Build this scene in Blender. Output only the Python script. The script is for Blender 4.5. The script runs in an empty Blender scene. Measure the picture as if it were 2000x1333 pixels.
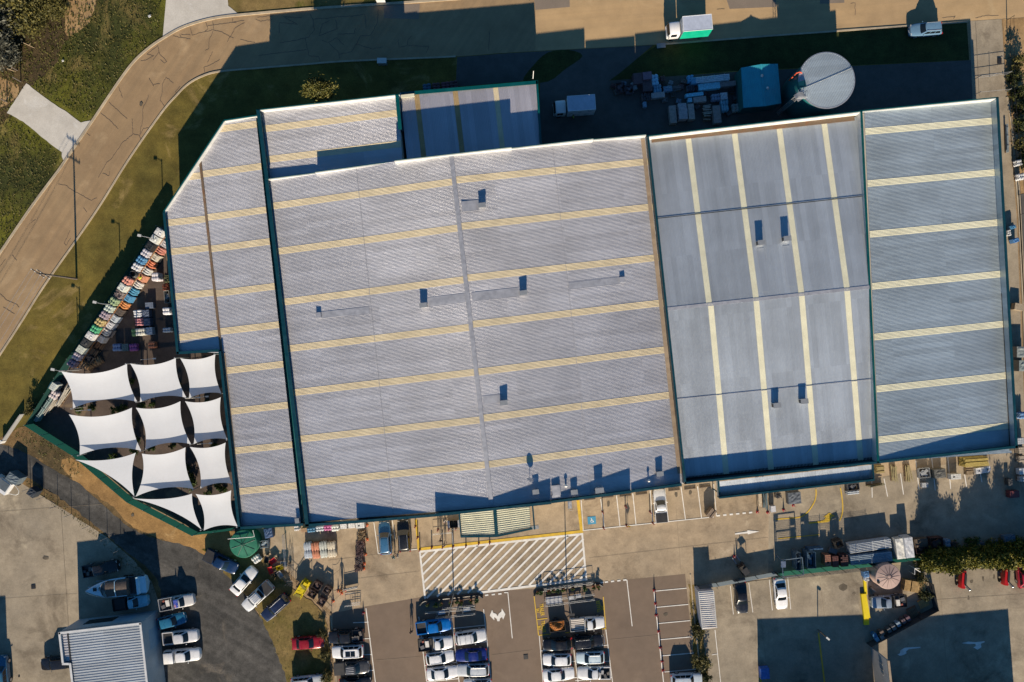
import bpy, math, random
from mathutils import Vector, Matrix
from math import sin, cos, pi, radians, atan2, hypot, sqrt
random.seed(7)
SC = bpy.context.scene
COL = SC.collection
H = 102.56          # drone height, metres
U = 1 / 13.0        # metres per photo pixel on the ground

def W(px, py, z=0.0):
    k = 1 - z / H
    return Vector(((px - 1000) * U * k, -(py - 666.5) * U * k, z))

ROOT = {}
class MB:
    def __init__(s):
        s.v = []; s.f = []; s.m = []
    def add(s, vs, fs, m=0):
        o = len(s.v)
        s.v += [tuple(v) for v in vs]
        s.f += [[i + o for i in f] for f in fs]
        s.m += [m] * len(fs)
    def quad(s, a, b, c, d, m=0): s.add([a, b, c, d], [(0, 1, 2, 3)], m)
    def box(s, c, d, rz=0, m=0, taper=1.0):
        x, y, z = d[0] / 2, d[1] / 2, d[2] / 2
        ca, sa = cos(rz), sin(rz)
        vs = []
        for k in (-1, 1):
            t = 1 if k < 0 else taper
            for sx, sy in ((-1, -1), (1, -1), (1, 1), (-1, 1)):
                X, Y = sx * x * t, sy * y * t
                vs.append((c[0] + X * ca - Y * sa, c[1] + X * sa + Y * ca, c[2] + k * z))
        s.add(vs, [(3, 2, 1, 0), (4, 5, 6, 7), (0, 1, 5, 4), (1, 2, 6, 5), (2, 3, 7, 6), (3, 0, 4, 7)], m)
    def prism(s, poly, z0, z1, m=0, mtop=None):
        n = len(poly)
        z0s = z0 if isinstance(z0, (list, tuple)) else [z0] * n
        z1s = z1 if isinstance(z1, (list, tuple)) else [z1] * n
        ar = sum(poly[i][0] * poly[(i + 1) % n][1] - poly[(i + 1) % n][0] * poly[i][1] for i in range(n))
        idx = list(range(n))
        if ar < 0: idx.reverse()
        vs = [(poly[i][0], poly[i][1], z0s[i]) for i in idx] + [(poly[i][0], poly[i][1], z1s[i]) for i in idx]
        s.add(vs, [tuple(reversed(range(n)))] + [(i, (i + 1) % n, n + (i + 1) % n, n + i) for i in range(n)], m)
        s.add(vs[n:], [tuple(range(n))], m if mtop is None else mtop)
    def tube(s, p, q, r, n=6, m=0, r2=None):
        p, q = Vector(p), Vector(q); d = q - p
        if d.length < 1e-6: return
        d.normalize()
        a = d.orthogonal().normalized(); b = d.cross(a)
        r2 = r if r2 is None else r2
        vs = [p + (a * cos(2 * pi * i / n) + b * sin(2 * pi * i / n)) * r for i in range(n)] + \
             [q + (a * cos(2 * pi * i / n) + b * sin(2 * pi * i / n)) * r2 for i in range(n)]
        s.add(vs, [(i, (i + 1) % n, n + (i + 1) % n, n + i) for i in range(n)] + [tuple(reversed(range(n))), tuple(range(n, 2 * n))], m)
    def path(s, pts, r, n=6, m=0):
        for a, b in zip(pts, pts[1:]): s.tube(a, b, r, n, m)
    def lathe(s, prof, c=(0, 0, 0), n=24, m=0):
        vs = []
        for r, z in prof:
            for i in range(n):
                a = 2 * pi * i / n
                vs.append((c[0] + r * cos(a), c[1] + r * sin(a), c[2] + z))
        fs = []
        for k in range(len(prof) - 1):
            for i in range(n):
                j = (i + 1) % n
                fs.append((k * n + i, k * n + j, (k + 1) * n + j, (k + 1) * n + i))
        fs.append(tuple(reversed(range(n)))); fs.append(tuple(range((len(prof) - 1) * n, len(prof) * n)))
        s.add(vs, fs, m)
    def loft(s, rings, m=0, closed=True, cap=True):
        n = len(rings[0]); vs = [p for r in rings for p in r]; fs = []
        for k in range(len(rings) - 1):
            for i in range(n if closed else n - 1):
                j = (i + 1) % n
                fs.append((k * n + i, k * n + j, (k + 1) * n + j, (k + 1) * n + i))
        if cap:
            fs.append(tuple(reversed(range(n)))); fs.append(tuple(range((len(rings) - 1) * n, len(rings) * n)))
        s.add(vs, fs, m)
    def strip(s, pts, w, z, m=0):
        pts = [Vector((p[0], p[1])) for p in pts]
        s.kz = getattr(s, 'kz', 0) + 1; z += (s.kz % 9) * .0006
        L = []; R = []
        for i, p in enumerate(pts):
            a = pts[max(i - 1, 0)]; b = pts[min(i + 1, len(pts) - 1)]
            d = (b - a)
            if d.length < 1e-9: d = Vector((1, 0))
            d.normalize(); nrm = Vector((-d.y, d.x)) * w / 2
            L.append((p.x + nrm.x, p.y + nrm.y, z)); R.append((p.x - nrm.x, p.y - nrm.y, z))
        for i in range(len(pts) - 1): s.quad(R[i], R[i + 1], L[i + 1], L[i], m)
    def blob(s, c, r, m=0, n=8, k=5):
        rx, ry, rz = r if isinstance(r, (tuple, list)) else (r, r, r)
        vs = []
        for i in range(1, k):
            t = pi * i / k
            for j in range(n):
                a = 2 * pi * j / n
                vs.append((c[0] + rx * sin(t) * cos(a), c[1] + ry * sin(t) * sin(a), c[2] - rz * cos(t)))
        b = len(vs); vs += [(c[0], c[1], c[2] - rz), (c[0], c[1], c[2] + rz)]
        fs = []
        for i in range(k - 2):
            for j in range(n):
                q = (j + 1) % n
                fs.append((i * n + j, i * n + q, (i + 1) * n + q, (i + 1) * n + j))
        for j in range(n):
            q = (j + 1) % n
            fs.append((b, q, j)); fs.append((b + 1, (k - 2) * n + j, (k - 2) * n + q))
        s.add(vs, fs, m)
    def mesh(s, name, mats, smooth=None):
        me = bpy.data.meshes.new(name)
        me.from_pydata(s.v, [], s.f)
        for mt in (mats if isinstance(mats, (list, tuple)) else [mats]): me.materials.append(mt)
        me.polygons.foreach_set('material_index', s.m)
        if smooth is not None:
            me.polygons.foreach_set('use_smooth', [True] * len(me.polygons))
            me.update()
            try: me.set_sharp_from_angle(angle=radians(smooth))
            except Exception: pass
        me.update()
        return me
    def build(s, name, mats, parent=None, smooth=None, local=False, label=None, kind=None):
        """world-space vertices unless local=True"""
        if parent is not None and not local:
            inv = ROOT[parent].inverted()
            s.v = [tuple(inv @ Vector(v)) for v in s.v]
        me = s.mesh(name, mats, smooth)
        o = bpy.data.objects.new(name, me); COL.objects.link(o)
        if parent is not None:
            o.parent = parent; ROOT[o] = ROOT[parent]
        if label: o['label'] = label
        if kind: o['kind'] = kind
        return o

def tag(o, label, cat, group=None):
    o['label'] = label; o['category'] = cat
    if group: o['group'] = group
    return o

def thing(name, label, cat, loc=(0, 0, 0), rz=0.0, group=None):
    o = bpy.data.objects.new(name, None); COL.objects.link(o)
    o.empty_display_size = 0.3
    o.location = loc; o.rotation_euler = (0, 0, rz)
    ROOT[o] = Matrix.Translation(Vector(loc)) @ Matrix.Rotation(rz, 4, 'Z')
    return tag(o, label, cat, group)

def solo(mb, name, mats, label, cat, group=None, smooth=None, loc=None, rz=0.0, local=False):
    """a thing that is one mesh; origin at its base"""
    if loc is None:
        n = len(mb.v)
        loc = (sum(v[0] for v in mb.v) / n, sum(v[1] for v in mb.v) / n, min(v[2] for v in mb.v))
    Mx = Matrix.Translation(Vector(loc)) @ Matrix.Rotation(rz, 4, 'Z')
    if not local:
        inv = Mx.inverted(); mb.v = [tuple(inv @ Vector(v)) for v in mb.v]
    me = mb.mesh(name, mats, smooth)
    o = bpy.data.objects.new(name, me); COL.objects.link(o)
    o.location = loc; o.rotation_euler = (0, 0, rz); ROOT[o] = Mx
    return tag(o, label, cat, group)

def inst(name, me, parent=None, mat=None, loc=None, rz=0.0, label=None):
    o = bpy.data.objects.new(name, me); COL.objects.link(o)
    if parent is not None:
        o.parent = parent; ROOT[o] = ROOT[parent]
    if loc is not None: o.location = loc; o.rotation_euler = (0, 0, rz)
    if mat is not None and len(o.material_slots):
        o.material_slots[0].link = 'OBJECT'; o.material_slots[0].material = mat
    if label: o['label'] = label
    return o

# ------------------------------------------------------------------ materials
MC = {}
def hx(h):
    h = h.lstrip('#'); r = [int(h[i:i + 2], 16) / 255 for i in (0, 2, 4)]
    return tuple(c / 12.92 if c <= .04045 else ((c + .055) / 1.055) ** 2.4 for c in r)

def nodes(name):
    m = bpy.data.materials.new(name); m.use_nodes = True
    nt = m.node_tree; b = nt.nodes['Principled BSDF']
    return m, nt, b

def N(nt, t, **kw):
    n = nt.nodes.new(t)
    for k, v in kw.items():
        if k in n.inputs.keys(): n.inputs[k].default_value = v
        else: setattr(n, k, v)
    return n

def noise(nt, vec, scale, detail=4, rough=.55, dist=0):
    n = N(nt, 'ShaderNodeTexNoise', Scale=scale, Detail=detail, Roughness=rough, Distortion=dist)
    nt.links.new(vec, n.inputs['Vector']); return n.outputs['Fac']

def mapr(nt, fac, a, b, c, d):
    n = N(nt, 'ShaderNodeMapRange'); n.inputs[1].default_value = a; n.inputs[2].default_value = b
    n.inputs[3].default_value = c; n.inputs[4].default_value = d
    nt.links.new(fac, n.inputs[0]); return n.outputs[0]

def mixc(nt, fac, a, b, blend='MIX'):
    n = N(nt, 'ShaderNodeMix', data_type='RGBA', blend_type=blend)
    if isinstance(fac, (int, float)): n.inputs[0].default_value = fac
    else: nt.links.new(fac, n.inputs[0])
    for i, c in ((6, a), (7, b)):
        if isinstance(c, (tuple, list)): n.inputs[i].default_value = (*c[:3], 1)
        else: nt.links.new(c, n.inputs[i])
    return n.outputs[2]

def pm(name, col, rough=.55, metal=0.0, var=.12, scale=2.0, bump=0.0, bscale=8.0, coat=0.0, spec=.5):
    """a procedural paint / plastic / metal: base colour mottled by two noises"""
    key = (name,)
    if key in MC: return MC[key]
    m, nt, b = nodes(name)
    tc = N(nt, 'ShaderNodeTexCoord').outputs['Object']
    n1 = noise(nt, tc, scale, 5); n2 = noise(nt, tc, scale * 9, 3)
    f = mapr(nt, n1, .3, .7, 1 - var, 1 + var * .6)
    g = mapr(nt, n2, .3, .7, 1 - var * .5, 1 + var * .4)
    mul = N(nt, 'ShaderNodeMath', operation='MULTIPLY'); nt.links.new(f, mul.inputs[0]); nt.links.new(g, mul.inputs[1])
    cc = N(nt, 'ShaderNodeCombineColor')
    for i in range(3): nt.links.new(mul.outputs[0], cc.inputs[i])
    c = mixc(nt, 1.0, col, cc.outputs[0], 'MULTIPLY')
    nt.links.new(c, b.inputs['Base Color'])
    nt.links.new(mapr(nt, n1, .3, .7, max(rough - .08, .03), min(rough + .1, 1)), b.inputs['Roughness'])
    b.inputs['Metallic'].default_value = metal
    b.inputs['Specular IOR Level'].default_value = spec
    if coat: b.inputs['Coat Weight'].default_value = coat; b.inputs['Coat Roughness'].default_value = .05
    if bump:
        bn = noise(nt, tc, bscale, 4)
        bp = N(nt, 'ShaderNodeBump', Strength=bump, Distance=.05); nt.links.new(bn, bp.inputs['Height'])
        nt.links.new(bp.outputs[0], b.inputs['Normal'])
    MC[key] = m
    return m

def ground(name, c1, c2, c3=None, s1=.09, s2=.7, s3=7.0, a2=.25, a3=.3, rough=.9, bump=.15, stretch=None, stain=None, thr=(.42, .62), thr3=(.58, .68), bd=.03):
    """large outdoor surface: two base colours in big patches, optional third in blotches, grain, stains"""
    if name in MC: return MC[name]
    m, nt, b = nodes(name)
    pos = N(nt, 'ShaderNodeNewGeometry').outputs['Position']
    n1 = noise(nt, pos, s1, 8, .62)
    col = mixc(nt, mapr(nt, n1, thr[0], thr[1], 0, 1), c1, c2)
    if c3 is not None:
        mp = N(nt, 'ShaderNodeMapping'); mp.inputs['Location'].default_value = (37, 11, 5)
        nt.links.new(pos, mp.inputs[0])
        n4 = noise(nt, mp.outputs[0], s1 * 2.2, 9, .68, .6)
        col = mixc(nt, mapr(nt, n4, thr3[0], thr3[1], 0, 1), col, c3)
    if stretch:
        mp = N(nt, 'ShaderNodeMapping', vector_type='TEXTURE'); mp.inputs['Rotation'].default_value = (0, 0, radians(-stretch[0]))
        mp.inputs['Scale'].default_value = (33, 1.0, 1)
        nt.links.new(pos, mp.inputs[0])
        ns = noise(nt, mp.outputs[0], stretch[2], 4, .6)
        col = mixc(nt, mapr(nt, ns, .4, .65, 0, stretch[1]), col, (1.35, 1.3, 1.22) if len(stretch) < 4 else stretch[3], 'MULTIPLY')
    if stain:
        mp = N(nt, 'ShaderNodeMapping'); mp.inputs['Location'].default_value = (-13, 71, 0)
        nt.links.new(pos, mp.inputs[0])
        ns = noise(nt, mp.outputs[0], stain[1], 7, .7, .4)
        col = mixc(nt, mapr(nt, ns, .52, .72, 0, stain[0]), col, (.45, .43, .42), 'MULTIPLY')
    n2 = noise(nt, pos, s2, 6, .65); n3 = noise(nt, pos, s3, 4, .7)
    f = mapr(nt, n2, .3, .7, 1 - a2, 1 + a2); g = mapr(nt, n3, .25, .75, 1 - a3, 1 + a3)
    mul = N(nt, 'ShaderNodeMath', operation='MULTIPLY'); nt.links.new(f, mul.inputs[0]); nt.links.new(g, mul.inputs[1])
    cc = N(nt, 'ShaderNodeCombineColor')
    for i in range(3): nt.links.new(mul.outputs[0], cc.inputs[i])
    col = mixc(nt, 1.0, col, cc.outputs[0], 'MULTIPLY')
    nt.links.new(col, b.inputs['Base Color'])
    b.inputs['Roughness'].default_value = rough; b.inputs['Specular IOR Level'].default_value = .2
    if bump:
        bp = N(nt, 'ShaderNodeBump', Strength=bump, Distance=bd); nt.links.new(n3, bp.inputs['Height'])
        nt.links.new(bp.outputs[0], b.inputs['Normal'])
    MC[name] = m
    return m

def cloth(name, col, t=.5):
    m = pm(name, col, .8, 0, .2, 1)
    nt = m.node_tree; o = [n for n in nt.nodes if n.type == 'OUTPUT_MATERIAL'][0]
    mx = N(nt, 'ShaderNodeMixShader'); mx.inputs[0].default_value = t
    tr = N(nt, 'ShaderNodeBsdfTranslucent'); tr.inputs['Color'].default_value = (*col, 1)
    nt.links.new(nt.nodes['Principled BSDF'].outputs[0], mx.inputs[1]); nt.links.new(tr.outputs[0], mx.inputs[2]); nt.links.new(mx.outputs[0], o.inputs[0])
    return m

def leafmat(name, c1, c2, c3):
    if name in MC: return MC[name]
    m, nt, b = nodes(name)
    g = N(nt, 'ShaderNodeNewGeometry')
    n1 = noise(nt, g.outputs['Position'], .9, 3)
    col = mixc(nt, mapr(nt, n1, .35, .65, 0, 1), c1, c2)
    col = mixc(nt, mapr(nt, g.outputs['Random Per Island'], .6, 1, 0, .85), col, c3)
    nt.links.new(col, b.inputs['Base Color']); b.inputs['Roughness'].default_value = .6
    b.inputs['Specular IOR Level'].default_value = .25
    MC[name] = m
    return m

def roofmat(name, col, rough=.42, metal=.55, dirt=.25, stretch_ang=0.0, rust=None):
    if name in MC: return MC[name]
    m, nt, b = nodes(name)
    pos = N(nt, 'ShaderNodeNewGeometry').outputs['Position']
    mp = N(nt, 'ShaderNodeMapping', vector_type='TEXTURE'); mp.inputs['Rotation'].default_value = (0, 0, -stretch_ang)
    mp.inputs['Scale'].default_value = (20, 1, 1); nt.links.new(pos, mp.inputs[0])
    n1 = noise(nt, pos, .12, 6, .6); n2 = noise(nt, mp.outputs[0], 1.3, 4, .6); n3 = noise(nt, pos, 3.5, 5, .7)
    # every sheet has weathered a little differently: 0.76 m wide, about 9 m long
    m2 = N(nt, 'ShaderNodeMapping', vector_type='TEXTURE'); m2.inputs['Rotation'].default_value = (0, 0, -stretch_ang); m2.inputs['Scale'].default_value = (9.0, .76, 1000)
    nt.links.new(pos, m2.inputs[0])
    fl = N(nt, 'ShaderNodeVectorMath', operation='FLOOR'); nt.links.new(m2.outputs[0], fl.inputs[0])
    wn = N(nt, 'ShaderNodeTexWhiteNoise', noise_dimensions='3D'); nt.links.new(fl.outputs[0], wn.inputs['Vector'])
    tone = N(nt, 'ShaderNodeCombineColor'); tv = mapr(nt, wn.outputs['Value'], 0, 1, .90, 1.06)
    for i in range(3): nt.links.new(tv, tone.inputs[i])
    c = mixc(nt, mapr(nt, n1, .35, .7, 0, 1), col, tuple(x * (1 - dirt) for x in col))
    c = mixc(nt, mapr(nt, n2, .4, .7, 0, dirt), c, (.62, .6, .58), 'MULTIPLY')
    c = mixc(nt, mapr(nt, n3, .55, .8, 0, dirt * .7), c, (.6, .58, .55), 'MULTIPLY')
    c = mixc(nt, 1.0, c, tone.outputs[0], 'MULTIPLY')
    if rust:
        n4 = noise(nt, pos, .6, 8, .7, .5)
        c = mixc(nt, mapr(nt, n4, .5, .66, 0, rust), c, (.16, .07, .03))
    nt.links.new(c, b.inputs['Base Color'])
    b.inputs['Metallic'].default_value = metal
    nt.links.new(mapr(nt, n3, .3, .7, rough - .08, rough + .14), b.inputs['Roughness'])
    MC[name] = m
    return m

# named materials
ROOF = roofmat('galvanised corrugated steel', (.585, .585, .62), .4, .45, .22, radians(-6.3))
ROOF2 = roofmat('weathered grey steel', (.55, .60, .65), .36, .5, .24, radians(83))
ROOF3 = roofmat('blue grey steel', (.50, .58, .63), .36, .5, .24, radians(-5.6))
ROOF4 = roofmat('lilac grey steel', (.56, .55, .60), .36, .5, .2, radians(83))
PATCH = pm('dull zinc sheet', (.40, .41, .45), .5, .4, .15, 1.5)
SKYL = pm('cream polycarbonate', (.62, .53, .36), .4, 0, .12, .6)
SKYL2 = pm('pale lemon polycarbonate', (.68, .66, .50), .4, 0, .1, .6)
SKYB = pm('browned polycarbonate', (.36, .26, .13), .5, 0, .2, .6)
TEAL = pm('teal painted steel', (.004, .045, .065), .35, .1, .15, 1)
TEALW = pm('teal wall sheeting', (.012, .13, .14), .5, .1, .15, .5)
TEALG = pm('bright teal capping', (.0, .075, .08), .35, .1, .15, .8)
WHITEM = pm('white flashing', (.58, .58, .56), .5, .1, .12, .8)
GUTTER = roofmat('rusty box gutter', (.20, .14, .09), .8, 0, .5, 0, .9)
TANFL = roofmat('tan dusty flashing', (.36, .28, .20), .8, 0, .3, 0, .3)
WALL = pm('cream concrete wall', (.42, .39, .33), .85, 0, .15, .5, .1)
WALLG = pm('grey concrete panel', (.30, .30, .30), .85, 0, .15, .5, .1)
WALLB = pm('pale blue wall sheeting', (.32, .38, .42), .6, .1, .12, .5)
BLACK = pm('black rubber', (.012, .012, .013), .7)
GLASS = pm('dark tinted glass', (.008, .012, .016), .06, 0, .1, 1, 0, 8, 0, .6)
DARK = pm('dark plastic', (.02, .02, .022), .5)
CHROME = pm('bright metal', (.6, .6, .6), .25, .9)
ALU = pm('aluminium', (.55, .55, .56), .4, .7, .15, 3)
STEEL = pm('grey galvanised pipe', (.38, .39, .40), .45, .5, .15, 3)
LAMPW = pm('clear lamp lens', (.75, .76, .78), .15)
LAMPR = pm('red lamp lens', (.35, .01, .01), .2)
WOOD = pm('raw pine', (.42, .27, .11), .8, 0, .3, 2.5)
WOODD = pm('weathered timber', (.17, .11, .065), .85, 0, .35, 2.5)
WOODY = pm('yellow treated pine', (.40, .29, .07), .8, 0, .3, 2.5)
RUST = pm('rusty brown steel', (.10, .035, .018), .8, 0, .35, 3)
SAILM = pm('white shade cloth', (.55, .575, .62), .8, 0, .04, .4)
_nt = SAILM.node_tree; _o = [n for n in _nt.nodes if n.type == 'OUTPUT_MATERIAL'][0]
_mx = N(_nt, 'ShaderNodeMixShader'); _mx.inputs[0].default_value = .14; _tr = N(_nt, 'ShaderNodeBsdfTransparent')
_nt.links.new(_nt.nodes['Principled BSDF'].outputs[0], _mx.inputs[1]); _nt.links.new(_tr.outputs[0], _mx.inputs[2]); _nt.links.new(_mx.outputs[0], _o.inputs[0])
PWHITE = pm('white road paint', (.72, .70, .66), .7, 0, .18, 1.2)
PYEL = pm('yellow road paint', (.62, .40, .03), .7, 0, .2, 1.2)
PBLUE = pm('blue road paint', (.05, .26, .42), .7, 0, .15, 1.2)
POLE = pm('weathered pole timber', (.12, .10, .085), .85, 0, .3, 3)
ORANGE = pm('orange plastic', (.65, .13, .02), .5)
RED = pm('red paint', (.35, .02, .025), .4, 0, .12, 3)
GREEN = pm('green polyethylene', (.02, .15, .09), .45, 0, .15, 1)
PINK = pm('dusty pink polyethylene', (.42, .30, .26), .55, 0, .1, 1)
PCOL = {}
def paint(col, metal=.0):
    k = (tuple(round(c, 3) for c in col), metal)
    if k not in PCOL:
        PCOL[k] = pm('vehicle paint %d' % len(PCOL), col, .28, metal, .06, 1.5, 0, 8, .6)
    return PCOL[k]
LCOL = {}
def goods(col, var=.3):
    k = tuple(round(c, 3) for c in col)
    if k not in LCOL: LCOL[k] = pm('packed goods %d' % len(LCOL), col, .6, 0, var, 4)
    return LCOL[k]
# ------------------------------------------------------------------ ground sheets
def catmull(pts, n=6, closed=False):
    out = []; m = len(pts)
    rng = range(m) if closed else range(m - 1)
    for i in rng:
        p1, p2 = pts[i], pts[(i + 1) % m]
        p0 = pts[i - 1] if (i > 0 or closed) else p1
        p3 = pts[(i + 2) % m] if (i + 2 < m or closed) else p2
        for k in range(n):
            t = k / n
            out.append(tuple(.5 * (2 * p1[j] + (p2[j] - p0[j]) * t + (2 * p0[j] - 5 * p1[j] + 4 * p2[j] - p3[j]) * t * t + (3 * p1[j] - p0[j] - 3 * p2[j] + p3[j]) * t ** 3) for j in range(2)))
    if not closed: out.append(tuple(pts[-1]))
    return out
LAY = [0]
def sheet(name, pts, mt, ragged=0.0, seed=1, kind='structure'):
    LAY[0] += 1
    z = LAY[0] * .002
    if ragged:
        rnd = random.Random(seed); q = []
        n = len(pts)
        for i in range(n):
            a, b = pts[i], pts[(i + 1) % n]
            L = hypot(b[0] - a[0], b[1] - a[1]); k = max(1, int(L / 7))
            for j in range(k):
                t = j / k
                q.append((a[0] + (b[0] - a[0]) * t + rnd.uniform(-1, 1) * ragged, a[1] + (b[1] - a[1]) * t + rnd.uniform(-1, 1) * ragged))
        pts = q
    mb = MB(); P = [W(*p) for p in pts]
    ar = sum(P[i].x * P[(i + 1) % len(P)].y - P[(i + 1) % len(P)].x * P[i].y for i in range(len(P)))
    if ar < 0: P.reverse()
    mb.add([(p.x, p.y, z) for p in P], [tuple(range(len(P)))])
    o = mb.build(name, mt); o['kind'] = kind
    return o

G_DIRT = ground('dry dirt', (.30, .21, .12), (.24, .17, .10), (.34, .25, .15), .06, .6, 6, .25, .3)
G_GRASS = ground('mown verge grass', (.155, .116, .026), (.095, .080, .020), (.24, .175, .065), .06, .4, 9, .35, .5, .95, .5)
G_LUSH = ground('rough lush grass', (.105, .105, .014), (.040, .046, .012), (.17, .13, .045), .07, .45, 5, .45, .55, .95, .8, bd=.08, thr=(.44, .58), thr3=(.54, .66))
G_SCRUB = ground('dry scrub', (.10, .07, .03), (.055, .04, .022), (.21, .14, .07), .12, .8, 6, .4, .5, .95, .8, bd=.08)
G_SAND = ground('bare sandy soil', (.36, .24, .12), (.30, .19, .09), (.22, .15, .08), .2, .9, 8, .25, .3)
G_ROAD = ground('dusty asphalt road', (.305, .215, .125), (.26, .18, .105), (.345, .25, .15), .05, .5, 14, .10, .18, .9, .1, stretch=(-56, .5, 1.0))
G_ROADT = ground('tan asphalt road', (.41, .285, .155), (.35, .245, .14), (.45, .33, .19), .04, .4, 14, .10, .15, .9, .1, stretch=(-5, .35, .8))
G_PATCHA = ground('asphalt repair patch', (.22, .18, .145), (.19, .155, .125), None, .2, .8, 14, .1, .2)
G_CONC = ground('yard concrete', (.335, .28, .205), (.25, .215, .165), (.42, .36, .265), .05, .45, 5, .2, .14, .9, .06, stain=(.95, .15))
G_CONCW = ground('white concrete', (.54, .51, .46), (.48, .45, .40), (.60, .58, .54), .15, .5, 5, .1, .1, .9, .05)
G_CARP = ground('car park asphalt', (.195, .145, .108), (.17, .128, .098), (.215, .162, .12), .06, .6, 16, .08, .2, .9, .1, stain=(.25, .2))
G_CARPC = ground('forecourt concrete', (.38, .295, .20), (.30, .24, .17), (.44, .36, .26), .06, .5, 5, .2, .14, .9, .05, stain=(.95, .16))
G_GRAV = ground('dark gravel track', (.048, .047, .045), (.068, .066, .062), (.115, .10, .082), .1, .8, 9, .3, .45, .95, .4, stretch=(30, .8, .5, (1.8, 1.75, 1.7)), thr3=(.6, .72))
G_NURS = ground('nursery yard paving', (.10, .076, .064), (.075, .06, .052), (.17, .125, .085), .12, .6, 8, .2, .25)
G_ORANGE = ground('orange clay bank', (.34, .20, .075), (.27, .16, .065), (.42, .28, .13), .1, .7, 7, .25, .35, .95, .4)
G_WEED = ground('weedy dirt bank', (.17, .11, .05), (.08, .06, .03), (.28, .17, .07), .14, .8, 7, .35, .45, .95, .6, bd=.06)
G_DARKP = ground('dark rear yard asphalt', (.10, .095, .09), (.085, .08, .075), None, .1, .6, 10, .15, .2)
G_DGRASS = ground('grass darkened for shade', (.05, .058, .016), (.036, .042, .013), None, .1, .6, 6, .3, .5, .95, .5)  # verge grass again, with the shade put into a darker colour
G_DRYG = ground('dry patchy grass', (.20, .14, .055), (.10, .085, .02), (.075, .08, .012), .11, .7, 7, .3, .45, .95, .5)

# the base sheet, out to the horizon
mb = MB(); R = 1500
n = 8
mb.add([(-R + 2 * R * i / n, -R + 2 * R * j / n, 0) for j in range(n + 1) for i in range(n + 1)],
       [(j * (n + 1) + i, j * (n + 1) + i + 1, (j + 1) * (n + 1) + i + 1, (j + 1) * (n + 1) + i) for j in range(n) for i in range(n)])
mb.build('ground', G_DIRT)['kind'] = 'structure'

roadL = catmull([(-400, 1120), (-100, 640), (0, 495), (65, 400), (126, 318), (180, 238), (231, 162), (261, 122), (289, 96), (318, 76), (360, 53), (420, 36), (500, 27), (617, 17), (755, 8), (900, -2)], 5)
roadR = catmull([(-260, 1080), (0, 694), (84, 563), (150, 469), (197, 400), (252, 312), (315, 222), (345, 187), (369, 164), (399, 148), (432, 140), (500, 134), (600, 126), (680, 120), (890, 111), (1000, 103), (1280, 88), (1500, 70), (1890, 42), (2400, 8)], 5)
# western grassland
sheet('west_grass', [(-900, -700), (1100, -700), (1000, -2)] + roadL[::-1] + [(-900, 1120)], G_LUSH)
sheet('dry_verge', catmull([(440, -8), (444, 12), (466, 27), (520, 20), (620, 12), (700, 10), (700, -20), (560, -60), (450, -60)], 4, True), G_DRYG, 1.2, 3)
sheet('scrub_ground', catmull([(-80, -80), (178, -60), (182, 30), (150, 62), (120, 95), (105, 130), (60, 170), (20, 205), (5, 240), (-80, 260)], 4, True), G_SCRUB, 3, 4)
sheet('sandy_patch', catmull([(140, -20), (184, -15), (182, 30), (160, 58), (132, 68), (126, 40)], 4, True), G_SAND, 2.5, 5)
sheet('sandy_clearing', catmull([(-20, 150), (20, 158), (38, 175), (20, 200), (-20, 215)], 4, True), G_SAND, 2.5, 6)
# streets
sheet('side_street', roadL + [(1300, -30)] + [(1300, 90)] + [p for p in roadR[::-1] if p[0] < 1280], G_ROAD)
sheet('main_street', [(1045, 99), (1046, -10), (900, -400), (2500, -400), (2500, 5), (1890, 42), (1500, 70), (1280, 87), (1100, 97)], G_ROADT)
sheet('main_street_edge', [(880, -8), (1045, -60), (1046, 98), (1000, 102), (880, 40)], G_ROAD)
sheet('road_patch', [(750, 10), (820, 8), (818, 38), (750, 36)], G_PATCHA)
sheet('road_patch', [(1042, -12), (1112, -12), (1113, 14), (1046, 20)], G_PATCHA)
sheet('road_patch', [(1415, -12), (1516, -12), (1516, 14), (1425, 18)], G_PATCHA)
sheet('road_patch', [(1600, -12), (1649, -12), (1649, 6), (1602, 8)], G_PATCHA)
# verge on the shop side
sheet('verge_grass', [p for p in roadR if p[0] < 1890] + [(1895, 190), (1250, 260), (500, 300), (330, 450), (62, 828), (0, 900), (-260, 1150)], G_GRASS)
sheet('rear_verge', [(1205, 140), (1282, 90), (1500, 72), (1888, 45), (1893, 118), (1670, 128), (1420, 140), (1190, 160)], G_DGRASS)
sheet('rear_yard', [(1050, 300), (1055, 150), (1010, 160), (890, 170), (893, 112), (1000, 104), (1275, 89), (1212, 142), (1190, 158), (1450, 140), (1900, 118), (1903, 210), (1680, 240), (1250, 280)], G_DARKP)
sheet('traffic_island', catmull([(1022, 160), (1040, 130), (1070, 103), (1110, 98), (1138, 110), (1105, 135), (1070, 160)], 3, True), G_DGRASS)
sheet('east_driveway', [(1893, 42), (1956, 38), (1966, 190), (1900, 215)], G_CONC)
sheet('east_sand', [(1957, 38), (2300, 15), (2300, 420), (1990, 420), (1966, 190)], G_SAND)
sheet('east_lane', [(1930, 180), (1966, 180), (1985, 420), (2003, 860), (2003, 1080), (1985, 1080), (1990, 880)], G_CONC)
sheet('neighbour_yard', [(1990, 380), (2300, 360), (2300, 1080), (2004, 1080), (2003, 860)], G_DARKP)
# white concrete crossovers
sheet('concrete_crossover', [(330, -60), (318, 74), (330, 67), (360, 52), (395, 41), (430, 33), (466, 28), (446, 12), (440, -60)], G_CONCW)
sheet('concrete_crossover', [(14, 221), (30, 196), (52, 163), (75, 181), (100, 200), (135, 222), (158, 240), (181, 235), (152, 278), (126, 318), (121, 306), (121, 298), (90, 275), (45, 238)], G_CONCW, .5, 8)
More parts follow.
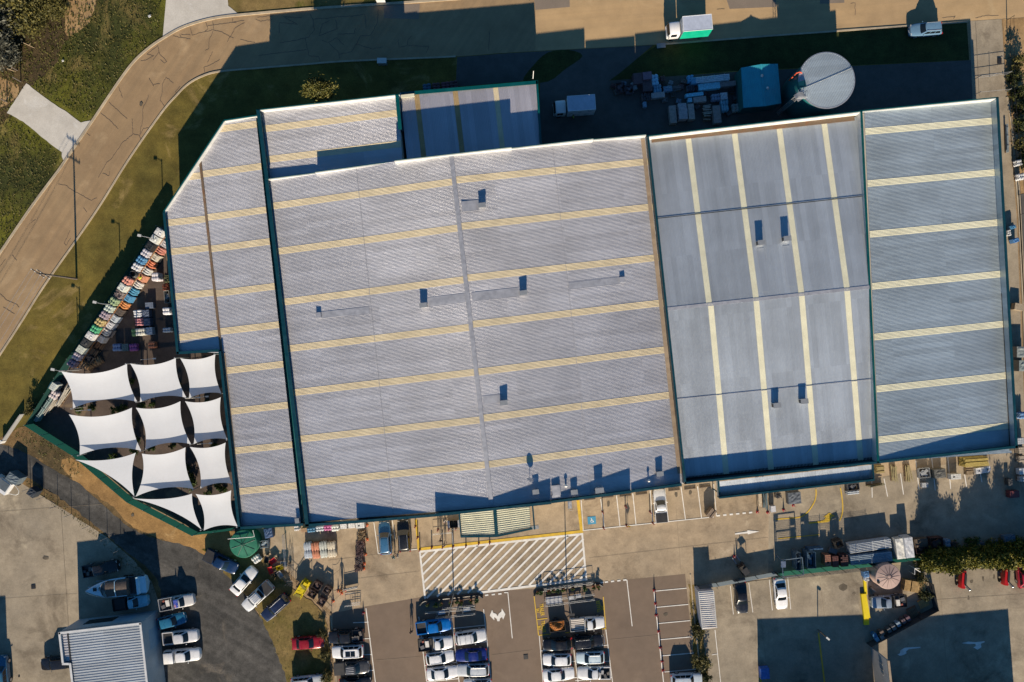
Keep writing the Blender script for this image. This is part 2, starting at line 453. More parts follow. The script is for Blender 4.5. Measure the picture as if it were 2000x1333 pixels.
# south-west: clay bank, gravel track, concrete yard
sheet('weedy_bank', [(-60, 880), (20, 845), (62, 826), (160, 890), (260, 980), (390, 1042), (470, 1035), (470, 1120), (330, 1090), (150, 960), (40, 880)], G_WEED, 2, 9)
sheet('clay_bank', catmull([(120, 905), (150, 900), (262, 975), (385, 1042), (460, 1040), (455, 1130), (420, 1105), (345, 1065), (262, 1030), (215, 985), (150, 945)], 4, True), G_ORANGE, 2.5, 10)
sheet('gravel_track', catmull([(-200, 880), (-60, 862), (0, 868), (50, 885), (110, 920), (155, 945), (200, 985), (255, 1030), (310, 1055), (370, 1068), (430, 1105), (478, 1160), (505, 1200), (540, 1260), (570, 1340), (590, 1500), (280, 1500), (300, 1200), (150, 1010), (60, 945), (-200, 910)], 3, True), G_GRAV, 1.5, 11)
sheet('grass_strip', catmull([(30, 925), (60, 935), (120, 975), (190, 1030), (245, 1075), (300, 1120), (316, 1165), (310, 1185), (280, 1150), (200, 1060), (110, 985), (40, 945)], 3, True), G_WEED, 2, 12)
sheet('concrete_yard', [(-300, 905), (20, 930), (60, 955), (140, 1005), (210, 1050), (262, 1095), (296, 1135), (312, 1180), (330, 1500), (-300, 1500)], G_CONC)
sheet('grass_patch', catmull([(395, 1072), (440, 1085), (520, 1090), (560, 1140), (620, 1185), (640, 1230), (648, 1340), (650, 1460), (590, 1460), (560, 1330), (530, 1250), (500, 1190), (450, 1130)], 4, True), G_DRYG, 2, 13)
# nursery yard
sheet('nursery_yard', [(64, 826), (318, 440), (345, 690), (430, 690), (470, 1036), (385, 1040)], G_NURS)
# forecourt and car park
sheet('forecourt', [(500, 1030), (600, 1020), (1335, 930), (1720, 890), (1985, 870), (2003, 1080), (1360, 1145), (1345, 1500), (660, 1500), (648, 1195), (560, 1115), (520, 1100)], G_CARPC)
sheet('car_park', [(650, 1198), (706, 1186), (838, 1164), (1040, 1150), (1338, 1121), (1350, 1240), (1362, 1500), (660, 1500)], G_CARP)
sheet('east_yard', [(1502, 960), (1680, 940), (1985, 880), (2003, 1080), (1800, 1090), (1500, 1125)], G_CONC)
sheet('neighbour_concrete', [(1348, 1150), (1700, 1108), (1830, 1100), (2004, 1085), (2400, 1060), (2400, 1600), (1365, 1600)], G_CONC)
sheet('side_bank', [(1345, 1140), (1360, 1142), (1385, 1340), (1395, 1500), (1366, 1500), (1352, 1240)], G_DRYG, 1.5, 14)

G_OIL = ground('oil stained concrete', (.10, .085, .065), (.15, .125, .095), None, .4, .9, 6, .2, .2)
for x, y, rx, ry, sd in ((1646, 1147, 9, 7, 1), (1667, 1159, 4, 3, 2), (1188, 984, 3, 6, 3), (1320, 966, 3, 5, 5), (1348, 962, 3, 4, 6), (1897, 1136, 3, 3, 7), (1920, 1131, 2, 5, 8), (1941, 1127, 2, 5, 9), (1891, 1168, 2, 4, 10), (1300, 1200, 4, 3, 12), (90, 1090, 6, 4, 13), (260, 1006, 3, 3, 14), (276, 204, 3, 4, 15)):
    sheet('oil_stain', [(x + rx * cos(a * pi / 6), y + ry * sin(a * pi / 6)) for a in range(12)], G_OIL, .8, sd)
# kerbs
def kerb(pts, w=.22, h=.12, mt=None, name='kerb'):
    mb = MB()
    pts = [W(*p) for p in pts]
    L = []; Rr = []
    for i, p in enumerate(pts):
        a = pts[max(i - 1, 0)]; b = pts[min(i + 1, len(pts) - 1)]; d = (b - a).normalized()
        nr = Vector((-d.y, d.x, 0)) * w / 2
        L.append(p + nr); Rr.append(p - nr)
    for i in range(len(pts) - 1):
        z = h + .2
        vs = []
        for q in (Rr[i], Rr[i + 1], L[i + 1], L[i]): vs.append((q.x, q.y, -.05))
        for q in (Rr[i], Rr[i + 1], L[i + 1], L[i]): vs.append((q.x, q.y, h))
        mb.add(vs, [(4, 5, 6, 7), (0, 1, 5, 4), (2, 3, 7, 6)])
    mb.build(name, mt or KERBM)['kind'] = 'structure'
KERBM = ground('kerb concrete', (.42, .35, .25), (.35, .29, .21), None, .3, 1, 8, .15, .15)
kerb([p for p in roadL if p[0] > -150 and not (120 < p[0] < 178)], .35)
kerb([p for p in roadR if -150 < p[0] < 895], .25)
kerb([(1284, 88), (1500, 71), (1890, 43)], .25)
kerb([(1348, 1122), (1353, 1180), (1362, 1260), (1376, 1400)], .2)
kerb([(646, 1198), (652, 1260), (662, 1400)], .2)
kerb([(1966, 190), (1975, 240), (1990, 420), (2003, 700)], .35)
kerb([(1981, 190), (1992, 430), (2006, 700)], .3)

# sealed cracks in the road
CR = MB(); rnd = random.Random(3)
def crack(pts, w=.062):
    q = []
    for a, b in zip(pts, pts[1:]):
        L = hypot(b[0] - a[0], b[1] - a[1]); k = max(1, int(L / 3))
        for j in range(k):
            t = j / k
            q.append((a[0] + (b[0] - a[0]) * t + rnd.uniform(-.7, .7), a[1] + (b[1] - a[1]) * t + rnd.uniform(-.7, .7)))
    q.append(pts[-1])
    CR.strip([W(*p) for p in q], w, .03)
def z1(*a): return [(x / 3.332, y / 3.332) for x, y in a]
def z5(*a): return [(x / 3.332, 400 + y / 3.332) for x, y in a]
def z2(*a): return [(500 + x / 3.332, y / 3.332) for x, y in a]
for c in (z1((1130, 235), (1165, 245), (1240, 255)), z1((1240, 190), (1250, 230), (1390, 195), (1385, 140)), z1((1170, 220), (1180, 250)), z1((1240, 230), (1180, 225)),
          z1((1340, 150), (1355, 190), (1335, 205)), z1((1350, 170), (1470, 155), (1590, 135)), z1((1390, 200), (1440, 210), (1495, 240), (1520, 250)), z1((1590, 150), (1530, 185), (1480, 275)),
          z1((1385, 205), (1360, 270), (1360, 320), (1335, 330)), z1((1515, 120), (1510, 150), (1540, 150)), z1((1565, 260), (1610, 270), (1660, 280)), z1((1385, 340), (1370, 370), (1350, 408)),
          z1((1430, 390), (1380, 420), (1328, 440), (1333, 485)), z1((1030, 300), (1035, 345), (1085, 405), (1070, 412), (1045, 390)), z1((1030, 300), (955, 355), (1000, 365), (960, 390), (918, 398)), z1((1035, 345), (995, 395)),
          z1((970, 510), (1000, 565), (1000, 550), (1040, 548)), z1((1130, 543), (1082, 505), (1055, 555), (1058, 590), (1043, 655), (1072, 697)), z1((773, 570), (797, 637)), z1((710, 668), (760, 715), (828, 775)),
          z1((657, 738), (720, 790), (770, 842)), z1((968, 620), (955, 665), (932, 695), (928, 780), (910, 885)), z1((860, 775), (866, 875), (910, 885), (935, 840), (970, 835)), z1((866, 875), (790, 940), (730, 1030), (695, 1060), (640, 1158)),
          z1((905, 888), (925, 920)), z1((670, 1130), (712, 1148), (715, 1118)), z1((380, 1198), (430, 1210), (490, 1250), (595, 1308), (630, 1290)), z1((565, 870), (588, 885)), z1((1172, 563), (1140, 600), (1155, 612)),
          z5((230, 95), (205, 120)), z5((455, 170), (440, 210), (420, 250), (430, 265), (460, 220)), z5((545, 20), (565, 50)), z5((80, 330), (110, 365)), z5((0, 580), (40, 620), (110, 650), (125, 670)),
          z5((20, 665), (95, 712)), z5((95, 650), (65, 700)), z5((35, 355), (0, 405)),
          z2((350, 90), (370, 125), (380, 200), (340, 245), (230, 270), (155, 280)), z2((0, 128), (30, 140), (105, 130)), z2((10, 115), (110, 105)), z2((370, 125), (460, 120), (530, 110), (640, 105), (710, 95), (715, 180)),
          z2((150, 150), (270, 160), (180, 110), (300, 118)), z2((520, 130), (530, 190), (410, 235), (430, 160), (480, 135)), z2((320, 250), (345, 365), (410, 370), (420, 410)), z2((430, 265), (475, 280), (525, 245), (570, 295)),
          z2((475, 280), (540, 345), (545, 380)), z2((795, 60), (790, 150), (745, 235), (680, 235), (660, 280), (620, 340), (540, 355)), z2((660, 290), (760, 320), (825, 308)), z2((530, 225), (640, 220), (650, 185)),
          z2((15, 365), (110, 350), (330, 325)), z2((925, 260), (930, 310), (1000, 295), (1125, 305), (1110, 345)), z2((1015, 235), (990, 260), (985, 295)), z2((1520, 210), (1515, 330)), z2((150, 150), (150, 220)),
          [(1662, 7), (1670, 7), (1670, 30)], [(1840, 36), (1866, 32), (1862, 37)], [(1905, 36), (1925, 31), (1950, 31)], [(1400, 19), (1415, 18)]):
    crack(c)
CR.build('crack_sealing', pm('bitumen sealant', (.115, .088, .068), .6))['kind'] = 'structure'

# ------------------------------------------------------------------ painted markings
LW = MB(); LY = MB()
ZM = .092
def wl(a, b, w=.12, mb=None): (mb or LW).strip([W(*a), W(*b)], w, ZM)
def zA(x, y): return (650 + x / 3.48, 950 + y / 3.48)
def zB(x, y): return (1000 + x / 3.48, 950 + y / 3.48)
def zC(x, y): return (1300 + x / 4.4425, 880 + y / 4.4425)
# left parking column
wl((715, 1188), (735, 1345), .13)
for y, x0, x1 in ((1215, 690, 720), (1247, 700, 724), (1278, 712, 727), (1309, 712, 731)): wl((x0, y + (x1 - x0) * .04), (x1, y))
# central columns
wl(zA(585, 885), zA(640, 1340), .12); wl(zA(805, 880), zA(860, 1340), .12); wl(zA(1025, 835), zA(1075, 1300), .12)
for y in (965, 1077, 1183, 1290): wl(zA(820 + (y - 965) * .1, y), zA(1035 + (y - 965) * .1, y - 22))
for y in (1110, 1208, 1318): wl(zA(610 + (y - 1110) * .12, y + 10), zA(830 + (y - 1110) * .12, y - 12))
wl(zA(1190, 722), zA(1220, 1032), .12); wl(zA(1165, 722), zA(1192, 722), .15)
for x in (1035, 1080, 1125): wl(zA(x, 741 - (x - 1035) * .1), zA(x + 22, 738 - (x - 1035) * .1), .22)
# right group
wl(zB(620, 750), zB(637, 960), .12, LY)
LY.strip([W(*zB(150, 745)), W(*zB(180, 1012))], .13, ZM)
wl(zB(168, 905), zB(240, 897), .13, LY); wl(zB(182, 1012), zB(262, 1004), .13, LY); wl(zB(360, 995), zB(395, 991), .13, LY); wl(zB(600, 970), zB(640, 966), .13, LY)
wl(zB(185, 1015), zB(212, 1340), .11); wl(zB(637, 972), zB(684, 1340), .11); wl(zB(420, 1110), zB(450, 1340), .11)
for y in (1118, 1210, 1320): wl(zB(195 + (y - 1118) * .1, y), zB(440 + (y - 1118) * .1, y - 24))
for y in (1078, 1186, 1298): wl(zB(430, y + 22), zB(655 + (y - 1078) * .12, y), .1)
wl(zB(780, 635), zB(816, 950), .12)
for x in (600, 630, 672, 715, 755): wl(zB(x, 655 - (x - 600) * .11), zB(x + 22, 652 - (x - 600) * .11), .22)
wl(zB(963, 706), zB(1030, 1340), .13)
for i in range(6): wl(zB(970 + i * 11, 712 + i * 110), zB(1185 + i * 12.5, 692 + i * 110), .12)
# bays along the shop front
wl(zB(480, 300), zB(1370, 208), .12)
for x0, x1, y0, y1 in ((602, 628, 85, 288), (710, 733, 62, 270), (820, 842, 48, 258), (938, 955, 28, 240), (1037, 1062, 15, 238), (1148, 1178, 5, 226), (1260, 1287, 0, 214)): wl(zB(x0, y0), zB(x1, y1), .12)
wl(zB(470, 95), zB(484, 300), .10); wl(zC(415, 290), zC(440, 570), .1)
for i in range(6): wl(zC(442 + i * 56, 567 - i * 5.4), zC(470 + i * 56, 564 - i * 5.4), .24)
wl(zA(280, 245), zA(310, 458)); wl(zA(310, 458), zA(395, 445)); wl(zA(405, 232), zA(425, 360)); wl(zA(460, 440), zA(575, 427))
# yard bays
for a, b in (((1726, 935), (1733, 970)), ((1702, 935), (1703, 972)), ((1758, 925), (1764, 966)), ((1788, 900), (1794, 955)), ((1819, 895), (1826, 958)), ((1850, 890), (1856, 955)), ((1880, 905), (1887, 952)), ((1914, 925), (1917, 942))): wl(a, b, .12)
# neighbour bays
for a, b in (((1426, 1144), (1432, 1200)), ((1462, 1138), (1470, 1196)), ((1502, 1132), (1508, 1192)), ((1538, 1128), (1544, 1190)), ((1396, 1230), (1408, 1340)), ((1390, 1279), (1402, 1277))): wl(a, b, .1)
# hatched crossing in front of the entrance
hx0 = [zA(585, 445), zA(1392, 358), (1139, 1042), (1147, 1129), zA(1392, 690), zA(1000, 720), zA(630, 765)]
wl(zA(590, 445), (1139, 1043), .32); wl((1137, 1043), (1145, 1134), .28); wl((1147, 1131), zA(1000, 722), .34); wl(zA(592, 440), zA(628, 765), .26)
A0, A1 = zA(592, 445), (1139, 1043); B0, B1 = zA(628, 765), (1146, 1131)
def inside(p):
    t = (p[0] - A0[0]) / (A1[0] - A0[0]); ya = A0[1] + (A1[1] - A0[1]) * t; yb = B0[1] + (B1[1] - B0[1]) * t
    xl = A0[0] + (B0[0] - A0[0]) * (p[1] - A0[1]) / (B0[1] - A0[1]); xr = A1[0] + (B1[0] - A1[0]) * (p[1] - A1[1]) / (B1[1] - A1[1])
    return ya < p[1] < yb and xl < p[0] < xr
for i in range(-6, 22):
    x0 = 812 + i * 19.3
    seg = []
    for k in range(160):
        q = (x0 + k * 1.0, 1172 - i * 1.8 - k * 1.02)
        if inside(q): seg.append(q)
    if len(seg) > 3: wl(seg[0], seg[-1], .29)
# arrows
def poly_mark(mb, pts, z=ZM + .008):
    P = [W(*p) for p in pts]
    ar = sum(P[i].x * P[(i + 1) % len(P)].y - P[(i + 1) % len(P)].x * P[i].y for i in range(len(P)))
    if ar < 0: P.reverse()
    mb.add([(p.x, p.y, z) for p in P], [tuple(range(len(P)))])
poly_mark(LW, [zA(*p) for p in ((1067, 878), (1083, 838), (1090, 858), (1110, 866), (1121, 882), (1128, 864), (1146, 850), (1149, 830), (1173, 868), (1158, 905), (1150, 888), (1136, 898), (1133, 916), (1118, 916), (1114, 900), (1097, 888), (1098, 910))])
poly_mark(LW, [zC(*p) for p in ((600, 718), (708, 702), (708, 692), (812, 702), (712, 728), (710, 718), (602, 730))])
poly_mark(LY, [zC(*p) for p in ((1238, 625), (1340, 612), (1372, 604), (1388, 580), (1366, 578), (1420, 540), (1468, 570), (1438, 574), (1425, 612), (1395, 624), (1240, 636))])
LY.strip([W(*zC(*p)) for p in catmull([(955, 598), (1080, 588), (1165, 578), (1230, 535), (1285, 455), (1303, 390), (1302, 335)], 5)], .16, ZM)
LY.strip([W(*zC(*p)) for p in catmull([(1515, 325), (1528, 410), (1535, 500), (1525, 570), (1505, 612)], 5)], .16, ZM)
LY.strip([W(*zC(975, 765)), W(*zC(1150, 748)), W(*zC(1330, 730))], .13, ZM)
for pts in ([(1797, 1263), (1797, 1265.5), (1774, 1268), (1769, 1272), (1770, 1276), (1764, 1279), (1757, 1281), (1752, 1278), (1757, 1276), (1758, 1270), (1766, 1265), (1775, 1264)],
            [(1877, 1256), (1890, 1253), (1905, 1254), (1922, 1252), (1922, 1254.5), (1915, 1257), (1916, 1264), (1908, 1269), (1900, 1264), (1905, 1262), (1904, 1257.5), (1890, 1258)]):
    poly_mark(LW, pts)
LY.strip([W(1598, 1236), W(1612, 1350)], .22, ZM)
# yellow edge of the shop-front footpath
LY.strip([W(*zA(565, 225)), W(*zA(585, 432))], .36, ZM); LY.strip([W(*zA(585, 428)), W(*zA(1000, 383)), W(1137, 1038)], .42, ZM)
LY.strip([W(*zB(448, 95)), W(*zB(474, 318))], .45, ZM)
# neighbour's painted kerb walls are built later; low yellow line by the shade
LY.strip([W(1482, 1300), W(1487, 1345)], .3, ZM)
LW.build('white_lines', PWHITE)['kind'] = 'structure'
LY.build('yellow_lines', PYEL)['kind'] = 'structure'
# blue accessible-bay panel with its symbol
mb = MB(); poly_mark(mb, [zB(512, 208), zB(568, 203), zB(572, 255), zB(516, 260)], ZM)
mb.build('accessible_bay_panel', PBLUE)['kind'] = 'structure'
mb = MB()
def sy(x, y): return W(*zB(541 + (x - 887) * .61, 232 + (y - 780) * .61))
mb.strip([sy(884, 768), sy(888, 784), sy(902, 783), sy(910, 798)], .09, ZM + .008)
mb.strip([sy(884, 774), sy(897, 773)], .07, ZM + .008)
mb.strip([sy(889 + 13 * cos(t / 10), 788 + 13 * sin(t / 10)) for t in range(2, 44, 3)], .07, ZM + .008)
c = sy(884, 761); mb.add([(c.x + .08 * cos(a * pi / 5), c.y + .08 * sin(a * pi / 5), ZM + .008) for a in range(10)], [tuple(range(10))])
mb.build('accessible_symbol', PWHITE)['kind'] = 'structure'
# lettering
def text(body, px, py, size, rz, mt, name, z=ZM + .004, squash=1.0):
    cu = bpy.data.curves.new(name, 'FONT'); cu.body = body; cu.size = size; cu.align_x = 'CENTER'; cu.align_y = 'CENTER'; cu.offset = .02
    o = bpy.data.objects.new(name, cu); COL.objects.link(o)
    bpy.context.view_layer.update()
    me = bpy.data.meshes.new_from_object(o.evaluated_get(bpy.context.evaluated_depsgraph_get()))
    bpy.data.objects.remove(o)
    me.materials.clear(); me.materials.append(mt)
    ob = bpy.data.objects.new(name, me); COL.objects.link(ob)
    p = W(px, py); ob.location = (p.x, p.y, z); ob.rotation_euler = (0, 0, rz); ob.scale = (squash, 1, 1)
    ob['kind'] = 'structure'
    return ob
a = radians(-83)
text('TRAILER', *zB(202, 838), .8, a, PYEL, 'bay_lettering', squash=.6); text('BAY', *zB(176, 845), .62, a, PYEL, 'bay_lettering', squash=.6)
text('TRAILER', *zB(212, 953), .8, a, PYEL, 'bay_lettering', squash=.6); text('BAY', *zB(186, 962), .62, a, PYEL, 'bay_lettering', squash=.6)
a = radians(97)
text('TRAILER', *zB(590, 815), .8, a, PYEL, 'bay_lettering', squash=.6); text('BAY', *zB(616, 825), .62, a, PYEL, 'bay_lettering', squash=.6)
text('TRAILER', *zB(598, 918), .8, a, PYEL, 'bay_lettering', squash=.6); text('BAY', *zB(626, 918), .62, a, PYEL, 'bay_lettering', squash=.6)
# slab joints and drains
JO = MB()
for a, b in (((640, 1095), (820, 1073)), ((565, 1040), (575, 1100)), ((1150, 1090), (1500, 1050)), ((1320, 990), (1330, 1120)), ((1640, 930), (1690, 1100)), ((0, 1000), (200, 985)), ((120, 1000), (135, 1230)), ((0, 1170), (150, 1160)), ((1600, 1128), (1612, 1220)), ((1832, 1100), (1850, 1333)), ((1700, 1180), (2000, 1160)), ((1480, 1150), (1500, 1333)), ((700, 1130), (820, 1116)), ((1905, 45), (1912, 190)), ((735, 1290), (830, 1282)), ((960, 1280), (1040, 1270)), ((1190, 1250), (1290, 1240))):
    JO.strip([W(*a), W(*b)], .035, .088)
JO.build('slab_joint', pm('dark joint filler', (.21, .17, .125), .9))['kind'] = 'structure'
for (x, y, r) in ((66, 1146, .32), (38, 1321, .12), (1027, 1283, .34)):
    mb = MB(); p = W(x, y)
    mb.box((p.x, p.y, .1), (r * 2, r * 2, .03), .1)
    for i in range(5): mb.box((p.x - r + (i + .5) * r * .4, p.y, .118), (r * .12, r * 1.7, .012), .1)
    o = solo(mb, 'drain_grate', DARK, {66: 'square dark drain grate in the middle of the western concrete yard', 38: 'tiny round dark drain near the bottom edge of the western yard', 1027: 'square dark drain grate in the car park aisle'}[x], 'drain')
# ------------------------------------------------------------------ buildings
def plane3(a, b, c):
    n = (b - a).cross(c - a)
    return lambda x, y: a.z - (n.x * (x - a.x) + n.y * (y - a.y)) / n.z

def chain_at(ch, v, Nv):
    pts = [(p.x * Nv[0] + p.y * Nv[1], p) for p in ch]
    if pts[0][0] > pts[-1][0]: pts.reverse()
    if v <= pts[0][0]: a, b = pts[0], pts[1]
    elif v >= pts[-1][0]: a, b = pts[-2], pts[-1]
    else:
        for a, b in zip(pts, pts[1:]):
            if a[0] <= v <= b[0]: break
    t = (v - a[0]) / (b[0] - a[0] + 1e-9)
    t = max(0, min(1, t))
    return a[1].x + (b[1].x - a[1].x) * t, a[1].y + (b[1].y - a[1].y) * t

def ribbed(L, R, ang, zf, pitch=.19, h=.023, v0=None, v1=None, lift=0.0, cut=None, flat=False):
    """ribbed metal sheeting between two side chains; ribs run along direction ang"""
    Nv = (-sin(ang), cos(ang)); D = (cos(ang), sin(ang))
    vl = [p.x * Nv[0] + p.y * Nv[1] for p in L] + [p.x * Nv[0] + p.y * Nv[1] for p in R]
    a = min(vl) if v0 is None else v0; b = max(vl) if v1 is None else v1
    k0 = math.floor(a / pitch); k1 = math.ceil(b / pitch)
    prof = []
    for k in range(k0, k1 + 1):
        for f, hh in ((0, 0), (.52, 0), (.60, h), (.84, h), (.93, 0)):
            v = (k + f) * pitch
            if a < v < b: prof.append((v, 0 if flat else hh))
    prof = [(a, 0)] + prof + [(b, 0)]
    mb = MB(); vs = []
    for v, hh in prof:
        for ch, s in ((L, 0), (R, 1)):
            x, y = chain_at(ch, v, Nv)
            vs.append((x, y, zf(x, y) + hh + lift))
    fs = [(2 * i, 2 * i + 1, 2 * i + 3, 2 * i + 2) for i in range(len(prof) - 1)]
    mb.add(vs, fs)
    mid = Vector(vs[0]), Vector(vs[1]), Vector(vs[2])
    if (mid[1] - mid[0]).cross(mid[2] - mid[0]).z < 0: mb.f = [tuple(reversed(f)) for f in mb.f]
    return mb

def skylight(L, R, ang, zf, vc, width, pitch=.19, h=.023):
    k = round((vc - width / 2) / pitch)
    n = max(1, round(width / pitch))
    return ribbed(L, R, ang, zf, pitch, h, k * pitch, (k + n) * pitch, .018)

def V2(ang, p): return -sin(ang) * p.x + cos(ang) * p.y

def para(mb, a, b, z, zb, th=.3, m=0, mcap=1, cap=True):
    """one straight parapet length; a,b photo points of its outer top edge at height z"""
    p, q = W(*a, z), W(*b, z); d = (q - p); d.z = 0; L = d.length; d.normalize()
    c = Vector((0, 0, 0)); n = Vector((-d.y, d.x, 0))
    return p, q, n

def wallrun(pa, pb, inward, z0, z1, th, mb, m):
    """vertical slab from pa to pb (xy), thickness th towards 'inward'"""
    i = inward.normalized() * th
    mb.prism([(pa.x, pa.y), (pb.x, pb.y), (pb.x + i.x, pb.y + i.y), (pa.x + i.x, pa.y + i.y)], z0, z1, m)

def parapet_part(parent, name, a, b, z, zb, centre, mats, th=.25, cap=.36, caph=.07):
    """parapet slab (mats[0]) with a folded cap (mats[1]); photo points of the outer top edge"""
    p, q = W(*a, z), W(*b, z); d = (q - p); d.z = 0; d.normalize()
    n = Vector((-d.y, d.x, 0))
    if (centre - p).dot(n) < 0: n = -n
    mb = MB()
    wallrun(p, q, n, zb, z - caph, th, mb, 0)
    o = n * -.04
    wallrun(p + o, q + o, n, z - caph + .003, z, cap, mb, 1)
    return mb.build(name, list(mats), parent)

def walls(parent, poly, z1, mt, name='wall', z0=0):
    mb = MB(); mb.prism([(p.x, p.y) for p in poly], z0, z1)
    return mb.build(name, mt, parent)

def flatbox(parent, name, a, b, w, z, h, mt):
    """long low box along photo points a-b (ridge caps, gutters, seams) sitting at heights z=(za,zb)"""
    za, zb = z if isinstance(z, tuple) else (z, z)
    p, q = W(*a, za), W(*b, zb); d = (q - p); d.z = 0; d.normalize(); n = Vector((-d.y, d.x, 0)) * w / 2
    vs = []
    for k in (0, h):
        for c in (p - n, q - n, q + n, p + n): vs.append((c.x, c.y, c.z + k))
    mb = MB(); mb.add(vs, [(3, 2, 1, 0), (4, 5, 6, 7), (0, 1, 5, 4), (1, 2, 6, 5), (2, 3, 7, 6), (3, 0, 4, 7)])
    return mb.build(name, mt, parent)

# ---- main hall -------------------------------------------------------------
zE, zR, zE2 = 5.75, 7.85, 5.7
mTL, mRT, mTR = W(522, 350, zE), W(881, 300, zR), W(1260, 265, zE2)
mBL, mRB, mBR = W(596, 1021, zE), W(961, 991, zR), W(1333, 945, zE2)
AM = atan2(mTR.y - mTL.y, mTR.x - mTL.x)
hall = thing('warehouse', 'largest hall with pale ribbed gable roof and stepped parapets, in the centre', 'warehouse', (mTL + mBR) / 2 * Vector((1, 1, 0)) if False else ((mTL.x + mBR.x) / 2, (mTL.y + mBR.y) / 2, 0))
zfl = plane3(mTL, mRT, mBL); zfr = plane3(mRT, mTR, mRB)
ctr = Vector(((mTL.x + mBR.x) / 2, (mTL.y + mBR.y) / 2, 0))
fp = [W(518, 350, 6.4), W(1268, 263, 6.4), W(1339, 948, 6.4), W(597, 1027, 6.4)]
walls(hall, [ctr + (p - ctr) * .998 for p in fp], 5.5, WALL)
ribbed([mTL, mBL], [mRT, mRB], AM, zfl).build('roof_sheet', ROOF, hall)
ribbed([mRT, mRB], [mTR, mBR], AM, zfr).build('roof_sheet', ROOF, hall)
for a, b in (((530, 406), (886, 355)), ((540, 493), (895, 448)), ((553, 592), (906, 547)), ((563, 681), (917, 640)), ((573, 770), (926, 728)), ((583, 857), (938, 820)), ((592, 945), (948, 910))):
    vc = V2(AM, (W(*a, zE) + W(*b, zR)) / 2)
    skylight([mTL, mBL], [mRT, mRB], AM, zfl, vc, .88).build('skylight', SKYL, hall)
for a, b in (((893, 352), (1257, 318)), ((905, 442), (1265, 406)), ((915, 543), (1280, 506)), ((926, 634), (1290, 594)), ((937, 724), (1300, 686)), ((947, 817), (1310, 773)), ((958, 906), (1320, 862))):
    vc = V2(AM, (W(*a, zR) + W(*b, zE2)) / 2)
    skylight([mRT, mRB], [mTR, mBR], AM, zfr, vc, .88).build('skylight', SKYL, hall)
flatbox(hall, 'ridge_cap', (881, 302), (960, 987), .6, zR + .06, .05, PATCH)
flatbox(hall, 'roof_seam', (696, 330), (768, 1005), .06, (6.81, 6.81), .02, PATCH)
flatbox(hall, 'roof_seam', (1079, 284), (1155, 968), .06, (6.79, 6.79), .02, PATCH)
PM_ = (WHITEM, TEALG)
for a, b, z in (((517, 350.5), (615, 338), 6.4), ((615, 336.5), (770, 315.5), 7.15), ((770, 314), (999, 287.5), 8.4), ((999, 289.5), (1159, 271), 7.55), ((1159, 272.5), (1262, 263), 6.75)):
    parapet_part(hall, 'parapet', a, b, z, 5.4, ctr, PM_, .15, .06)
for a, b, z in (((596, 1029), (694, 1022), 6.4), ((694, 1022), (849, 1009), 7.3), ((849, 1009), (963, 997), 8.4), ((963, 997), (1077, 984.5), 8.4), ((1077, 983), (1234, 963), 7.5), ((1234, 962), (1332, 949), 6.7)):
    parapet_part(hall, 'parapet', a, b, z, 5.4, ctr, (TEAL, TEAL))
parapet_part(hall, 'parapet', (501, 216), (518, 350), 6.7, 5.0, ctr, (TEAL, TEAL), .4, .5)
parapet_part(hall, 'parapet', (517, 349), (597, 1029), 6.4, 5.0, ctr, (TEAL, TEAL), .4, .5)
flatbox(hall, 'box_gutter', (1255, 272), (1327, 925), .55, zE2 - .02, .14, TANFL)

def roof_box(px, py, zr, w, d, h, parent=hall, name='roof_vent', ang=AM):
    """evaporative unit: louvred box with a lid, on short legs"""
    h *= .85
    p = W(px, py, zr); mb = MB()
    mb.box((p.x, p.y, zr + h * .5 + .08), (w, d, h), ang)
    o = mb.build(name, ALU, parent)
    m2 = MB(); m2.box((p.x, p.y, zr + h + .115), (w + .1, d + .1, .07), ang); m2.build('lid', pm('dull dark lid', (.20, .22, .25), .6), o)
    m3 = MB()
    for s in (-1, 1):
        c, sn = cos(ang), sin(ang)
        for k in range(4):
            zz = zr + .2 + h * .2 * k
            m3.box((p.x + s * (w / 2 + .01) * c, p.y + s * (w / 2 + .01) * sn, zz), (.03, d * .8, h * .08), ang)
    m3.build('louvre', DARK, o)
    return o
ZL = lambda px, py, z=6.8: zfl(W(px, py, z).x, W(px, py, z).y) if px < 920 else zfr(W(px, py, z).x, W(px, py, z).y)
for px, py, w, d, h in ((942, 403, .95, .55, .75), (828, 597, .95, .55, .8), (1022, 573, .95, .55, .8), (984, 786, .95, .55, .8),
                        (1046, 959, .8, .55, .75), (1121, 960, .85, .55, .6), (1169, 955, 1.1, .6, 1.25), (1287, 924, .9, .55, .75)):
    roof_box(px, py, ZL(px, py), w, d, h)
def cowl(px, py, zr, h, r, parent=hall):
    p = W(px, py, zr); mb = MB()
    mb.tube((p.x, p.y, zr), (p.x, p.y, zr + h), r * .6, 10); mb.lathe([(r * .7, h - .12), (r * 1.1, h - .05), (r * .9, h + .08), (.02, h + .18)], (p.x, p.y, zr), 12)
    return mb.build('roof_cowl', WHITEM, parent, 40)
cowl(1105, 948, ZL(1105, 948), .5, .22); cowl(1266, 938, ZL(1266, 938), .6, .18)
p = W(1086, 957, ZL(1086, 957)); mb = MB(); mb.box((p.x, p.y, p.z + .25), (1.15, 1.4, .35), AM); mb.box((p.x, p.y - .85, p.z + .18), (1.2, .35, .2), AM); mb.build('roof_vent', PATCH, hall)
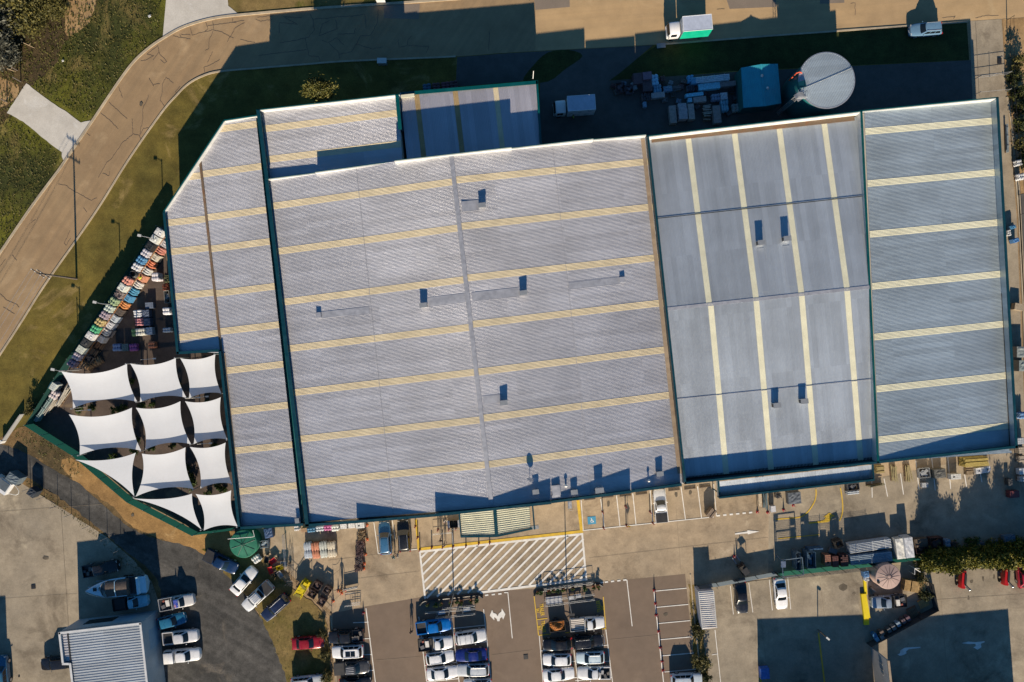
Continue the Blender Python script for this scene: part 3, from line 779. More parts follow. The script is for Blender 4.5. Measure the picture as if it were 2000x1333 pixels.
# satellite dish
p = W(1035, 937, ZL(1035, 937)); mb = MB(); mb.tube(p, p + Vector((0, 0, .9)), .04)
o = mb.build('dish_mast', STEEL, hall)
mb = MB(); prof = [(0.02, .0), (.2, .02), (.4, .09), (.5, .15)]
mb.lathe(prof, (0, 0, 0), 18)
R_ = Matrix.Translation(p + Vector((0, .05, .95))) @ Matrix.Rotation(radians(-18), 4, 'Z') @ Matrix.Rotation(radians(-72), 4, 'X')
mb.v = [tuple(R_ @ Vector(v)) for v in mb.v]; mb.build('dish', PATCH, o, 60)
# flat walkway sheets on the ribs
def patch(a, b, w, parent=hall, zoff=.004, mt=PATCH):
    za, zb = ZL(*a) + zoff, ZL(*b) + zoff
    return flatbox(parent, 'walkway_sheet', a, b, w, (za, zb), .03, mt)
patch((902, 404), (939, 400), 1.4); patch((836, 590), (912, 581), 1.2); patch((922, 580), (1014, 570), 1.2); patch((1111, 559), (1219, 547), .95); patch((618, 617), (722, 606), .95); patch((944, 782), (982, 778), 1.1)
for px, py in ((623, 616), (1215, 547)):
    p = W(px, py, ZL(px, py)); mb = MB(); mb.box((p.x, p.y, p.z + .22), (.7, .75, .3), AM); mb.build('duct_cover', PATCH, hall)
# fixings and flashings along the brown gutter
# entrance awning
aw = thing('entrance_awning', 'small gabled awning with yellow translucent roof and teal frame at the shop entrance', 'awning', (W(968, 1020, 0).x, W(968, 1020, 0).y, 0))
za, zr_ = 3.3, 3.75
aTL, aRT, aTR = W(899, 1004, za), W(966, 990, zr_), W(1034, 988, za); aBL, aRB, aBR = W(903, 1046, za), W(970, 1045, zr_), W(1036, 1030, za)
ribbed([aTL, aBL], [aRT, aRB], AM, plane3(aTL, aRT, aBL), .30, .06).build('roof_sheet', SKYL2, aw)
ribbed([aRT, aRB], [aTR, aBR], AM, plane3(aRT, aTR, aRB), .30, .06).build('roof_sheet', SKYL2, aw)
flatbox(aw, 'frame', (966, 990), (970, 1048), .5, zr_ + .03, .08, TEAL); flatbox(aw, 'frame', (900, 1048), (970, 1047), .3, (za - .05, zr_ - .05), .16, TEAL)
flatbox(aw, 'frame', (970, 1047), (1040, 1032), .3, (zr_ - .05, za - .05), .16, TEAL); flatbox(aw, 'frame', (897, 1000), (901, 1048), .22, za - .1, .2, TEAL); flatbox(aw, 'frame', (1040, 985), (1044, 1034), .22, za - .1, .2, TEAL)
for px, py in ((903, 1046), (1036, 1032)):
    p = W(px, py, za); mb = MB(); mb.tube((p.x, p.y, 0), (p.x, p.y, za - .1), .07, 8); mb.build('post', TEAL, aw)
flatbox(aw, 'frame', (1034, 1030), (1052, 1028), .5, 2.6, .5, STEEL)

# ---- west wing -------------------------------------------------------------
zp = 5.1
wing = thing('warehouse', 'long narrow west wing with chamfered corner and rusty gutter between two ribbed roofs', 'warehouse', (W(440, 600).x, W(440, 600).y, 0))
wc = W(440, 620, zp)
wfp = [W(437, 236, zp), W(516, 224, zp), W(590, 1028, zp), W(466, 1033, zp), W(427, 688, zp), W(346, 692, zp), W(318, 415, zp)]
walls(wing, [wc + (p - wc) * .995 for p in wfp], 4.1, TEALW)
AW_ = AM
zg = 4.3
gA = [W(391, 314, zg), W(433, 690, zg)]
A_L = [W(391, 313, 4.6), W(322, 418, 4.6), W(349, 687, 4.6)]
zA_ = plane3(W(391, 314, zg), W(433, 690, zg), W(322, 418, 4.6))
ribbed(A_L, gA, AM, zA_).build('roof_sheet', ROOF, wing)
B_L = [W(438, 240, 4.4), W(392, 312, zg), W(470, 1028, zg)]
B_R = [W(500, 231, 4.8), W(588, 1026, 4.8)]
zB_ = plane3(W(395, 314, zg), W(472, 1025, zg), W(588, 1022, 4.8))
ribbed(B_L, B_R, AM, zB_).build('roof_sheet', ROOF, wing)
def clampL(ch, v0, v1): return ch
for a, b in (((432, 254), (498, 245)), ((397, 341), (505, 325)), ((405, 425), (517, 412)), ((415, 487), (525, 472)), ((425, 572), (535, 560)), ((433, 648), (545, 637)), ((445, 723), (553, 713)), ((452, 803), (560, 793)), ((460, 882), (570, 870)), ((468, 960), (580, 948))):
    vc = V2(AM, (W(*a, zg) + W(*b, 4.7)) / 2)
    skylight(B_L, B_R, AM, zB_, vc, .88).build('skylight', SKYL, wing)
for a, b in (((372, 347), (393, 343)), ((325, 437), (405, 425)), ((330, 495), (412, 485)), ((340, 582), (420, 570)), ((350, 660), (428, 650))):
    vc = V2(AM, (W(*a, 4.6) + W(*b, zg)) / 2)
    skylight(A_L, gA, AM, zA_, vc, .88).build('skylight', SKYL, wing)
flatbox(wing, 'box_gutter', (391, 312), (433, 690), .34, zg - .02, .12, GUTTER)
flatbox(wing, 'box_gutter', (437, 690), (470, 1010), .45, zg - .02, .12, TANFL)
for a, b, mts in (((437, 235), (318, 415), (WHITEM, TEALG)), ((318, 414), (345, 692), (TEAL, TEAL)), ((345, 692), (427, 687), (TEAL, TEAL)), ((427, 687), (465, 1034), (TEAL, TEAL)), ((465, 1034), (592, 1027), (TEAL, TEAL)), ((436, 235), (512, 223.5), (WHITEM, TEALG))):
    parapet_part(wing, 'parapet', a, b, zp, 4.0, wc, mts, .2, .16 if mts[0] is WHITEM else .36)
p = W(591, 1016, 5); roof_box(582, 1016, 4.85, .5, .6, .4, wing, 'roof_vent')

# ---- north annex -----------------------------------------------------------
ann = thing('warehouse', 'small annex with pale ribbed roof and two yellow skylights behind the hall, north-west corner', 'warehouse', (W(640, 270).x, W(640, 270).y, 0))
zn = 5.75
nT = [W(503, 219, zn), W(522, 352, zn)]; nR = [W(778, 188, 5.95), W(786, 318, 5.95)]
zfn = plane3(nT[0], nR[0], nT[1])
walls(ann, [W(503, 219, 5.6), W(777, 189, 5.6), W(790, 330, 5.6), W(522, 362, 5.6)], 5.4, WALL)
ribbed(nT, nR, AM, zfn).build('roof_sheet', ROOF, ann)
for a, b in (((515, 256), (776, 221)), ((520, 312), (700, 290))):
    vc = V2(AM, (W(*a, zn) + W(*b, zn)) / 2)
    skylight(nT, nR, AM, zfn, vc, .95).build('skylight', SKYL, ann)
an_c = W(640, 280, 6)
parapet_part(ann, 'parapet', (500, 215), (640, 199.5), 6.65, 5.4, an_c, PM_, .15, .10)
parapet_part(ann, 'parapet', (640, 199.5), (780, 184), 6.8, 5.4, an_c, PM_, .15, .10)
parapet_part(ann, 'parapet', (778, 184), (784, 252), 6.8, 5.4, an_c, (TEAL, TEALG), .25, .5)
mb = MB()
# ---- north shed ------------------------------------------------------------
shed = thing('shed', 'low rear shed with one pale and two brown skylights, half in shadow', 'shed', (W(920, 230).x, W(920, 230).y, 0))
zs = 5.3
sL = [W(783, 181, zs), W(787, 345, zs)]
sTL, sTR, sBL, sBR = W(781, 182, zs), W(1049, 160, zs), W(796, 320, zs), W(1060, 300, zs)
zfs = plane3(sTL, sTR, sBL)
AS = AM + pi / 2
walls(shed, [sTL, sTR, sBR, sBL], 5.1, TEALW)
ribbed([sTL, sTR], [sBL, sBR], AS, zfs, .24, .03).build('roof_sheet', ROOF4, shed)
for (a, b), mt in ((((812, 188), (826, 292)), SKYB), (((889, 182), (902, 284)), SKYB), (((969, 172), (982, 280)), SKYL)):
    vc = V2(AS, (W(*a, zs) + W(*b, zs)) / 2)
    skylight([sTL, sTR], [sBL, sBR], AS, zfs, vc, .72, .24, .03).build('skylight', mt, shed)
sc_ = W(920, 240, 5)
parapet_part(shed, 'parapet', (783, 181), (1050, 158), 5.55, 4.9, sc_, (TEALG, TEALG), .2, .5)
parapet_part(shed, 'parapet', (1050, 157), (1058, 285), 5.55, 4.9, sc_, (TEAL, TEALG), .15, .3)
parapet_part(shed, 'gutter_end', (778, 187), (809, 183.5), 5.8, 5.4, sc_, (SKYL2, SKYL2), .3, .45)
p = W(1041, 150, 5.6); q = W(1042, 139, 6.3); mb = MB(); mb.tube(p + Vector((0, -.3, 0)), q, .05, 6); mb.build('vent_pipe', WHITEM, shed)

# ---- middle hall -----------------------------------------------------------
mid = thing('warehouse', 'smooth blue-grey hall with eight cream skylight strips running up its gable roof', 'warehouse', (W(1490, 580).x, W(1490, 580).y, 0))
z5_, zr5 = 5.6, 7.0
dTL, dTR = W(1268, 272, z5_), W(1682, 228, z5_); dRL, dRR = W(1303, 604, zr5), W(1698, 561, zr5); dBL, dBR = W(1338, 934, z5_), W(1714, 897, z5_)
AD = atan2(dRR.y - dRL.y, dRR.x - dRL.x) + pi / 2
zft = plane3(dTL, dTR, dRL); zfb = plane3(dRL, dRR, dBL)
mc = W(1490, 590, 6)
walls(mid, [W(1266, 266, 7), W(1684, 217, 7), W(1716, 904, 7), W(1337, 944, 7)], 5.2, WALL)
ribbed([dTL, dTR], [dRL, dRR], AD, zft, .20, .025).build('roof_sheet', ROOF2, mid)
ribbed([dRL, dRR], [dBL, dBR], AD, zfb, .20, .025).build('roof_sheet', ROOF2, mid)
for a, b in (((1344, 268), (1385, 590)), ((1435, 258), (1476, 580)), ((1523, 248), (1566, 570)), ((1612, 238), (1653, 560))):
    vc = V2(AD, (W(*a, z5_) + W(*b, zr5)) / 2)
    skylight([dTL, dTR], [dRL, dRR], AD, zft, vc, .76, .20, .025).build('skylight', SKYL2, mid)
for a, b in (((1388, 600), (1416, 920)), ((1478, 590), (1504, 912)), ((1568, 580), (1594, 902)), ((1656, 570), (1682, 892))):
    vc = V2(AD, (W(*a, zr5) + W(*b, z5_)) / 2)
    skylight([dRL, dRR], [dBL, dBR], AD, zfb, vc, .76, .20, .025).build('skylight', SKYL2, mid)
flatbox(mid, 'ridge_cap', (1304, 604), (1698, 561), .45, zr5 + .005, .03, PATCH)
flatbox(mid, 'roof_seam', (1284, 427), (1690, 383), .09, 6.33, .03, GLASS); flatbox(mid, 'roof_seam', (1322, 780), (1706, 741), .07, 6.30, .04, PATCH)
flatbox(mid, 'box_gutter', (1272, 273), (1668, 230), .9, z5_ + .0, .12, GUTTER)
flatbox(mid, 'box_gutter', (1342, 934), (1712, 897), .7, z5_ - .05, .06, BLACK)
for a, b, z, mts in (((1264, 266), (1684, 217), 7.0, (WHITEM, TEALG)), ((1684, 216), (1717, 905), 7.0, (WHITEM, TEALG)), ((1264, 266), (1337, 946), 7.0, (TEAL, TEAL)), ((1337, 946), (1717, 905), 7.0, (TEAL, TEAL))):
    parapet_part(mid, 'parapet', a, b, z, 5.2, mc, mts, .2, .12 if b == (1684, 217) else .3)
def ZM_(px, py):
    p = W(px, py, 6.4); return zft(p.x, p.y) if py < 590 else zfb(p.x, p.y)
for px, py in ((1483, 476), (1533, 468), (1513, 791), (1566, 783)):
    roof_box(px, py, ZM_(px, py), .95, .6, 1.0, mid, 'roof_vent', AM)
for a, b in (((1485, 485), (1496, 570)), ((1535, 480), (1545, 560))):
    flatbox(mid, 'walkway_sheet', a, b, 1.0, (ZM_(*a) + .03, ZM_(*b) + .03), .02, ROOF2)
# loading awning on the south side of the middle hall
law = thing('loading_awning', 'long low grey awning over the loading bays below the smooth hall', 'awning', (W(1555, 945).x, W(1555, 945).y, 0))
zl = 4.6
lTL, lTR, lBL, lBR = W(1404, 941, zl), W(1704, 908, zl), W(1406, 972, zl - .5), W(1706, 938, zl - .5)
zll = plane3(lTL, lTR, lBL)
ribbed([lTL, lTR], [lBL, lBR], AD, zll, .24, .04).build('roof_sheet', ROOF2, law)
lc = W(1555, 940, zl)
for a, b, z in (((1402, 940), (1405, 974), 4.75), ((1405, 974), (1708, 939), 5.0), ((1706, 907), (1708, 940), 4.75)):
    parapet_part(law, 'fascia', a, b, z, 3.9, lc, (WALLB if a[0] == 1402 or a[0] == 1706 else TEAL, TEAL), .15, .25)
for px, py in ((1408, 966), (1500, 956), (1600, 945), (1700, 934)):
    p = W(px, py, 4); mb = MB(); mb.tube((p.x, p.y, 0), (p.x, p.y, 3.95), .09, 8); mb.build('post', TEAL, law)

# ---- east hall -------------------------------------------------------------
east = thing('warehouse', 'blue-tinted ribbed east hall with seven pale skylights and a rusty gutter on its right edge', 'warehouse', (W(1835, 545).x, W(1835, 545).y, 0))
ezl, ezr = 5.25, 4.2
eTL, eTR, eBL, eBR = W(1688, 218, ezl), W(1940, 193, ezr), W(1718, 902, ezl), W(1976, 885, ezr)
AE = atan2(W(1945, 190, 5.5).y - W(1690, 215, 5.5).y, W(1945, 190, 5.5).x - W(1690, 215, 5.5).x)
zfe = plane3(eTL, eTR, eBL)
walls(east, [W(1689, 215, 5.5), W(1948, 191, 5.5), W(1984, 875, 5.5), W(1718, 902, 5.5)], 4.0, WALL)
ribbed([eTL, eBL], [eTR, eBR], AE, zfe, .19, .023).build('roof_sheet', ROOF3, east)
for a, b in (((1688, 253), (1938, 242)), ((1692, 353), (1942, 343)), ((1697, 453), (1948, 442)), ((1702, 553), (1952, 543)), ((1708, 652), (1958, 642)), ((1713, 751), (1965, 742)), ((1718, 851), (1970, 840))):
    vc = V2(AE, (W(*a, ezl) + W(*b, ezr)) / 2)
    skylight([eTL, eBL], [eTR, eBR], AE, zfe, vc, .95).build('skylight', SKYL2, east)
ec = W(1830, 545, 5)
flatbox(east, 'box_gutter', (1939, 198), (1975, 880), .5, ezr - .02, .14, GUTTER)
mb = MB(); a_, b_ = W(1690, 222, 5.2), W(1719, 900, 5.2); wallrun(a_, b_, Vector((-1, 0, 0)), 0.01, 5.2, 1.3, mb, 0); mb.build('gap_filler', WALL, east)  # thick filler added in the hidden gap to block sunlight between the halls
for a, b, mts in (((1679, 216.8), (1950, 190), (WHITEM, TEALG)), ((1950, 190), (1988, 876), (ROOF3, TEAL)), ((1717, 905), (1988, 875), (TEAL, TEAL))):
    parapet_part(east, 'parapet', a, b, 5.5, 4.0, ec, mts, .2, .14 if mts[0] is WHITEM else .36)

# ---- south-west building ---------------------------------------------------
sw = thing('building', 'pale blue metal-clad building with ribbed roof at the bottom left of the yard', 'building', (W(225, 1300).x, W(225, 1300).y, 0))
zb_ = 4.7
swp = [W(114, 1236, zb_), W(275, 1217, zb_), W(291, 1360, zb_), W(298, 1430, zb_), W(152, 1440, zb_), W(135, 1297, zb_), W(121, 1297, zb_)]
swc = W(210, 1320, zb_)
mb = MB(); mb.prism([(p.x, p.y) for p in swp], 0, 4.2); mb.build('wall', WALLB, sw)
rz_ = 4.45
L_ = [W(133, 1236, rz_), W(147, 1350, rz_), W(155, 1440, rz_)]; R__ = [W(273, 1219, rz_), W(289, 1355, rz_), W(297, 1430, rz_)]
ribbed(L_, R__, AM, lambda x, y: rz_, .38, .045).build('roof_sheet', roofmat('pale grey steel', (.42, .46, .50), .45, .3, .2, radians(-6.3)), sw)
ribbed([W(117, 1238, rz_), W(124, 1294, rz_)], [W(132, 1236, rz_), W(139, 1290, rz_)], AM, lambda x, y: rz_ - .12, .38, .045).build('roof_sheet', ROOF, sw)
flatbox(sw, 'roof_seam', (133, 1236), (150, 1390), .18, rz_ - .05, .16, DARK)
swe = [(114, 1236), (275, 1217), (299, 1430), (152, 1440), (135, 1296), (121, 1296), (114, 1236)]
for a, b in zip(swe, swe[1:]):
    parapet_part(sw, 'parapet', a, b, zb_, 3.9, swc, (WALLB, pm('pale capping', (.55, .56, .57), .5)), .2, .3)
# windows and a roller door on the two walls that face the yard
def wallpanel(parent, a, b, t0, t1, z0, z1, mt, name, off=.02):
    p, q = W(*a, zb_), W(*b, zb_); p.z = q.z = 0; d = q - p; n = Vector((-d.y, d.x, 0)).normalized()
    mid_ = (p + q) / 2
    if (swc - mid_).dot(n) > 0: n = -n
    s, e = p + d * t0, p + d * t1
    mb = MB(); wallrun(s + n * off, e + n * off, -n, z0, z1, off + .05, mb, 0); return mb.build(name, mt, parent)
wallpanel(sw, (114, 1236), (275, 1217), .18, .55, .9, 2.6, GLASS, 'window'); wallpanel(sw, (114, 1236), (275, 1217), .58, .8, 1.0, 3.2, pm('blue roller door', (.25, .36, .45), .5), 'roller_door')
wallpanel(sw, (275, 1217), (299, 1430), .12, .3, 0, 3, pm('blue roller door', (.25, .36, .45), .5), 'roller_door')

# ---- off-frame neighbours whose shadows fall into view ----------------------
def plain_building(label, pts, z, roof_mt, wall_mt, zcap=.0):
    P = [W(*p) for p in pts]; c = sum(P, Vector()) / len(P)
    b = thing('building', label, 'building', (c.x, c.y, 0))
    mb = MB(); mb.prism([(p.x, p.y) for p in P], 0, z - .35); mb.build('wall', wall_mt, b)
    mb = MB(); Q = [c + (p - c) * .995 for p in P]; mb.prism([(p.x, p.y) for p in Q], z - .345, z - .2); mb.build('roof', roof_mt, b)
    for i in range(len(P)):
        p, q = P[i], P[(i + 1) % len(P)]; d = (q - p).normalized(); n = Vector((-d.y, d.x, 0))
        if (c - p).dot(n) < 0: n = -n
        mb = MB(); wallrun(p - n * .004, q - n * .004, n, z - .35, z, .25, mb, 0); mb.build('parapet', wall_mt, b)
    return b
plain_building('pale roofed building at the bottom edge of the shaded neighbouring yard', [(1482, 1356), (1700, 1347), (1712, 1500), (1490, 1510)], 4.6, WHITEM, WALLG)
plain_building('grey building just past the bottom edge, right of the concrete wall', [(1735, 1368), (1972, 1346), (1985, 1520), (1745, 1530)], 4.9, ROOF3, WALLG)
plain_building('building beyond the bottom left corner casting shade on the yard edge', [(-260, 1362), (16, 1350), (24, 1560), (-250, 1560)], 5.8, ROOF3, WALLG)
# tilt-up concrete wall between the two neighbours
wl_ = thing('concrete_wall', 'bare grey tilt-up concrete wall with brown coping standing between the two shaded yards', 'wall', (W(1713, 1300).x, W(1713, 1300).y, 0))
a, b = W(1700, 1263), W(1716, 1400)
mb = MB(); mb.prism([(a.x, a.y), (b.x, b.y), (b.x + .25, b.y), (a.x + .25, a.y)], 0, [4.6, 4.6, 4.6, 4.6]); mb.build('panel', WALLG, wl_)
mb = MB(); mb.prism([(a.x - .03, a.y + .03), (b.x - .03, b.y), (b.x + .3, b.y), (a.x + .3, a.y + .03)], 4.603, 4.7); mb.build('coping', TANFL, wl_)
mb = MB()
for t in (.12, .2, .26): 
    p = a + (b - a) * t; mb.tube((p.x - .06, p.y, 2.5), (p.x - .06, p.y, 3.2), .05)
mb.build('pipe', STEEL, wl_)

# ---- water tanks -----------------------------------------------------------
def tank(name, label, px, py, z, rp, mt_side, mt_roof, ribs=0, dome=.25, spokes=0, spoke_mt=None, sheet_ang=None):
    c = W(px, py, z); r = rp * U * (1 - z / H)
    t = thing(name, label, 'tank', (c.x, c.y, 0))
    mb = MB(); prof = [(r, 0)]
    k = 14
    for i in range(1, k): prof.append((r + (.03 if i % 2 and ribs else 0), (z - dome) * i / k))
    prof.append((r, z - dome)); mb.lathe(prof, (c.x, c.y, 0), 56); mb.build('shell', mt_side, t, 40)
    if sheet_ang is None:
        mb = MB(); mb.lathe([(r * 1.01, z - dome + .004), (r * .98, z - dome + .08), (r * .7, z - dome * .55), (r * .35, z - dome * .2), (.12, z)], (c.x, c.y, 0), 56); mb.build('lid', mt_roof, t, 40)
    return t, c, r
tk, c, r = tank('water_tank', 'large round fire tank with corrugated grey roof, ladder and orange pipe beside the blue shed', 1615, 157, 6.75, 54, TEALW, ROOF3, 1, .1, sheet_ang=1)
a = radians(112)
mb = MB(); n = 2 * r / .22; Nv = Vector((-sin(a), cos(a), 0)); Dv = Vector((cos(a), sin(a), 0))
vs = []; prof = []
v = -r + .02
while v < r - .02:
    for f, hh in ((0, 0), (.11, 0), (.14, .035), (.19, .035)):
        if v + f < r - .01: prof.append((v + f, hh))
    v += .22
cc = Vector((c.x, c.y, 6.67))
for v, hh in prof:
    hw = sqrt(max(r * r * 1.02 - v * v, .0004))
    for s in (-1, 0, 1): vs.append(cc + Nv * v + Dv * hw * s + Vector((0, 0, hh + (.12 if s == 0 else 0))))
fs = []
for i in range(len(prof) - 1):
    for s in (0, 1): fs.append((3 * i + s, 3 * i + s + 1, 3 * i + 4 + s, 3 * i + 3 + s))
mb.add(vs, fs)
if (Vector(vs[1]) - Vector(vs[0])).cross(Vector(vs[3]) - Vector(vs[0])).z < 0: mb.f = [tuple(reversed(f)) for f in mb.f]
mb.build('roof_sheet', ROOF3, tk)
mb = MB(); mb.lathe([(r * 1.02, 6.55), (r * 1.03, 6.69), (r * .99, 6.71), (r * .99, 6.55)], (c.x, c.y, 0), 56); mb.build('rim', ALU, tk, 40)
mb = MB(); mb.tube(cc - Dv.cross(Vector((0, 0, 1))) * -r * .98 + Vector((0, 0, .1)), cc + Dv.cross(Vector((0, 0, 1))) * r * .98 * 1 + Vector((0, 0, .1)), .06)
mb = MB(); e1, e2 = W(1572, 172, 6.86), W(1664, 133, 6.86); mb.tube(e1, e2, .035, 8); mb.build('ridge_pipe', STEEL, tk)
mb = MB(); mb.path([W(1541, 158, 3.0), W(1556, 143, 6.75), W(1562, 141, 7.1), W(1566, 143, 6.8)], .09, 8); mb.build('orange_pipe', pm('orange red pipe', (.60, .10, .05), .4), tk)
mb = MB()
for px, py in ((1552, 190), (1557, 195)): 
    p = W(px, py, 6.2); mb.tube((p.x - .3, p.y - .2, 0), (p.x - .3, p.y - .2, 7.1), .04)
for i in range(20):
    p, q = W(1552, 190, 6.2), W(1557, 195, 6.2); mb.tube((p.x - .3, p.y - .2, .3 + i * .34), (q.x - .3, q.y - .2, .3 + i * .34), .02)
p = W(1562, 188, 6.8); mb.box((p.x, p.y, 6.8), (1.3, 1.1, .08), .6)
for dx, dy in ((-.6, -.5), (.6, -.5), (-.6, .5), (.6, .5)): mb.tube((p.x + dx, p.y + dy, 6.8), (p.x + dx, p.y + dy, 7.8), .03)
for zz in (7.3, 7.8): mb.path([(p.x - .6, p.y + .5, zz), (p.x - .6, p.y - .5, zz), (p.x + .6, p.y - .5, zz), (p.x + .6, p.y + .5, zz)], .03)
mb.build('ladder', STEEL, tk)
p = W(1566, 166, 6.85); mb = MB(); mb.box((p.x, p.y, 6.95), (.95, .9, .3), .3); mb.build('hatch', TEAL, tk)
# green tank
gt, c, r = tank('water_tank', 'dark green plastic water tank with radial ribs beside the shop wall', 474, 1064, 2.3, 27, GREEN, GREEN, 1, .3)
for i in range(8):
    mb = MB(); ang = i * pi / 4 + .35; d = Vector((cos(ang), sin(ang), 0)); mb.tube(Vector((c.x, c.y, 2.28)) + d * .1, Vector((c.x, c.y, 2.07)) + d * r * .9, .07, 6, 0); mb.build('rib', pm('dark green rib', (.008, .06, .04), .5), gt)
mb = MB(); mb.path([W(445, 1053, 2.3), W(493, 1049, 2.4), W(497, 1048, 2.8), W(494, 1036, 2.9)], .055, 8); mb.build('inlet_pipe', WHITEM, gt)
# pink tank
pt, c, r = tank('water_tank', 'dusty pink plastic water tank with radial ribs behind the yellow kerb wall', 1737, 1128, 2.7, 24.5, PINK, PINK, 0, .35)
for i in range(14):
    mb = MB(); ang = i * pi / 7 + .1; d = Vector((cos(ang), sin(ang), 0)); mb.tube(Vector((c.x, c.y, 2.69)) + d * .25, Vector((c.x, c.y, 2.40)) + d * r * .93, .055, 5); mb.build('rib', pm('brown pink rib', (.22, .15, .13), .6), pt)
p = W(1716, 1138, 2.55); mb = MB(); mb.lathe([(.2, 0), (.2, .08), (.15, .1)], (p.x, p.y, p.z - .06), 16); mb.build('hatch', BLACK, pt)
# blue shed
bs = thing('shed', 'small blue gabled shed in the shaded rear yard next to the round tank', 'shed', (W(1485, 168).x, W(1485, 168).y, 0))
zz0, zz1 = 3.0, 3.5
q = [W(1447, 133, zz0), W(1486, 126, zz1), W(1519, 125, zz0), W(1526, 202, zz0), W(1494, 208, zz1), W(1452, 211, zz0)]
BSM = pm('blue painted roof', (.04, .34, .44), .45, .1, .12, 1)
mb = MB(); mb.prism([(q[0].x, q[0].y), (q[2].x, q[2].y), (q[3].x, q[3].y), (q[5].x, q[5].y)], 0, 2.93); mb.build('wall', TEALW, bs)
AB = atan2(q[2].y - q[0].y, q[2].x - q[0].x)
ribbed([q[0], q[1]], [q[5], q[4]], AB + pi / 2, plane3(q[0], q[1], q[5]), .25, .03).build('roof_sheet', BSM, bs)
ribbed([q[1], q[2]], [q[4], q[3]], AB + pi / 2, plane3(q[1], q[2], q[4]), .25, .03).build('roof_sheet', BSM, bs)
flatbox(bs, 'ridge_cap', (1486, 126), (1494, 208), .25, zz1 + .02, .04, BSM)
for px, py in ((1487, 150), (1498, 174)):
    p = W(px, py, 3.45); mb = MB(); mb.lathe([(.12, 0), (.12, .3), (.2, .32), (.05, .45)], p, 12); mb.build('roof_cowl', ALU, bs)
flatbox(bs, 'gutter', (1452, 212), (1526, 203), .18, 2.86, .12, TEAL)
# dark teal lean-to roofs, gutters on the big shed's corner
# ------------------------------------------------------------------ vehicles
KIND = {
 # L, W, H, cabin: a1 windscreen base, a2 roof front, a3 roof rear, a4 rear glass base ; hood z, belt z, tail z
 'sedan': dict(L=4.75, W=1.82, H=1.46, a1=1.0, a2=.30, a3=-1.05, a4=-1.75, nose=.68, hood=.90, belt=.95, tail=.98),
 'hatch': dict(L=4.25, W=1.77, H=1.50, a1=.95, a2=.28, a3=-1.45, a4=-1.98, nose=.72, hood=.95, belt=.98, tail=.98),
 'suv':   dict(L=4.70, W=1.87, H=1.72, a1=1.05, a2=.45, a3=-1.85, a4=-2.22, nose=.85, hood=1.05, belt=1.08, tail=1.08),
 'wagon': dict(L=4.85, W=1.82, H=1.55, a1=1.0, a2=.35, a3=-1.95, a4=-2.30, nose=.72, hood=.95, belt=.98, tail=.98),
 'dual':  dict(L=5.25, W=1.86, H=1.78, a1=1.35, a2=.72, a3=-.72, a4=-.98, nose=.90, hood=1.08, belt=1.10, tail=.72, bed=-1.04),
 'single':dict(L=5.15, W=1.80, H=1.72, a1=1.30, a2=.72, a3=-.05, a4=-.30, nose=.88, hood=1.06, belt=1.08, tail=.62, bed=-.38),
 'coupe': dict(L=4.95, W=1.85, H=1.46, a1=1.0, a2=.30, a3=-.55, a4=-.85, nose=.70, hood=.92, belt=.95, tail=.70, bed=-.95),
}
VM = {}
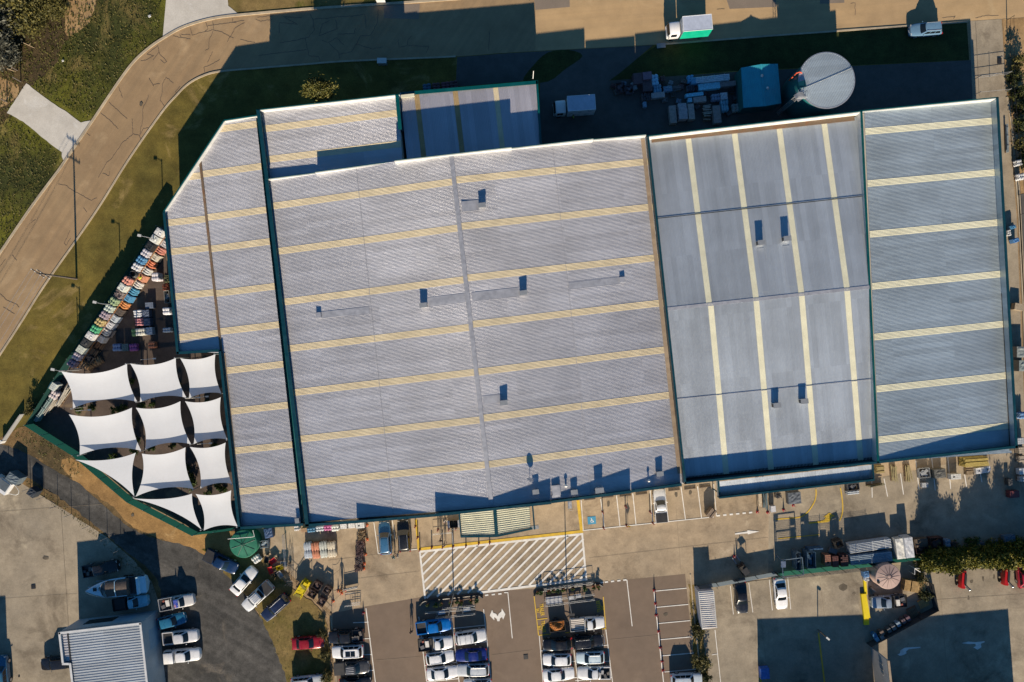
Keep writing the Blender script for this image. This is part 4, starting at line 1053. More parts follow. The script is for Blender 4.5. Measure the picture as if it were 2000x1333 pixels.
def car_meshes(kind):
    if kind in VM: return VM[kind]
    K = KIND[kind]; L, Wd, Hh = K['L'], K['W'], K['H']; hl = L / 2; w = Wd / 2
    out = {}
    P0 = paint((.5, .5, .5))
    a1, a2, a3, a4 = K['a1'], K['a2'], K['a3'], K['a4']
    bed = K.get('bed')
    st = [(hl, .70, K['nose'] - .12), (hl - .06, .80, K['nose']), (hl - .22, .90, K['nose'] + .06), (hl - .7, .975, (K['nose'] + K['hood']) / 2 + .05), (a1 + .1, 1.0, K['hood']), (a1 - .4, 1.0, K['belt']), (-.2, 1.0, K['belt'])]
    if bed is None:
        st += [(a4 + .3, .99, K['belt'])]
        if a4 - .05 > -hl + .35: st += [(a4 - .05, .985, K['tail']), (-hl + .3, .95, K['tail'] - .01)]
        st += [(-hl + .12, .92, K['tail'] - .05), (-hl + .03, .88, K['tail'] - .15), (-hl, .80, K['tail'] - .3)]
    else:
        st += [(bed + .06, 1.0, K['belt']), (bed, 1.0, K['tail']), (-hl + .1, .98, K['tail']), (-hl, .94, K['tail'] - .05)]
    rings = []
    for x, f, zt in st:
        q = w * f; zb = .24
        half = [(q * .80, zb), (q * .97, zb + .12), (q, zb + .32), (q * .995, zt - .20), (q * .96, zt - .07), (q * .80, zt - .01), (q * .4, zt + .02)]
        ring = [(x, y, z) for y, z in half] + [(x, -y, z) for y, z in half[::-1]]
        rings.append(ring)
    mb = MB(); mb.loft(rings)
    # wheel-arch shadows are real recesses: dark arch panels
    out['body'] = mb.mesh('body', P0, 35)
    # cabin
    wb, wt = w * .90, w * .73; zb = K['belt'] - .05; zu = Hh - .09
    YF = (-1, -.85, -.5, 0, .5, .85, 1)
    def fx(x0, yf, s): return x0 - s * (.16 * abs(yf) ** 3)
    def ring(xf, xr, ww, z, ins=0):
        fr = [(fx(xf, y, 1) - ins, y * ww, z) for y in YF]; re = [(fx(xr, y, -.7) + ins, y * ww, z) for y in YF[::-1]]
        return fr + re
    rg = [ring(a1, a4, wb, zb), ring(a2, a3, wt, zu), ring(a2 - .09, a3 + .07, wt * .95, zu + .055), ring(a2 - .3, a3 + .2, wt * .7, Hh)]
    mb = MB(); mb.loft([r[::-1] for r in rg]); out['cabin'] = mb.mesh('cabin', P0, 35)
    # glass
    def face(xb, xt, s, t0=.07, t1=.93):
        mb = MB(); off = .014
        ys = YF[1:-1]
        for ya, yb in zip(ys, ys[1:]):
            p = []
            for yy, t in ((ya, t0), (yb, t0), (yb, t1), (ya, t1)):
                x = fx(xb, yy, s) + (fx(xt, yy, s) - fx(xb, yy, s)) * t; y = yy * (wb + (wt - wb) * t); z = zb + (zu - zb) * t
                nx = (zu - zb); nz = (xb - xt) * (1 if s > 0 else -1); l = hypot(nx, nz)
                sg = 1 if s > 0 else -1
                p.append((x + sg * nx / l * off, y, z + abs(nz) / l * off))
            mb.quad(*(p if s > 0 else p[::-1]))
        return mb
    out['windscreen'] = face(a1, a2, 1).mesh('windscreen', GLASS)
    out['rear_window'] = face(a4, a3, -.7, .12, .9).mesh('rear_window', GLASS)
    def side(sg, x0b, x1b, x0t, x1t):
        mb = MB(); p = []
        for xb, xt, t in ((x0b, x0t, .14), (x1b, x1t, .14), (x1b, x1t, .92), (x0b, x0t, .92)):
            x = xb + (xt - xb) * t; y = wb + (wt - wb) * t + .012; z = zb + (zu - zb) * t
            p.append((x, sg * y, z))
        mb.quad(*(p[::-1] if sg > 0 else p)); return mb
    fb, ft = a1 - .30, a2 - .18; rb, rt = a4 + .28, a3 + .16
    nW = 1 if (bed is not None and kind != 'dual') else (3 if kind in ('suv', 'wagon') else 2)
    wins = []
    for sg in (-1, 1):
        for k in range(nW):
            g = .035
            lo, hi = k / nW, (k + 1) / nW
            wins.append(side(sg, fb + (rb - fb) * lo - g, fb + (rb - fb) * hi + g, ft + (rt - ft) * lo - g, ft + (rt - ft) * hi + g).mesh('side_window', GLASS))
    out['side_window'] = wins
    # wheels
    wh = []
    fxa, rxa = hl - .92, -hl + (.95 if bed is None else 1.15)
    for x in (fxa, rxa):
        for sg in (-1, 1):
            mb = MB(); R_ = .33 if kind in ('sedan', 'hatch', 'wagon', 'coupe') else .37
            for k, (r, yo, mi) in enumerate(((R_, 0, 0), (R_ * .62, .115, 1))):
                n = 18; t = .11 if k == 0 else .012
                vs = []
                for yy in (-t, t):
                    for i in range(n): vs.append((x + r * cos(2 * pi * i / n), sg * (w - .11 + yo) + yy, R_ + r * sin(2 * pi * i / n)))
                mb.add(vs, [(i, (i + 1) % n, n + (i + 1) % n, n + i) for i in range(n)] + [tuple(range(n)), tuple(range(2 * n - 1, n - 1, -1))], mi)
            wh.append(mb.mesh('wheel', [BLACK, ALU], 40))
    out['wheel'] = wh
    def pair(fn): return [fn(-1), fn(1)]
    def lamp(sg):
        mb = MB(); z = K['nose'] - .02
        mb.loft([[(hl - .10, sg * w * .52, z - .12), (hl - .10, sg * w * .84, z - .12), (hl - .10, sg * w * .84, z + .06), (hl - .10, sg * w * .52, z + .06)], [(hl + .005, sg * w * .50, z - .12), (hl - .07, sg * w * .80, z - .12), (hl - .16, sg * w * .82, z + .085), (hl - .08, sg * w * .52, z + .075)]])
        return mb.mesh('headlight', LAMPW)
    out['headlight'] = pair(lamp)
    def tl(sg):
        mb = MB(); z = (K['tail'] - .2 if bed is None else .72); mb.box((-hl + .06, sg * w * .80, z), (.14, .22, .2)); return mb.mesh('tail_light', LAMPR)
    out['tail_light'] = pair(tl)
    def mir(sg):
        mb = MB(); mb.blob((a1 - .42, sg * (w + .10), K['belt'] + .08), (.07, .11, .075), 0, 8, 5); mb.tube((a1 - .42, sg * w * .95, K['belt'] + .02), (a1 - .42, sg * (w + .06), K['belt'] + .05), .03, 5); return mb.mesh('wing_mirror', DARK, 50)
    out['wing_mirror'] = pair(mir)
    # seams between panels: bonnet line
    mb = MB(); xx = a1 + .02
    for sg in (-1, 1): mb.strip([(hl - .35, sg * w * .62), (a1 + .2, sg * w * .74)], .025, K['hood'] + .0)
    if bed is not None and kind in ('dual', 'coupe'):
        x0, x1 = -hl + .03, bed; top = K['belt'] - (.02 if kind == 'dual' else .0)
        mb = MB()
        for sg in (-1, 1): mb.box(((x0 + x1) / 2, sg * (w - .06), (top + K['tail'] - .1) / 2), (x1 - x0, .12, top - K['tail'] + .1))
        mb.box((x0 + .04, 0, (top + K['tail'] - .1) / 2), (.08, w * 2 - .242, top - K['tail'] + .1)); mb.box((x1 - .03, 0, (top + K['tail'] - .1) / 2 - .02), (.06, w * 2 - .242, top - K['tail'] + .1))
        out['tub'] = mb.mesh('tub', P0)
        mb = MB(); mb.box(((x0 + x1) / 2, 0, K['tail'] + .04), (x1 - x0 - .15, w * 2 - .26, .04)); out['tub_liner'] = mb.mesh('tub_liner', DARK)
        mb = MB(); mb.box(((x0 + x1) / 2 - .01, 0, top + .012), (x1 - x0 - .10, w * 2 - .12, .035)); out['tonneau'] = mb.mesh('tonneau_cover', DARK)
    if kind == 'single':
        x0, x1 = -hl - .02, bed - .04; mb = MB(); z = .86
        mb.box(((x0 + x1) / 2, 0, z), (x1 - x0, w * 2 + .02, .07))
        for sg in (-1, 1): mb.box(((x0 + x1) / 2, sg * (w - .01), z + .155), (x1 - x0, .04, .24))
        mb.box((x0 + .02, 0, z + .155), (.04, w * 2 - .06, .24))
        mb.box((x1 - .03, 0, z + .38), (.06, w * 2 - .06, .7)); out['tray'] = mb.mesh('tray', ALU)
        mb = MB(); mb.box(((x0 + x1) / 2, 0, z + .05), (x1 - x0 - .12, w * 2 - .1, .02)); out['tray_floor'] = mb.mesh('tray_floor', DARK)
    VM[kind] = out
    return out

def vehicle(kind, px, py, ang, col, label, extras=(), metal=.08, name='parked_car', cat='car', group=None):
    """ang: heading in degrees in the photo, 0 = right, 90 = up"""
    p = W(px, py, .85); K = KIND[kind]; M = car_meshes(kind)
    root = thing(name, label, cat, (p.x, p.y, .09), radians(ang), group)
    pt = paint(col, metal)
    for part in ('body', 'cabin'): inst(part, M[part], root, pt)
    inst('windscreen', M['windscreen'], root); inst('rear_window', M['rear_window'], root)
    for part in ('side_window', 'wheel', 'headlight', 'tail_light'):
        for me in M[part]: inst(part, me, root)
    for me in M['wing_mirror']: inst('wing_mirror', me, root, pt)
    w = K['W'] / 2; hl = K['L'] / 2
    if 'tub' in M:
        inst('tub', M['tub'], root, pt)
        inst('tonneau_cover', M['tonneau'], root) if 'tonneau' in extras else inst('tub_liner', M['tub_liner'], root)
    if 'tray' in M:
        inst('tray', M['tray'], root, goods((.5, .5, .5), .1) if 'darktray' not in extras else DARK); inst('tray_floor', M['tray_floor'], root, WOODD if 'woodtray' in extras else None)
    wt = w * .73; a2, a3, Hh = K['a2'], K['a3'], K['H']
    for e in extras:
        mb = MB()
        if e == 'rails':
            for sg in (-1, 1):
                mb = MB(); mb.tube((a2 - .1, sg * wt * .86, Hh + .03), (a3 + .1, sg * wt * .86, Hh + .03), .025)
                for x in (a2 - .15, a3 + .15): mb.tube((x, sg * wt * .86, Hh - .06), (x, sg * wt * .86, Hh + .03), .025)
                mb.build('roof_rail', ALU, root, local=True)
        elif e == 'sunroof':
            mb.box(((a2 + a3) / 2 + .1, 0, Hh + .012), (abs(a2 - a3) * .62, wt * 1.15, .02)); mb.build('sunroof', GLASS, root, local=True)
            mb = MB(); mb.box(((a2 + a3) / 2 + .05, 0, Hh + .026), (.05, wt * 1.2, .012)); mb.build('sunroof_bar', paint(col, metal), root, local=True)
        elif e == 'bars':
            for x in (a2 - .35, (a2 + a3) / 2, a3 + .35):
                mb = MB(); mb.box((x, 0, Hh + .07), (.06, wt * 2 - .05, .035))
                for sg in (-1, 1): mb.box((x, sg * (wt - .06), Hh + .02), (.06, .06, .08))
                mb.build('roof_bar', ALU, root, local=True)
        elif e == 'slats':
            for i in range(4):
                mb = MB(); mb.box(((a2 + a3) / 2 - .02, (i - 1.5) * wt * .40, Hh + .02), (abs(a2 - a3) * .8, .07, .03)); mb.build('roof_slat', ALU, root, local=True)
        elif e == 'canopy':
            x0, x1 = -hl + .05, K['bed'] - .02
            mb.loft([[(x0, -w + .03, 1.0), (x1, -w + .03, 1.0), (x1, w - .03, 1.0), (x0, w - .03, 1.0)], [(x0 + .12, -w + .16, 1.66), (x1, -w + .16, 1.70), (x1, w - .16, 1.70), (x0 + .12, w - .16, 1.66)], [(x0 + .25, -w + .3, 1.72), (x1 - .1, -w + .3, 1.76), (x1 - .1, w - .3, 1.76), (x0 + .25, w - .3, 1.72)]])
            c = mb.build('canopy', paint(col, metal), root, 40, local=True)
            for sg in (-1, 1):
                m2 = MB(); m2.box(((x0 + x1) / 2, sg * (w - .08), 1.36), (x1 - x0 - .4, .05, .3)); m2.build('canopy_window', GLASS, c, local=True)
        elif e == 'ribs':
            x0, x1 = -hl + .15, K['bed'] - .1
            for i in range(6): mb.box(((x0 + x1) / 2, (i - 2.5) * .26, 1.115 if kind != 'single' else .94), (x1 - x0, .16, .03))
            mb.build('tray_slats', goods((.62, .57, .52), .1), root, local=True)
        elif e == 'bullbar':
            mb.path([(hl + .12, -w * .8, .5), (hl + .18, -w * .5, .85), (hl + .18, w * .5, .85), (hl + .12, w * .8, .5)], .045, 6); mb.build('bull_bar', CHROME, root, local=True)
        elif e == 'load_dark':
            rnd_ = random.Random(px)
            for i in range(4):
                m2 = MB(); x = -hl + .4 + i * .42; m2.box((x, rnd_.uniform(-.4, .4), 1.02), (.36, rnd_.uniform(.3, .7), rnd_.uniform(.2, .35)), rnd_.uniform(-.4, .4)); m2.build('cargo', goods(rnd_.choice([(.05, .05, .06), (.3, .3, .32), (.12, .1, .09)])), root, local=True)
        elif e == 'boxes':
            m2 = MB(); m2.box((-hl + 1.35, .15, 1.05), (.55, .9, .3), .05); m2.build('cargo', goods((.62, .60, .56)), root, local=True)
            m2 = MB(); m2.box((-hl + .6, -.3, 1.0), (.6, .5, .25), .3); m2.build('cargo', goods((.10, .10, .11)), root, local=True)
            m2 = MB(); m2.box((-hl + .75, .5, .98), (.3, .25, .2), .3); m2.build('cargo', goods((.30, .08, .05)), root, local=True)
        elif e == 'rack':
            for x in (-hl + .25, K['bed'] - .15):
                mb = MB(); mb.path([(x, -w + .05, .9), (x, -w + .08, 1.75), (x, w - .08, 1.75), (x, w - .05, .9)], .03); mb.build('ladder_rack', ALU, root, local=True)
        elif e == 'flag':
            x = a3 + .32
            # blue flag panel on the cab roof: a small red-on-white cross canton and white stars
            mb.box((x, 0, Hh + .012), (.62, wt * 1.75, .014)); f = mb.build('flag_panel', pm('flag blue', (.02, .05, .35), .5), root, local=True)
            m2 = MB(); y0 = -wt * .45; x0 = x - .14
            m2.box((x0, y0, Hh + .024), (.30, .10, .008)); m2.box((x0, y0, Hh + .0245), (.09, wt * .8, .008)); m2.build('flag_white', goods((.7, .7, .7), .05), f, local=True)
            m2 = MB(); m2.box((x0, y0, Hh + .031), (.29, .05, .006)); m2.box((x0, y0, Hh + .0315), (.045, wt * .78, .006)); m2.build('flag_red', goods((.5, .02, .03), .05), f, local=True)
            m2 = MB()
            for sx, s_y, r in ((x - .05, .16, .05), (x + .2, .28, .05), (x - .18, .40, .045), (x + .02, .42, .04), (x + .2, -.28, .06)):
                pts = []
                for i in range(10):
                    rr = r if i % 2 == 0 else r * .45; pts.append((sx + rr * cos(i * pi / 5), s_y + rr * sin(i * pi / 5), Hh + .024))
                m2.add(pts, [tuple(range(10))])
            m2.build('flag_star', goods((.71, .71, .71), .05), f, local=True)
    # licence plate
    mb = MB(); mb.box((hl + .012, 0, .45), (.02, .37, .12)); mb.build('number_plate', LAMPW, root, local=True)
    return root

WH = (.80, .80, .80); SIL = (.45, .46, .48); BLK = (.012, .012, .014); NAVY = (.012, .018, .05)
GP = 'cars parked in marked bays'
# lower-left yard and track
vehicle('dual', 197, 1111, 10, BLK, 'black ute in the shade above the cabin cruiser', ('load_dark',), name='parked_ute', cat='ute')
vehicle('single', 256, 1177, 8, (.22, .52, .66), 'pale blue ute with dark tray parked right below the cabin cruiser', ('darktray',), name='parked_ute', cat='ute')
vehicle('single', 346, 1176, 10, (.60, .58, .56), 'silver tray ute with a flag panel on its cab roof, top of the track-side row', ('flag', 'boxes'), name='parked_ute', cat='ute')
vehicle('hatch', 335, 1213, 14, (.02, .14, .26), 'teal blue hatchback second in the row beside the pale blue building', ())
vehicle('dual', 353, 1244, 6, (.62, .62, .64), 'silver white dual-cab ute with open tub, between teal hatchback and white canopy ute', (), name='parked_ute', cat='ute')
vehicle('dual', 357, 1280, 5, WH, 'white dual-cab ute with white canopy, lowest of the track-side row', ('canopy',), name='parked_ute', cat='ute')
vehicle('dual', 432, 1097, -27, (.008, .03, .09), 'dark blue ute parked beside the green water tank', ('tonneau',), name='parked_ute', cat='ute')
vehicle('sedan', 476, 1135, 49, WH, 'white sedan parked diagonally on the dry grass', ())
vehicle('dual', 503, 1165, 223, (.62, .63, .64), 'white dual-cab ute with roof slats and dark tub cover, nosed toward the track', ('tonneau', 'slats'), name='parked_ute', cat='ute')
vehicle('wagon', 538, 1187, 222, NAVY, 'navy wagon parked diagonally, nearest the grass corner fence', ('rails',))
vehicle('sedan', 601, 1256, 4, (.28, .008, .015), 'red sedan alone on the grass patch', ())
vehicle('wagon', 600, 1333, 6, (.55, .57, .58), 'silver car cut off by the bottom edge below the red sedan', ('rails',))
vehicle('suv', 111, 1295, 186, BLK, 'black van-like car tucked against the left side of the pale blue building', ())
# car park, left column
vehicle('dual', 676, 1243, 184, BLK, 'black dual-cab ute at the top of the left bay column', ('load_dark',), name='parked_ute', cat='ute', group=GP)
vehicle('suv', 679, 1273, 183, WH, 'white suv with a black glass roof in the left bay column', ('sunroof', 'rails'), group=GP)
vehicle('dual', 687, 1304, 4, (.055, .055, .058), 'charcoal ute with covered tub below the white glass-roofed suv', ('tonneau', 'slats'), name='parked_ute', cat='ute', group=GP)
vehicle('sedan', 694, 1336, 3, BLK, 'black car cut off at the bottom of the left bay column', (), group=GP)
# second column
vehicle('dual', 847, 1223, 8, (.0, .13, .45), 'bright blue ute at the top of the central bays', (), name='parked_ute', cat='ute', group=GP)
vehicle('single', 851, 1257, 5, WH, 'white tray ute with loose cargo in its dark tray, below the bright blue ute', ('darktray', 'boxes'), name='parked_ute', cat='ute', group=GP)
vehicle('hatch', 859, 1285, 8, WH, 'white hatchback in the central bays, third below the bright blue ute', ('rails',), group=GP)
vehicle('sedan', 864, 1315, 6, WH, 'white sedan near the bottom of the central bays, left side', (), group=GP)
# third column
vehicle('suv', 919, 1244, 8, (.68, .69, .70), 'white suv with roof bars facing right at the top of the right central bays', ('bars',), group=GP)
vehicle('sedan', 920, 1280, 184, (.008, .02, .16), 'deep blue sedan beside the white suv with roof bars', (), group=GP)
vehicle('wagon', 924, 1309, 182, (.52, .55, .58), 'silver wagon below the deep blue sedan', ('rails',), group=GP)
vehicle('hatch', 933, 1338, 182, (.6, .62, .63), 'silver car cut off by the bottom edge below the silver wagon', (), group=GP)
# trailer bays
vehicle('single', 1147, 1218, 5, (.74, .74, .74), 'white ute with pale slatted tray beside the mulch trailer', ('ribs',), name='parked_ute', cat='ute', group=GP)
vehicle('hatch', 1088, 1259, 183, (.008, .008, .009), 'small black hatchback just below the mulch trailer', (), group=GP)
vehicle('suv', 1147, 1253, 5, BLK, 'black suv with silver front edge below the white slatted ute', ('rails', 'bullbar'), group=GP)
vehicle('hatch', 1088, 1289, 181, WH, 'white hatchback facing left below the small black hatchback', (), group=GP)
vehicle('hatch', 1153, 1285, 182, (.55, .66, .72), 'pale blue-white hatchback below the black suv', ('rails',), group=GP)
vehicle('sedan', 1091, 1318, 5, WH, 'white sedan facing right near the bottom edge, right of centre', (), group=GP)
vehicle('coupe', 1160, 1315, 181, (.68, .69, .7), 'white ute facing left with a dark full tub at the bottom edge', ('load_dark',), name='parked_ute', cat='ute', group=GP)
vehicle('suv', 1341, 1328, 3, (.55, .62, .68), 'white and blue suv with roof bars at the bottom edge beside the hedge', ('bars',), group=GP)
# shop front and neighbours
vehicle('coupe', 1290, 989, 95, WH, 'white sedan-style ute with grey tub cover in the bays against the shop front', ('tonneau',), name='parked_ute', cat='ute')
vehicle('wagon', 752, 1052, 94, (.04, .13, .25), 'blue wagon nosed against the shop wall left of the entrance', ('rails',))
vehicle('suv', 789, 1047, 95, (.012, .012, .013), 'black suv nosed against the shop wall next to the blue wagon', ('rails',))
vehicle('sedan', 1448, 1168, 275, (.010, .010, .013), 'black sedan in the neighbour bays beside the white container', ())
vehicle('sedan', 1525, 1160, 276, WH, 'white sedan in the neighbour bays below the green fence', ())
vehicle('single', 1735, 1175, 184, (.22, .27, .34), 'steel blue ute with dark tray parked below the pink tank', ('darktray', 'boxes'), name='parked_ute', cat='ute')
vehicle('suv', 1808, 58, 184, (.13, .24, .36), 'silver blue suv parked on the verge at the top right', ('rails',))
vehicle('hatch', 1999, 1121, 95, (.35, .008, .03), 'red car cut off by the right edge below the tree row', ())
vehicle('suv', 4, 1313, 95, (.03, .12, .22), 'blue car in the shade at the bottom left edge', ())

# ---- trucks ----------------------------------------------------------------
def truck(px, py, ang, side_col, label, L=6.2):
    p = W(px, py, 2.0); t = thing('box_truck', label, 'truck', (p.x, p.y, .09), radians(ang))
    wt_ = paint((.72, .73, .74)); x1 = L / 2
    cab0 = x1 - 1.75
    st = [(x1, .86, .55, 1.25), (x1 - .08, .95, .5, 1.5), (x1 - .3, 1.0, .45, 2.05), (x1 - .55, 1.0, .45, 2.18), (cab0 + .15, 1.0, .45, 2.22), (cab0, .98, .45, 2.15)]
    rg = []
    for x, f, z0, z1 in st:
        w = .98 * f; half = [(w * .9, z0), (w, z0 + .15), (w, 1.25 if z1 > 1.4 else 1.0), (w * .93, z1 - .1), (w * .75, z1)]
        rg.append([(x, y, z) for y, z in half] + [(x, -y, z) for y, z in half[::-1]])
    mb = MB(); mb.loft(rg); mb.build('cab', wt_, t, 35, local=True)
    mb = MB(); mb.quad((x1 - .045, -.80, 1.42), (x1 - .045, .80, 1.42), (x1 - .29, .82, 2.04), (x1 - .29, -.82, 2.04))
    mb.v = [(x + .035, y, z + .02) for x, y, z in mb.v]; mb.build('windscreen', GLASS, t, local=True)
    for s in (-1, 1):
        mb = MB(); q = [(x1 - .45, s * .985, 1.32), (cab0 + .4, s * .985, 1.32), (cab0 + .4, s * .935, 2.0), (x1 - .5, s * .94, 2.0)]
        mb.quad(*(q if s < 0 else q[::-1])); mb.v = [(x, y + s * .012, z) for x, y, z in mb.v]; mb.build('side_window', GLASS, t, local=True)
        mb = MB(); mb.box((x1 - .15, s * 1.15, 1.6), (.1, .12, .32)); mb.tube((x1 - .3, s * .95, 1.65), (x1 - .15, s * 1.12, 1.65), .02); mb.build('wing_mirror', DARK, t, local=True)
        mb = MB(); mb.box((x1 + .01, s * .68, .85), (.06, .3, .16)); mb.build('headlight', LAMPW, t, local=True)
        for x in (x1 - .75, -x1 + 1.15):
            mb = MB(); n = 18; vs = []
            for yy in (s * .70, s * .97):
                for i in range(n): vs.append((x + .40 * cos(2 * pi * i / n), yy, .40 + .40 * sin(2 * pi * i / n)))
            mb.add(vs, [(i, (i + 1) % n, n + (i + 1) % n, n + i) for i in range(n)] + [tuple(range(n)), tuple(range(2 * n - 1, n - 1, -1))]); mb.build('wheel', BLACK, t, local=True)
    mb = MB(); mb.box((-.3, 0, .62), (L - .8, .9, .2)); mb.build('chassis', DARK, t, local=True)
    bl = L - 1.95; xc = -x1 + bl / 2
    mb = MB(); mb.box((xc, 0, 1.96), (bl, 2.2, 2.4)); 
    mb.m = [0, 1, 0, 0, 0, 0]
    mb.m = [0, 0, 2, 0, 2, 0]
    mb.build('cargo_box', [wt_, wt_, side_col], t, local=True)
    mb = MB(); mb.box((xc, 0, 3.175), (bl - .04, 2.16, .03)); mb.build('box_roof', pm('translucent grey roof', (.42, .47, .58), .5), t, local=True)
    for s in (-1, 1):
        mb = MB(); mb.box((xc, s * 1.09, 3.18), (bl + .02, .06, .07)); mb.build('roof_edge', wt_, t, local=True)
    for s in (-1, 1):
        mb = MB(); mb.box((xc + s * (bl / 2 - .01), 0, 3.18), (.06, 2.1, .07)); mb.build('roof_edge', wt_, t, local=True)
    return t
truck(1345, 54, 185, pm('green curtain side', (.0, .30, .19), .5, 0, .1, 1), 'white box truck with bright green side, parked in the street at the top')
truck(1121, 208, 184, paint((.60, .62, .66)), 'plain white box truck in the shaded rear yard', 6.0)

# ---- trailer with mulch ----------------------------------------------------
p = W(1088, 1222, .7); t = thing('box_trailer', 'dark box trailer heaped with orange mulch in the trailer bay', 'trailer', (p.x, p.y, .09), radians(7))
mb = MB(); mb.box((0, 0, .5), (2.3, 1.5, .06)); mb.build('floor', RUST, t, local=True)
for c, d in (((0, .76, .72), (2.36, .05, .5)), ((0, -.76, .72), (2.36, .05, .5)), ((1.16, 0, .72), (.05, 1.46, .5)), ((-1.16, 0, .72), (.05, 1.46, .5))):
    mb = MB(); mb.box(c, d); mb.build('side_panel', pm('dark trailer steel', (.03, .022, .018), .6), t, local=True)
mb = MB(); r_ = random.Random(4); n = 16
vs = [(-1.12 + 2.24 * i / n, -.71 + 1.42 * j / n, .62 + .42 * max(0, 1 - ((i / n - .5) / .5) ** 2) * max(0, 1 - ((j / n - .4) / .6) ** 2) + r_.uniform(-.05, .05) - .35 * math.exp(-((i / n - .6) ** 2 + (j / n - .62) ** 2) * 26)) for j in range(n + 1) for i in range(n + 1)]
mb.add(vs, [(j * (n + 1) + i, j * (n + 1) + i + 1, (j + 1) * (n + 1) + i + 1, (j + 1) * (n + 1) + i) for j in range(n) for i in range(n)])
mb.build('mulch_load', pm('orange bark mulch', (.42, .15, .03), .9, 0, .5, 5, .5), t, local=True)
mb = MB(); mb.path([(1.15, .6, .45), (2.3, .05, .48)], .04); mb.path([(1.15, -.6, .45), (2.3, -.05, .48)], .04); mb.tube((2.2, 0, .48), (2.6, 0, .52), .05); mb.build('drawbar', DARK, t, local=True)
mb = MB(); mb.tube((2.1, 0, .1), (2.1, 0, .8), .03); mb.build('jockey_wheel', STEEL, t, local=True)
for s in (-1, 1):
    mb = MB(); n = 16; vs = []
    for yy in (s * .82, s * 1.0):
        for i in range(n): vs.append((-.1 + .3 * cos(2 * pi * i / n), yy, .3 + .3 * sin(2 * pi * i / n)))
    mb.add(vs, [(i, (i + 1) % n, n + (i + 1) % n, n + i) for i in range(n)] + [tuple(range(n)), tuple(range(2 * n - 1, n - 1, -1))]); mb.build('wheel', BLACK, t, local=True)
    mb = MB(); mb.box((-.1, s * .91, .66), (.9, .24, .04)); mb.build('mudguard', DARK, t, local=True)

# ---- boat on its trailer ----------------------------------------------------
p = W(229, 1146, 1.6)
bt = thing('boat_trailer', 'low steel trailer under the white cabin cruiser', 'trailer', (p.x, p.y, .09), radians(186))
for y in (-.8, .8):
    mb = MB(); mb.box((.2, y, .45), (7.0, .12, .14)); mb.build('frame_rail', STEEL, bt, local=True)
for x in (-2.6, -.8, 1.2):
    mb = MB(); mb.box((x, 0, .44), (.12, 1.5, .12)); mb.build('cross_beam', STEEL, bt, local=True)
mb = MB(); mb.tube((3.6, 0, .45), (5.0, 0, .45), .07); mb.build('drawbar', STEEL, bt, local=True)
for x in (-1.5, -.7):
    for s in (-1, 1):
        mb = MB(); n = 16; vs = []
        for yy in (s * .95, s * 1.15):
            for i in range(n): vs.append((x + .3 * cos(2 * pi * i / n), yy, .3 + .3 * sin(2 * pi * i / n)))
        mb.add(vs, [(i, (i + 1) % n, n + (i + 1) % n, n + i) for i in range(n)] + [tuple(range(n)), tuple(range(2 * n - 1, n - 1, -1))]); mb.build('wheel', BLACK, bt, local=True)
bo = thing('cabin_cruiser', 'white cabin cruiser with brown cockpit covers and two dark deck hatches, standing in the shade', 'boat', (p.x, p.y, .5), radians(186))
BW = paint((.50, .70, .80)); Lb = 8.6; xb = Lb / 2
def hw(t): return 1.38 * (1 - max(0, (t - .42) / .58) ** 2.3)
rg = []
N_ = 16
for i in range(N_ + 1):
    t = i / N_; x = -xb + Lb * t; w = max(hw(t), .03); zt = 1.45 + .35 * t; zk = .1 + .9 * max(0, t - .55) ** 1.6 * 1.8
    rg.append([(x, -w, zt), (x, -w * .96, zt - .35), (x, -w * .75, zk + .45), (x, 0, zk), (x, w * .75, zk + .45), (x, w * .96, zt - .35), (x, w, zt)])
mb = MB(); mb.loft(rg, closed=False, cap=False); n7 = 7
mb.add(rg[0], [tuple(range(7))]); mb.build('hull', BW, bo, 50, local=True)
mb = MB(); rg = []
for i in range(5, N_ + 1):
    t = i / N_; x = -xb + Lb * t; w = max(hw(t), .03); zt = 1.45 + .35 * t + .004
    cr = .28 * max(0, min(1, (1 - t) * 3))
    rg.append([(x, -w, zt), (x, -w * .7, zt + cr * .5), (x, 0, zt + cr), (x, w * .7, zt + cr * .5), (x, w, zt)])
mb.loft(rg, closed=False, cap=False); mb.f = [tuple(reversed(f)) for f in mb.f]; mb.build('deck', BW, bo, 50, local=True)
for x in (1.95, 2.85 - .05):
    mb = MB(); mb.box((x, -.15, 1.98), (.5, .5, .06)); mb.build('deck_hatch', GLASS, bo, local=True)
COVER = pm('brown cockpit canvas', (.11, .085, .07), .85, 0, .3, 2, .4)
for x0, x1, z in ((-2.1, -.45, 2.35), (-.35, 1.1, 2.25)):
    mb = MB(); rg = []
    for i in range(5):
        x = x0 + (x1 - x0) * i / 4; rg.append([(x, -1.22, 1.5), (x, -1.1, z - .2), (x, -.5, z + .05), (x, .5, z + .05), (x, 1.1, z - .2), (x, 1.22, 1.5)])
    mb.loft(rg); mb.build('cockpit_cover', COVER, bo, 40, local=True)
mb = MB(); mb.path([(-.4, -1.25, 1.5), (-.4, -1.12, 2.3), (-.4, 0, 2.5), (-.4, 1.12, 2.3), (-.4, 1.25, 1.5)], .06, 8); mb.build('arch', BW, bo, local=True)
mb = MB(); mb.path([(1.25, -1.2, 1.65), (1.75, -.8, 2.05), (1.95, 0, 2.15), (1.75, .8, 2.05), (1.25, 1.2, 1.65)], .05, 8); mb.build('windscreen_frame', ALU, bo, local=True)
mb = MB(); mb.loft([[(1.2, -1.15, 2.2), (1.15, 0, 2.3), (1.2, 1.15, 2.2)], [(1.75, -.82, 2.0), (1.93, 0, 2.1), (1.75, .82, 2.0)]], closed=False, cap=False); mb.build('windscreen', GLASS, bo, local=True)
